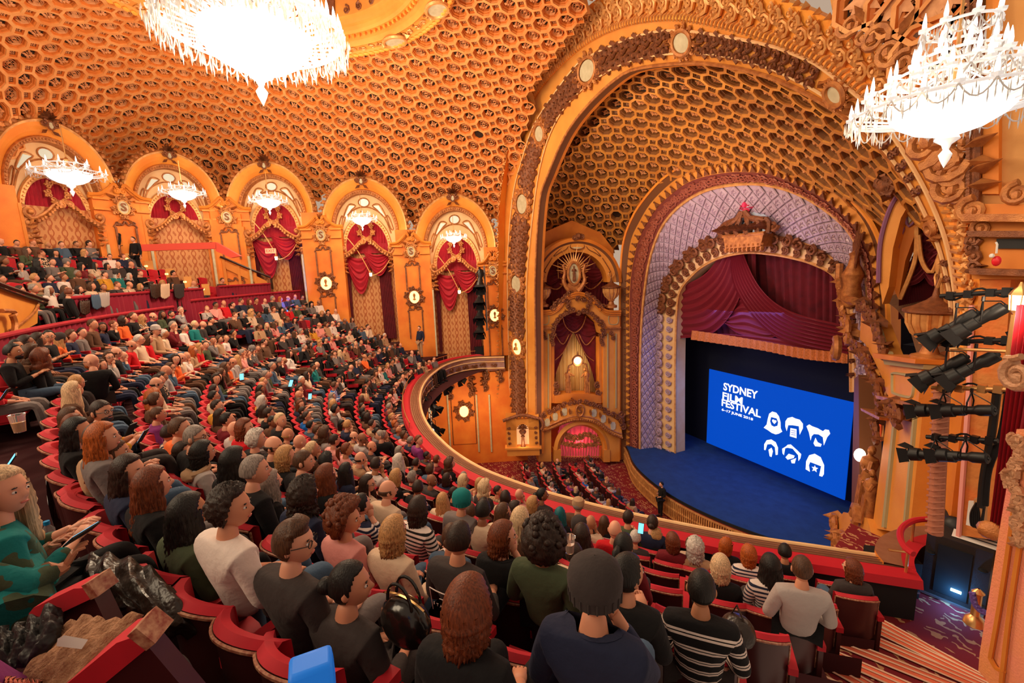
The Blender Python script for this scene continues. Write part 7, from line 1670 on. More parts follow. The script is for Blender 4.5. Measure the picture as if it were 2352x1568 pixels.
HAND=[
 (8,1128,-55,'phone',('long','light blonde'),T('teal','camo','olive green'),'fair','woman with long pale blonde hair in a green camouflage jacket looking at her phone',{'d':2.2}),
 (262,1040,-25,'lap',('buzz','brown'),T('grey'),'light','man with shaved brown hair in a grey T-shirt left of the ginger woman',{'d':3.6}),
 (296,1082,-50,'lap',('long','dark brown'),T('navy'),'fair','woman with long dark brown hair and bare profile beside the ginger woman',{'slim':1,'d':3.2}),
 (350,1112,-10,'lap',('long','auburn'),T('black'),'fair','woman with long wavy ginger hair and dark top at the lower left',{'slim':1,'d':3.0}),
 (432,1178,-5,'lap',('long','black'),T('olive green'),'olive','woman with very long straight black hair left of the white-shirted man',{'slim':1,'d':2.7}),
 (530,1165,-50,'lap',('messy','dark brown'),T('white'),'light','man with tousled dark hair in a white shirt at the lower left',{'d':2.45}),
 (675,1245,-60,'lap',('quiff','brown'),T('charcoal'),'fair','man in glasses with a brown quiff and charcoal sweatshirt, in profile',{'glasses':True,'d':2.3}),
 (803,1342,-55,'lap',('bun','black'),T('charcoal'),'light','woman with a black hair bun and dark sweatshirt behind the shiny handbag',{'slim':1,'d':2.2}),
 (1075,1395,0,'lap',('bob','auburn'),T('black'),'light','person with a large glossy dark auburn head of hair, nearest at bottom centre',{'slim':1,'d':1.75}),
 (1368,1350,0,'chin',('short','black'),T('navy'),'light','man in a dark knitted beanie and navy sweater, nearest at bottom right of centre',{'hat':('beanie','charcoal'),'d':1.75}),
 (1440,1318,-40,'phone',('ponytail','black'),T('black'),'light','woman with pinned black hair in a quilted dark jacket right of the beanie',{'slim':1,'d':2.5}),
 (1611,1352,0,'lap',('buzz','black'),T('black',S,'white'),'olive','man with cropped black hair in a black and white striped shirt',{'d':2.7}),
 (1842,1306,0,'lap',('buzz','brown'),T('light grey'),'light','man with cropped brown hair in a pale grey sweater near the aisle steps',{'d':3.9}),
 (1958,1306,40,'lap',('bob','auburn'),T('charcoal'),'fair','woman with red-brown curls in a grey top, rightmost in the front rows',{'slim':1}),
 (1803,1268,-10,'lap',('short','black'),T('black'),'olive','dark-haired man in black at the rail behind the grey-sweatered man',{}),
 (1770,1300,10,'lap',('long','black'),T('white','fine stripes','navy'),'fair','woman with long black hair in a white and navy striped top with dots',{'slim':1,'d':4.4}),
 (1720,1272,0,'lap',('bob','ginger'),T('white','fine stripes','navy'),'fair','strawberry blonde woman in a striped top next to the black-haired striped woman',{'slim':1}),
 (1668,1252,-40,'lap',('bob','ginger'),T('black'),'fair','woman with bright red hair and glasses turned right, at the rail',{'glasses':True,'slim':1}),
 (1597,1256,5,'lap',('curly','white'),T('tan'),'fair','person with white curly hair in a tan jacket near the rail',{}),
 (1655,1300,0,'lap',('bob','light blonde'),T('black'),'fair','pale blonde woman in a black top before the striped women',{'slim':1,'d':4.6}),
 (1507,1228,10,'lap',('messy','blonde'),T('black'),'fair','woman with short tousled blonde hair and low-cut black top near the rail',{'slim':1}),
 (1545,1242,20,'lap',('bob','auburn'),T('maroon'),'fair','woman with dark auburn hair in maroon right of the tousled blonde',{'slim':1}),
 (1412,1217,0,'lap',('none','brown'),T('red'),'fair','bald man in a bright red top by the phone screen',{'d':5.4}),
 (1432,1254,-15,'lap',('ponytail','black'),T('maroon'),'light','woman with parted black hair in a maroon top behind the bald man in red',{'slim':1,'d':4.0}),
 (1442,1190,-15,'phone',('buzz','dark brown'),T('olive green'),'light','man in an olive jacket photographing with a lit phone at the rail',{}),
 (1498,1190,0,'lap',('bun','dark brown'),T('navy'),'fair','person with a small dark topknot at the rail',{'slim':1}),
 (1286,1182,10,'lap',('long','teal'),T('black'),'fair','woman with bright teal hair near the rail',{'slim':1}),
 (1252,1192,0,'lap',('long','brown'),T('brown'),'fair','woman with long honey brown hair left of the teal-haired woman',{'slim':1}),
 (1243,1135,-50,'arms',('bun','black'),T('charcoal'),'brown','person with dark tied hair sitting up tall at the rail, turned right',{}),
 (1327,1158,0,'lap',('short','grey'),T('brown'),'light','man in a tan flat cap and brown jacket at the rail',{'hat':('cap','tan')}),
 (1388,1200,0,'lap',('long','brown'),T('black',S,'white'),'fair','woman with long wavy brown hair and a striped collar',{'slim':1}),
 (1335,1228,5,'lap',('long','dark brown'),T('black'),'light','woman with long dark brown hair between the afro man and the striped collar',{'slim':1}),
 (1250,1240,0,'lap',('afro','dark brown'),T('olive green'),'brown','man with a big dark afro and olive-black top, cup at his right',{'d':3.0}),
 (1155,1232,-55,'chin',('bob','auburn'),T('black'),'fair','woman with an auburn bob in black leaning on her hand, in profile',{'slim':1,'d':3.4}),
 (1195,1192,0,'lap',('long','light blonde'),T('brown'),'fair','woman with a long pale blonde plait behind the auburn bob',{'slim':1,'d':4.4}),
 (1110,1172,0,'lap',('short','black'),T('cream'),'brown','man with thick black hair in a cream hooded top right of the green beanie',{'d':4.9}),
 (1055,1238,0,'lap',('short','dark brown'),T('charcoal'),'light','man in a washed black T-shirt with a white printed rectangle on the back',{'tee':1,'d':3.0}),
 (905,1222,-5,'lap',('bob','blonde'),T('cream'),'fair','woman with a straight blonde bob and cream ribbed sweater',{'slim':1,'d':3.3}),
 (797,1192,-60,'lap',('afro','auburn'),T('pink'),'light','child with curly ginger hair in a pink jacket, in profile',{'slim':1,'d':3.4}),
 (962,1168,-5,'lap',('bob','dark brown'),T('white','fine stripes','black'),'fair','woman with a dark bob in a black and cream striped top',{'slim':1,'d':4.3}),
 (1062,1150,0,'lap',('short','brown'),T('grey'),'light','man in a dark green knitted beanie and grey-green denim jacket',{'hat':('beanie','teal'),'d':5.0}),
 (890,1126,-30,'lap',('bald','brown'),T('cream'),'fair','balding man in a cream jacket before the blonde bob',{'d':5.0}),
 (845,1110,-60,'lap',('long','dark brown'),T('cream'),'fair','woman in glasses with long dark hair and cream jacket, in profile',{'slim':1,'glasses':True}),
 (950,1095,0,'lap',('messy','grey'),T('black'),'fair','man with thick grey hair right of the woman in glasses',{}),
 (990,1078,0,'lap',('messy','brown'),T('denim blue'),'fair','man with shaggy fair-brown hair in a blue denim jacket',{}),
 (745,1095,0,'lap',('long','auburn'),T('black'),'fair','woman with long copper hair behind the curly dark head',{'slim':1}),
 (700,1135,0,'lap',('curly','dark brown'),T('navy'),'light','person with curly maroon-dark hair in a navy quilted jacket',{'d':3.6}),
 (620,1108,0,'lap',('long','grey'),T('black'),'fair','woman with ash grey-blonde layered hair and black top',{'slim':1,'d':4.2}),
 (577,1082,-30,'lap',('short','grey'),T('black'),'fair','grey-haired man behind the ash-blonde woman',{}),
 (530,1062,0,'lap',('long','black'),T('black'),'light','woman with glossy straight black hair right of the cream hood',{'slim':1}),
 (463,1040,-10,'lap',('bob','black'),T('light grey'),'light','woman with a black bob and grey jacket with cream fleece hood',{'slim':1,'hood':1}),
 (424,1035,-30,'lap',('bob','dark brown'),T('brown'),'fair','woman with dark brown bob and brown top left of the black bob',{'slim':1}),
 (407,985,-30,'lap',('short','brown'),T('orange'),'fair','person with brown hair in a bright orange-red top',{}),
 (437,985,-40,'lap',('buzz','grey'),T('black'),'fair','man with cropped grey hair and glasses beside the orange top',{'glasses':True}),
 (520,965,-10,'lap',('short','black'),T('maroon'),'fair','person with short black hair in a maroon top',{}),
 (556,982,-40,'lap',('bob','auburn'),T('red'),'fair','woman with an auburn bob in a red-pink top',{'slim':1}),
 (585,1010,-20,'lap',('messy','white'),T('black'),'fair','white-haired person with a red scarf',{}),
 (622,1022,-50,'lap',('bald','dark brown'),T('black'),'fair','balding man with dark fringe of hair in profile',{'glasses':True}),
 (652,1050,-20,'lap',('bob','blonde'),T('black'),'fair','woman with blonde bob left of the cropped man in black',{'slim':1}),
 (690,1060,-40,'lap',('buzz','brown'),T('black'),'fair','man with receding cropped hair in a black collar',{}),
 (640,965,-60,'lap',('short','light blonde'),T('black'),'fair','blond man in profile with a red companion',{}),
 (893,958,150,'arms',('buzz','grey'),T('black'),'fair','grey-haired man in black turned round facing the camera near the rail',{'turn':1}),
 (957,980,-60,'arms',('short','auburn'),T('purple'),'fair','woman in a purple sweater resting her arm on the rail',{'slim':1}),
 (257,828,75,'lap',('none','brown'),T('black'),'fair','bald man with red beard and glasses facing the camera',{'turn':1,'glasses':True,'beard':'ginger','d':7.0}),
 (290,835,-10,'chin',('none','brown'),T('denim blue'),'fair','bald man in a blue T-shirt holding his face',{}),
 (30,808,-20,'phone',('short','black'),T('black'),'olive','black-bearded man in a black sweater at the far left',{'beard':'black','d':6.3}),
 (72,812,-10,'lap',('curly','brown'),T('brown'),'fair','woman with long brown curls beside the black-bearded man',{'slim':1,'d':6.8}),
 (97,822,40,'lap',('curly','auburn'),T('black'),'olive','woman with auburn curls looking this way at the far left',{'slim':1,'d':6.6}),
 (236,838,-30,'lap',('long','brown'),T('brown'),'fair','woman with very long fair-brown hair before the red-bearded man',{'slim':1}),
 (202,888,-50,'lap',('bob','dark brown'),T('navy'),'fair','woman with dark bob and glasses in profile, left block',{'glasses':True,'slim':1}),
 (152,925,-30,'chin',('ponytail','auburn'),T('cream'),'fair','woman with copper hair pulled back and cream sweater, hand at her head',{'slim':1}),
 (205,935,-40,'lap',('short','brown'),T('tan'),'fair','man with short brown hair and tan top in the left block',{}),
 (232,945,-55,'phone',('buzz','dark brown'),T('mustard'),'light','man with shaved dark hair and beard in a mustard jacket',{'beard':'dark brown','glasses':True,'d':4.4}),
 (178,990,-35,'phone',('long','black'),T('black'),'light','woman with long black plaited hair lit by a phone',{'slim':1,'d':3.9}),
 (236,1005,-30,'phone',('long','ginger'),T('grey'),'fair','woman with long ginger hair holding a phone, left block',{'slim':1,'d':3.5}),
 (447,745,30,'lap',('short','light blonde'),T('teal'),'fair','blonde person in a teal-green sweater in the back rows',{}),
 (535,765,10,'chin',('short','black'),T('black'),'olive','black-haired man in a black coat beside the empty red seats of the aisle',{}),
 (395,748,-20,'chin',('short','grey'),T('maroon'),'fair','grey-haired man in a maroon T-shirt, hand at mouth',{'glasses':True}),
 (350,728,-20,'lap',('short','brown'),T('tan'),'fair','man in a grey baseball cap and tan sweater',{'hat':('cap','light grey')}),
]
ROWN=['back row of the lower block','eighth row from the rail','seventh row from the rail','sixth row from the rail','fifth row from the rail','fourth row from the rail','third row from the rail','second row from the rail','front row at the rail']
hand_ppl=[]
for(x,y,yaw,pose,hair,top,skin,lab,ex)in HAND:
    if 'd' in ex:
        q=atD(x,y,ex['d']);ph_=math.atan2(q[0]-BC[0],-(q[1]-BC[1]));rr=math.hypot(q[0]-BC[0],q[1]-BC[1])+.22;k=int(np.argmin([abs(r_-rr)for r_ in ROWS]));s_=1.
        P=polar(rr,ph_,q[2]-1.14);dep=ex['d'];OCC.setdefault(k,[]).append(ph_)
    else:
        b=place(x,y,ROWS[1:],zfl)
        if b is None:continue
        e,k,ph_,s_=b;k+=1;r=ROWS[k];OCC.setdefault(k,[]).append(ph_);s_=min(max(s_,.86),1.14);P=polar(r,ph_,zfl(r));dep=proj(np.array(P)+[0,0,1.1])[2]
    hand_ppl.append((k,ph_))
    lod=2 if dep<6.5 else 1;turn=ex.get('turn')
    o=make_person(P,ph_+(math.radians(100)if turn and yaw<100 else 0),s_,pose,(yaw if not turn else(60 if yaw<100 else 80))if abs(yaw)<=90 or turn else yaw,lod,ex.get('slim',0),0.,hair,skin,top,['charcoal','black','denim blue','grey'][len(hand_ppl)%4],ex.get('hat'),ex.get('glasses',False),lab,seed=len(hand_ppl))
    if turn and yaw>=100:o.rotation_euler[2]=ph_+math.radians(75)
    hc=pm(pose,(yaw if not turn else(60 if yaw<100 else 80))if abs(yaw)<=90 or turn else yaw,lod,ex.get('slim',0),0.)['hc'];yw=math.radians((yaw if not turn else(60 if yaw<100 else 80)))
    if ex.get('beard'):
        m=MB();m.ell((0,.052,-.070),(.052,.048,.045),None,10,7);m.ell((0,.098,-.045),(.026,.008,.007),None,7,4);mk('beard',m.data('beard',[MATS['hair_'+ex['beard'].replace(' ','_')]]),o,loc=hc,rot=(0,0,yw))
    if ex.get('hood'):
        m=MB();m.tube([(.105*math.cos(t),.15+.09*math.sin(t),.98+.02*math.sin(t))for t in np.linspace(0,2*PI,17)[:-1]],.035,7,True);m.ell((0,.07,.95),(.12,.06,.06));mk('fleece_hood',m.data('fleece_hood',[clothmat('tan',CLOTH['tan'])]),o)
    if ex.get('tee'):
        Ft=FR((0,.035,.80),(1,0,0),(0,-1,0),(0,-.12,1));m=MB()
        q=[(-.13,.09),(.13,.09),(.13,-.10),(-.13,-.10)]
        m.tube([Ft(a,h,.018-.9*a*a)for a,h in((-.12,-.10),(-.12,.08),(-.06,.08),(0,.08),(.06,.08),(.12,.08),(.12,-.10))],.0035,4);m.tube([Ft(-.035,.03,.02),Ft(.035,.03,.02)],.003,4)
        pr_=mk('printed_rectangle',m.data('printed_rectangle',[clothmat('white',CLOTH['white'])]),o)
        for i,ch in enumerate('STANDIS'):
            t_=text_mesh(ch,.028,FR((0,0,0),(1,0,0),(0,-1,0)),0,0,0,clothmat('white',CLOTH['white']),'letter',None,.001)
            co=np.zeros(len(t_.data.vertices)*3);t_.data.vertices.foreach_get('co',co);co=co.reshape(-1,3)+Ft(-.09+.03*i,-.03,.024-.9*(-.09+.03*i)**2);t_.data.vertices.foreach_set('co',co.ravel());t_.parent=pr_
        for i,ch in enumerate('SI'):
            t_=text_mesh(ch,.026,FR((0,0,0),(1,0,0),(0,-1,0)),0,0,0,clothmat('white',CLOTH['white']),'letter',None,.001)
            co=np.zeros(len(t_.data.vertices)*3);t_.data.vertices.foreach_get('co',co);co=co.reshape(-1,3)+Ft(-.03+.04*i,-.075,.024);t_.data.vertices.foreach_set('co',co.ravel());t_.parent=pr_
# automatic audience
rnd=random.Random(42);pend=[];seats=[]
AISLE=math.radians(-17.5)
for k,r in enumerate(ROWS):
    lo,hi=phlim(r);st=.535/r;n=int((hi-lo)/st);occ=OCC.get(k,[])
    if k==0:hi=math.radians(30)
    ph_=hi-.3/r if k else math.radians(33)
    # seats snap round the placed people so that nobody shares a seat
    slots=sorted(occ,reverse=True);free=[];cur=hi-.28/r
    marks=[None]+slots+[None]
    edges_=[hi]+slots+[lo]
    for a_,b_ in zip(edges_[:-1],edges_[1:]):
        gap=(a_-b_)*r;g0=.28 if a_==hi else .535;g1=.28 if b_==lo else .535
        nn=int((gap-g0-g1+.535+.06)/.535)
        if nn>0:
            sp=(gap-g0-g1)/max(nn-1,1)if nn>1 else 0
            for j in range(nn):free.append((a_-(g0+(sp*j if nn>1 else(gap-g0-g1)/2))/r))
    for ph_ in free:
        if abs((ph_-AISLE)*r)<.55 and k<7:continue
        P=polar(r,ph_,zfl(r));x,y,z=proj(np.array(P)+[0,0,1.1])
        if z<.6 or x<-120 or x>2400:continue
        dep=z;person=rnd.random()<.965
        if k==0 and(x>-20 and dep<3.2):person=False
        if dep<6.2 and x>1465:person=False
        if k in(1,2,3)and x>1480:person=False
        if k in(7,8)and x>1890:person=False
        if dep<2.6 and k>0:person=False
        if math.degrees(ph_)<-45 and rnd.random()<.35:person=False
        seats.append((dep,k,ph_,P,x,y))
        if person:pend.append((dep,'b',k,ph_,P,x,y))
    for ph_ in occ:
        P=polar(r,ph_,zfl(r));x,y,z=proj(np.array(P)+[0,0,.9]);seats.append((z,k,ph_,P,x,y))
for k,r in enumerate(UR):
    lo=math.radians(-47+1.5*k);hi=ph(158,690,21.)+.35;st=.56/r;ph_=hi
    while ph_>lo:
        P=polar(r,ph_,zup(r));x,y,z=proj(np.array(P)+[0,0,1.1]);ph_-=st
        if x<-60 or P[0]<-25.7:continue
        if abs(x-(462-38*k))<14:continue
        seats.append((z,100+k,ph_+st,P,x,y))
        dens_=.96 if x<330-10*k else(.85 if k==0 and x<465 else .22)
        if x>495 and k>3:dens_=0
        if rnd.random()<dens_:pend.append((z,'u',k,ph_+st,P,x,y))
SCN=np.array([-13.5,26.0])
for k,r in enumerate((14.5,15.4,16.25,17.1,17.95,18.8)):
    a=math.radians(-33)
    while a<math.radians(8):
        P=(SCN[0]+r*math.sin(a),SCN[1]-r*math.cos(a),.0);x,y,z=proj(np.array(P)+[0,0,1.1]);a+=.56/r
        if not(1165<x<1450 and 1050<y<1190):continue
        seats.append((z,200+k,a,P,x,y))
        if rnd.random()<(.80 if x>1300 else .5):pend.append((z,'s',k,a,P,x,y))
TOPW=[('black',22),('charcoal',14),('navy',9),('brown',8),('grey',9),('light grey',7),('cream',7),('tan',6),('white',4),('red',4),('maroon',4),('olive green',4),('denim blue',4),('mustard',2),('teal',2),('pink',4),('orange',1),('bright blue',1),('purple',1)]
HAIRW=[('black',22),('dark brown',26),('brown',20),('auburn',6),('blonde',9),('light blonde',5),('grey',8),('white',4),('ginger',2)]
STYW=[('short',30),('buzz',10),('bald',6),('none',4),('messy',8),('bob',14),('long',20),('curly',4),('bun',4),('ponytail',5)]
def pick(w):t=rnd.random()*sum(q for _,q in w);
def pick(w):
    t=rnd.random()*sum(q for _,q in w)
    for a,q in w:
        t-=q
        if t<=0:return a
    return w[-1][0]
FEM=('bob','long','curly','bun','ponytail')
STYN={'short':'short {c} hair','buzz':'cropped {c} hair','bald':'thinning {c} hair','none':'a bald head','messy':'tousled {c} hair','bob':'{c} bobbed hair','long':'long {c} hair','curly':'curly {c} hair','bun':'{c} hair in a bun','ponytail':'{c} ponytail'}
pend.sort(key=lambda t:t[0])
nind=300-len(hand_ppl)-5
PAL=[MATS['skin_'+s_]for s_ in SKINS]+[MATS['hair_'+h.replace(' ','_')]for h,_ in HAIRW]+[clothmat(c,CLOTH[c])for c,_ in TOPW]+[SHOE,EYEW,EYED,LIP]
pidx={m_.name:i for i,m_ in enumerate(PAL)};crowd=MB()
LABS=set();seatno={}
for t in pend:seatno.setdefault((t[1],t[2]),[]).append(t[3])
for v in seatno.values():v.sort()
for i,(dep,blk,k,ph_,P,x,y)in enumerate(pend):
    hs=pick(HAIRW);sty=pick(STYW);tc_=pick(TOPW);sk=pick([('fair',45),('light',35),('olive',12),('brown',8)]);fem=sty in FEM or rnd.random()<.15
    yaw=rnd.choice([-60,-35,-15,0,0,15,35]);pose=rnd.choice(['lap','lap','phone','chin','arms']);sc_p=rnd.uniform(.93,1.06);turn=rnd.uniform(-.18,.18)
    if blk=='u':yaw=rnd.choice([-35,0,0,15,35])
    face=ph_+turn if blk!='s' else ph_*.8+turn;kind='plain';c2=None
    if rnd.random()<.07:kind,c2=rnd.choice([('plaid','black'),('fine stripes','white'),('floral','cream')]);
    if kind!='plain' and tc_==c2:kind,c2='plain',None
    legs=rnd.choice(['black','charcoal','black','denim blue','grey','brown','navy'])
    if i<nind:
        idx=seatno[(blk,k)].index(ph_);who='woman' if fem else 'man';hd_=STYN[sty].format(c=hs);ph2={'b':ROWN[k],'u':f'{ORD[k]} row of the upper block','s':f'{ORD[k]} stalls row from the stage'}[blk]
        if blk=='b' and k>0:ph2=f'{ORD[8 - k]} balcony row'
        elif blk=='b':ph2='rearmost balcony row'
        elif blk=='u':ph2=f'{ORD[k]} upper-block row'
        else:ph2=f'{ORD[k]} stalls row'
        kn='' if kind=='plain' else{'plaid':'checked ','fine stripes':'striped ','floral':'patterned '}[kind]
        lab=f'{who} with {hd_}, {kn}{tc_} top, {ph2}, {ordn(idx)} from left'
        if len(lab.replace('-',' ').split())>16:lab=f'{who}, {hd_}, {tc_} top, {ph2}, {ordn(idx)} from left'
        make_person(P,face,sc_p,pose,yaw,1 if dep<15 else 0,1 if fem else 0,0.,(sty,hs),sk,(tc_,kind,c2),legs,('beanie',rnd.choice(['grey','charcoal']))if rnd.random()<.04 else None,rnd.random()<.18 and dep<12,lab,{'b':'audience in the balcony rows','u':'audience in the upper block','s':'audience in the stalls'}[blk],seed=i)
    else:
        r=pm(pose,yaw,0,1 if fem else 0,0.)['raw'];c_,s2=math.cos(face),math.sin(face);M3=np.array([[c_,-s2,0],[s2,c_,0],[0,0,1.]])*sc_p;tt=np.array(P,float)
        b0=len(crowd.m);joined(crowd,r['body'],M3,tt);crowd.m[b0:]=[pidx['skin_'+sk]]*(len(crowd.m)-b0)
        b0=len(crowd.m);joined(crowd,r['top'],M3,tt);crowd.m[b0:]=[pidx[clothmat(tc_,CLOTH[tc_]).name]]*(len(crowd.m)-b0)
        lg=legs if clothmat(legs,CLOTH[legs]).name in pidx else 'black';b0=len(crowd.m);joined(crowd,r['trousers'],M3,tt);crowd.m[b0:]=[pidx[clothmat(lg,CLOTH[lg]).name]]*(len(crowd.m)-b0)
        if sty!='none':
            h=hm(sty,0,i)[1];yc,ys=math.cos(math.radians(yaw)),math.sin(math.radians(yaw));b0=len(crowd.m)
            joined(crowd,h,M3@np.array([[yc,-ys,0],[ys,yc,0],[0,0,1.]]),tt+M3@np.array(r['hc']));crowd.m[b0:]=[pidx['hair_'+hs.replace(' ','_')]]*(len(crowd.m)-b0)
if crowd.v:crowd.build('seated_crowd',PAL,kind='stuff',label='remaining small seated audience members in the far rows of balcony and upper block',category='crowd' if False else None)if False else tag(crowd.build('seated_crowd',PAL),'remaining small seated audience in the far balcony rows and upper block','crowd',kind='stuff')
# seats
seats.sort(key=lambda t:t[0]);sno={}
for t in seats:sno.setdefault(t[1],[]).append(t[2])
for v in sno.values():v.sort()
field=MB();cnt_=0
for dep,k,ph_,P,x,y in seats:
    face=ph_ if k<200 else ph_*.8
    if cnt_<300 and x>-40 and dep>.55:
        idx=sno[k].index(ph_);rn=(f'{ORD[8 - k]} balcony row' if 0<k<9 else 'rearmost balcony row')if k<9 else(f'{ORD[k - 100]} upper-block row' if k<200 else f'{ORD[k - 200]} stalls row')
        make_seat(P,face,f'red plush theatre seat, {rn}, {ordn(idx)} from left',dep<9,'red theatre seats');cnt_+=1
    else:
        c_,s2=math.cos(face),math.sin(face);M3=np.array([[c_,-s2,0],[s2,c_,0],[0,0,1.]])
        for raw,mi in zip(SLOW[:5],(0,1,2,0,0)):b0=len(field.m);joined(field,raw,M3,np.array(P,float));field.m[b0:]=[mi]*(len(field.m)-b0)
if field.v:tag(field.build('seat_field',[SEATR,SEATB,RIM]),'remaining red theatre seats of the far rows','seats',kind='stuff')
# standing people
def stand_at(x,y,pos,face,label,hair,top,legs='black',yaw=0,pose='lap',lod=1,skin='fair',slim=0,s=1.):
    return make_person(pos,face,s,pose,yaw,lod,slim,0.,hair,skin,top,legs,None,False,label,stand=True)
def stand_pos(x,yhead,r):q=onR(x,yhead,r);return q
q=onR(132,672,20.45);stand_at(0,0,(q[0],q[1],q[2]-1.60),math.radians(35),'usher in a black suit standing in the cross aisle, pointing left',('short','auburn'),T('black'),yaw=35,lod=2)
q2=np.array(q);m=MB();m.tube([q2+[-.1,0,-.22],q2+[-.45,-.1,-.10],q2+[-.85,-.2,-.02]],[.06,.05,.04],8);up_=bpy.data.objects['person.%03d'%0]if False else None
ush=[o for o in bpy.data.objects if o.get('label','').startswith('usher')][0];arm=m.build('raised_sleeve',clothmat('black',CLOTH['black']));arm.parent=ush;arm.matrix_parent_inverse=(Matrix.Translation(ush.location)@Matrix.Rotation(ush.rotation_euler[2],4,'Z')).inverted()
m=MB();hand(m,q2+[-.85,-.2,-.02],(-1,-.2,.05),1,1);hn=m.build('pointing_hand',MATS['skin_fair']);hn.parent=ush;hn.matrix_parent_inverse=(Matrix.Translation(ush.location)@Matrix.Rotation(ush.rotation_euler[2],4,'Z')).inverted()
q=onX(970,752,-22.9);stand_at(0,0,(q[0],q[1],q[2]-1.60),math.radians(-150),'man in a dark jacket and beige trousers standing in the side aisle by the wall',('short','black'),T('navy'),'tan',yaw=20)
for x,y,r,lb,fc in((279,527,24.5,'man in black seen from behind, standing at the top of the upper block',0),(316,550,24.0,'dark figure standing in the upper aisle right of the man in black',.5)):
    q=onR(x,y,r);stand_at(0,0,(q[0],q[1],q[2]-1.60),math.radians(fc*60-150),lb,('short','black'),T('black'),lod=1)
p=onZ(1528,1186,0.02);q=CAMP;o=stand_at(0,0,(p[0],p[1],.02),math.radians(165),'presenter in a black suit standing before the stage apron',('short','black'),T('black'),'black',pose='chin',yaw=0,lod=1)
# ---------------------------------------------------------------- things in the foreground
def at(x,y,d):return atD(x,y,d)
def thing(name,mb,mats,label,cat,**k):return tag(mb.build(name,mats),label,cat,**k)
def sheet(P,name,m_,label,cat,th=.02,parent=None,wob=.02,folds=9,seed=1):
    """draped cloth: grid of 3D points (rows of control points), smoothed and rippled"""
    rnd=random.Random(seed);rows=[smoothc(r_,34)for r_ in P];G_=np.array([smoothc([r_[i]for r_ in rows],26)for i in range(34)]);m=MB();n1,n2=34,26
    for i in range(n1):
        for j in range(n2):
            q=G_[i,j]+np.array([0,0,1])*wob*(math.sin(i*folds/10+.6*math.sin(j*.3))+.4*math.sin(j*.9+i*.23));m.v.append(tuple(q))
    m.f=[(i*n2+j,i*n2+j+1,(i+1)*n2+j+1,(i+1)*n2+j)for i in range(n1-1)for j in range(n2-1)];m.m=[0]*len(m.f)
    o=m.build(name,m_,parent)
    if label:tag(o,label,cat)
    so=o.modifiers.new('thick','SOLIDIFY');so.thickness=th;return o
LEA=mat('black_leather',(.022,.012,.008),.35,spec=.5,bump=(18,.8));TANC=mat('tan_wool',(.38,.19,.10),.9,noise=(60,(.30,.14,.07)),bump=(90,.6))
sheet([[at(175,1290,2.6),at(230,1272,2.5),at(300,1280,2.45),at(370,1320,2.4)],[at(165,1330,2.45),at(240,1330,2.3),at(330,1345,2.25),at(420,1370,2.25)],[at(240,1380,2.3),at(300,1400,2.2),at(380,1420,2.15),at(450,1440,2.2)],[at(290,1430,2.35),at(330,1445,2.25),at(400,1460,2.2),at(440,1465,2.25)]],'leather_jacket',LEA,'worn black leather jacket thrown over a seat at the lower left','jacket',.025,wob=.02)
tc1=sheet([[at(155,1430,1.75),at(200,1415,1.7),at(260,1420,1.65),at(320,1405,1.6)],[at(110,1480,1.7),at(170,1470,1.6),at(220,1470,1.55),at(275,1460,1.55)],[at(60,1530,1.65),at(120,1525,1.55),at(170,1525,1.5),at(230,1510,1.5)],[at(20,1600,1.6),at(80,1590,1.5),at(140,1590,1.45),at(190,1570,1.45)]],'wool_coat',TANC,'tan woollen coat with a white size label folded over a seat','coat',.02,wob=.010,seed=2)
m=MB();q=[at(135,1478,1.52),at(150,1470,1.52),at(205,1480,1.50),at(190,1502,1.50),at(132,1495,1.52)];q=[p_+np.array([0,0,.02])for p_ in q];m.add([tuple(p_)for p_ in q],[(0,1,2,3,4)]);m.build('cloth_label',WHITE,tc1)
sheet([[at(-40,1460,1.9),at(30,1440,1.85),at(100,1400,1.8),at(140,1390,1.8)],[at(-40,1500,1.8),at(30,1480,1.75),at(90,1450,1.7),at(140,1440,1.7)],[at(-40,1540,1.75),at(20,1530,1.7),at(60,1520,1.65),at(100,1500,1.65)]],'black_coat',mat('black_quilt',(.012,.010,.010),.5,bump=(20,.8)),'black coat bundled below the camouflage jacket at the lower left','coat',.03,wob=.02,seed=3)
sheet([[at(-20,1565,1.5),at(40,1560,1.5),at(90,1568,1.5)],[at(-20,1590,1.45),at(40,1590,1.45),at(90,1600,1.45)],[at(-20,1640,1.4),at(40,1640,1.4),at(90,1640,1.4)]],'knitted_scarf',mat('coral_knit',(.75,.22,.15),.9,bump=(60,1.)),'coral knitted scarf at the bottom left corner','scarf',.02,wob=.012,folds=20,seed=4)
def red_pad(p0,p1,w_,h_,label):
    a,b=np.array(p0),np.array(p1);d=b-a;L_=np.linalg.norm(d);u=d/L_;n=np.cross(u,(0,0,1));n/=np.linalg.norm(n);up=np.cross(n,u);F=FR(a,u,n,up);root=empty('armrest',tuple(a),label=label,cat='armrest');m=MB()
    m.prism(F,[(0,-h_),(L_,-h_),(L_,h_*.6),(L_-.04,h_),(.04,h_),(0,h_*.6)],-w_,w_);m.build('plush_pad',SEATR,root);m=MB();m.fbox(F,L_,L_+.04,-h_*1.1,h_*.9,-w_,w_);m.build('wooden_end',RIM,root,smooth=False);m=MB();m.prism(F,[(0,-h_-.45),(L_*.8,-h_-.35),(L_,-h_),(0,-h_)],-w_*.7,w_*.7);m.build('side_panel',SEATB,root,smooth=False)
red_pad(at(100,1400,1.9),at(222,1342,1.85),.045,.035,'red armrest between the camouflage jacket and the leather jacket');red_pad(at(150,1600,1.5),at(335,1448,1.5),.05,.04,'long red armrest running beside the tan coat')
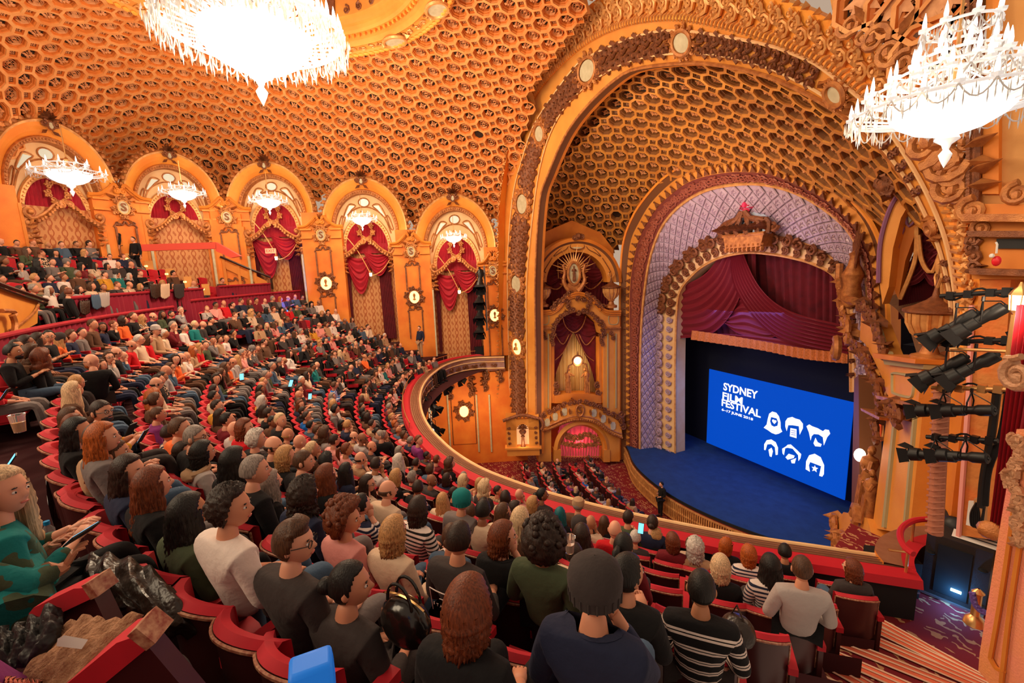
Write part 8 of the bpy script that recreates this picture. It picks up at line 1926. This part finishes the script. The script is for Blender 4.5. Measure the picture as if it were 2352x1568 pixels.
# phone in the camouflage woman's hands, hands
def phone(x,y,d,w_,h_,rz,col,label,tilt=.5):
    c=at(x,y,d);F=FR(c,(math.cos(rz),math.sin(rz),0),(math.sin(rz)*math.cos(tilt),-math.cos(rz)*math.cos(tilt),math.sin(tilt)),(-math.sin(rz)*math.sin(tilt),math.cos(rz)*math.sin(tilt),math.cos(tilt)));root=empty('phone',tuple(c),label=label,cat='phone');m=MB();m.fbox(F,-w_,w_,-h_,h_,-.008,0);m.build('phone_body',BLACK,root,smooth=False);m=MB();m.fbox(F,-w_*.9,w_*.9,-h_*.92,h_*.92,0,.002);m.build('lit_screen',col,root,smooth=False);return F,root
PHS=mat('phone_screen',(.1,.5,.7),.3,emis=((.12,.55,.85),1.6));PHW=mat('phone_text',(.9,1,1),.3,emis=((.8,.95,1),1.5))
F,rt=phone(188,1224,2.3,.075,.040,-.45,PHS,'large phone with bright cyan screen held in two hands at the left',.9)
m=MB()
for k in range(5):m.fbox(F,-.062+.012*k,-.030+.02*k,-.028+.011*k,-.022+.011*k,.002,.003)
m.build('message_bubbles',PHW,rt,smooth=False)
hb=empty('person',tuple(at(150,1275,2.3)),label='pair of hands holding the large phone, sleeves of the camouflage jacket',cat='person')if False else None
wm=[o for o in bpy.data.objects if 'camouflage jacket looking' in o.get('label','')]
m=MB();w0=at(150,1300,2.25);hand(m,w0,at(190,1235,2.28)-w0,1,1);m.tube([at(100,1310,2.15),at(128,1312,2.2),w0],[.040,.036,.026],8);w1=at(120,1250,2.4);hand(m,w1,at(165,1222,2.4)-w1,-1,1);m.tube([at(60,1300,2.35),w1],[.04,.026],8);hh=m.build('hands',MATS['skin_light'])
m=MB();m.tube([at(-30,1330,2.0),at(60,1345,2.05),at(110,1318,2.17)],[.075,.068,.052],10);m.tube([at(-30,1290,2.3),at(30,1290,2.35),at(85,1282,2.36)],[.065,.058,.045],10);m.tube([at(-60,1240,2.3),at(0,1330,2.15),at(20,1440,2.0)],[.12,.16,.17],12);sl_=m.build('sleeves',clothmat('teal_olive green',CLOTH['teal'],'camo',CLOTH['olive green']))
if wm:
    for o in(hh,sl_):o.parent=wm[0];bpy.context.view_layer.update();o.matrix_parent_inverse=(Matrix.Translation(wm[0].location)@Matrix.Rotation(wm[0].rotation_euler[2],4,'Z')@Matrix.Scale(wm[0].scale[0],4)).inverted()
for i,(x,y,d,lb)in enumerate(((300,985,4.4,'cyan-lit phone beside the mustard jacket'),(328,1000,4.3,'small lit phone below the mustard jacket'),(10,905,5,'blue-lit phone at the left edge above the cup'),(20,1065,3.2,'tiny cyan phone at the left edge'),(1472,1213,6.4,'phone held up by the man in the olive jacket'),(668,880,9,'phone glowing blue in the middle rows'),(712,910,10.5,'turquoise phone held above the seats'),(555,865,9.2,'blue phone lighting two people in the fifth row'))):phone(x,y,d,.04,.075,.3*i-.5,PHS,lb,.6)
# drinks
GL=mat('clear_plastic',(.9,.9,.9),.08,trans=.85)
def cup(x,y,d,s,col,label):
    c=at(x,y,d);root=empty('plastic_cup',tuple(c),label=label,cat='cup');m=MB();m.lathe([(.030*s,-.06*s),(.042*s,.06*s),(.045*s,.062*s)],tuple(c),18);m.build('cup_wall',GL,root);m=MB();m.lathe([(.001,-.058*s),(.029*s,-.056*s),(.036*s,.01*s),(.001,.01*s)],tuple(c),14);m.build('drink',col,root)
cup(1308,1250,3.5,1.1,mat('pale_drink',(.65,.35,.22),.2),'clear plastic cup of pale drink held beside the afro');cup(42,972,3.6,1.2,mat('beer',(.75,.32,.03),.2),'plastic cup of amber beer at the left edge')
m=MB();w0=at(-15,1005,3.5);hand(m,w0,at(30,978,3.55)-w0,1,1)
# bottle
c=at(112,1222,2.9);root=empty('water_bottle',tuple(c),label='water bottle with blue cap standing behind the big phone',cat='bottle');m=MB();m.lathe([(.001,-.1),(.033,-.1),(.033,.02),(.014,.05),(.014,.06)],tuple(c),14);m.build('bottle',GL,root);m=MB();m.lathe([(.016,.055),(.016,.08),(.001,.08)],tuple(c),12);m.build('blue_cap',mat('cap_blue',(.0,.25,.55),.4),root)
# blue bag at the bottom
m=MB();F=FR(at(717,1540,1.35),(1,0,0),(0,-1,.0));P=[(-.10,-.12),(-.085,-.03),(-.02,.055),(.06,.055),(.105,.0),(.10,-.12)];m.prism(F,P,-.06,.06);bb=thing('blue_bag',m,mat('glowing_blue_nylon',(.0,.16,.62),.5,emis=((0,.12,.55),.35)),'bright blue angular bag or folder at the bottom edge','bag',)  # emission added to the nylon so the bag glows without a lamp
bv=bb.modifiers.new('b','BEVEL');bv.width=.012;bv.segments=2
# black handbag
c=at(930,1405,2.15);root=empty('handbag',tuple(c),label='shiny black handbag with zip and loop handles beside the woman with the bun',cat='handbag');m=MB();m.ell(tuple(c+[0,0,-.05]),(.15,.09,.13),Matrix.Rotation(.6,3,'Z'),16,10);m.build('bag_body',mat('patent_black',(.01,.007,.006),.18,spec=.6,bump=(10,.5)),root)
m=MB();R3=Matrix.Rotation(.6,3,'Z')
for s_ in(-1,1):m.tube([tuple(Vector(c)+R3@Vector((.08*math.cos(t),s_*.03,.06+.11*math.sin(t))))for t in np.linspace(0,PI,12)],.008,5)
m.build('handle',MATS['patent_black'],root);m=MB();m.tube([tuple(Vector(c)+R3@Vector((x_,0,.085-1.6*x_*x_)))for x_ in np.linspace(-.13,.13,12)],.006,4);m.build('zip',BRASS,root)
# bag on the empty red seat
c=at(1695,1448,3.3);m=MB();m.ell(tuple(c),(.13,.11,.12),None,12,8);m.tube([c+[-.08,0,.05],c+[-.02,0,.2],c+[.08,0,.06]],.008,5);thing('black_bag',m,LEA,'soft black bag lying on the empty red seat right of the striped man','bag')
# reclining brown-haired woman at the bottom left, with raised hand and ring
b=place(520,1330,[19.26],zfl)
P=polar(19.26,math.radians(36.0),zfl(19.26));o=make_person(P,math.radians(36),.95,'lap',-30,2,1,-.25,('long','brown'),'fair',T('purple'),'charcoal',None,False,'woman with long swinging brown hair in purple, nearest at the lower left')
# coats over the upper front
for(x,y,mt,lb)in((195,705,LEA,'black coat hanging over the upper cloth front'),(222,692,clothmat('denim blue',CLOTH['denim blue']),'blue-grey jacket hanging over the upper cloth front'),(240,688,clothmat('light grey',CLOTH['light grey']),'pale jacket beside the blue-grey one on the cloth front'),(378,668,clothmat('cream',CLOTH['cream']),'cream scarf hanging over the cloth front'),(411,668,clothmat('charcoal',CLOTH['charcoal']),'dark jacket at the right end of the cloth front'),(357,668,LEA,'small black bag hanging on the cloth front')):
    a=[onR(x-12,y-14,21.1),onR(x,y-15,21.1),onR(x+10,y-16,21.1)];b2=[onR(x-12,y-13,20.9),onR(x,y-13,20.88),onR(x+12,y-15,20.9)];c2=[onR(x-8,y+14,20.86),onR(x+2,y+18,20.84),onR(x+12,y+12,20.86)]
    sheet([a,b2,c2],'hanging_coat',mt,lb,'coat',.03,wob=.01,seed=x)
# yellow-lit aisle lamps
for i,(x,y,r)in enumerate(((299,595,24.3),(343,612,23.5),(390,630,22.6),(432,648,21.8),(473,665,21.2))):
    q=onR(x,y,r);m=MB();m.box(tuple(q),(.05,.28,.5),Matrix.Rotation(.4,3,'Z'));o=thing('aisle_end_panel',m,mat('lit_end_panel',(.75,.33,.08),.5),f'yellow seat-end panel with step lamp, {ORD[i]} down the upper aisle','seat end panel');m=MB();m.ell(tuple(q+[.04,-.1,.02]),(.04,.07,.06));m.build('step_lamp',AMBER,o)
print('people',NP[0],'crowd',len(pend)-nind,'seats',len(seats))
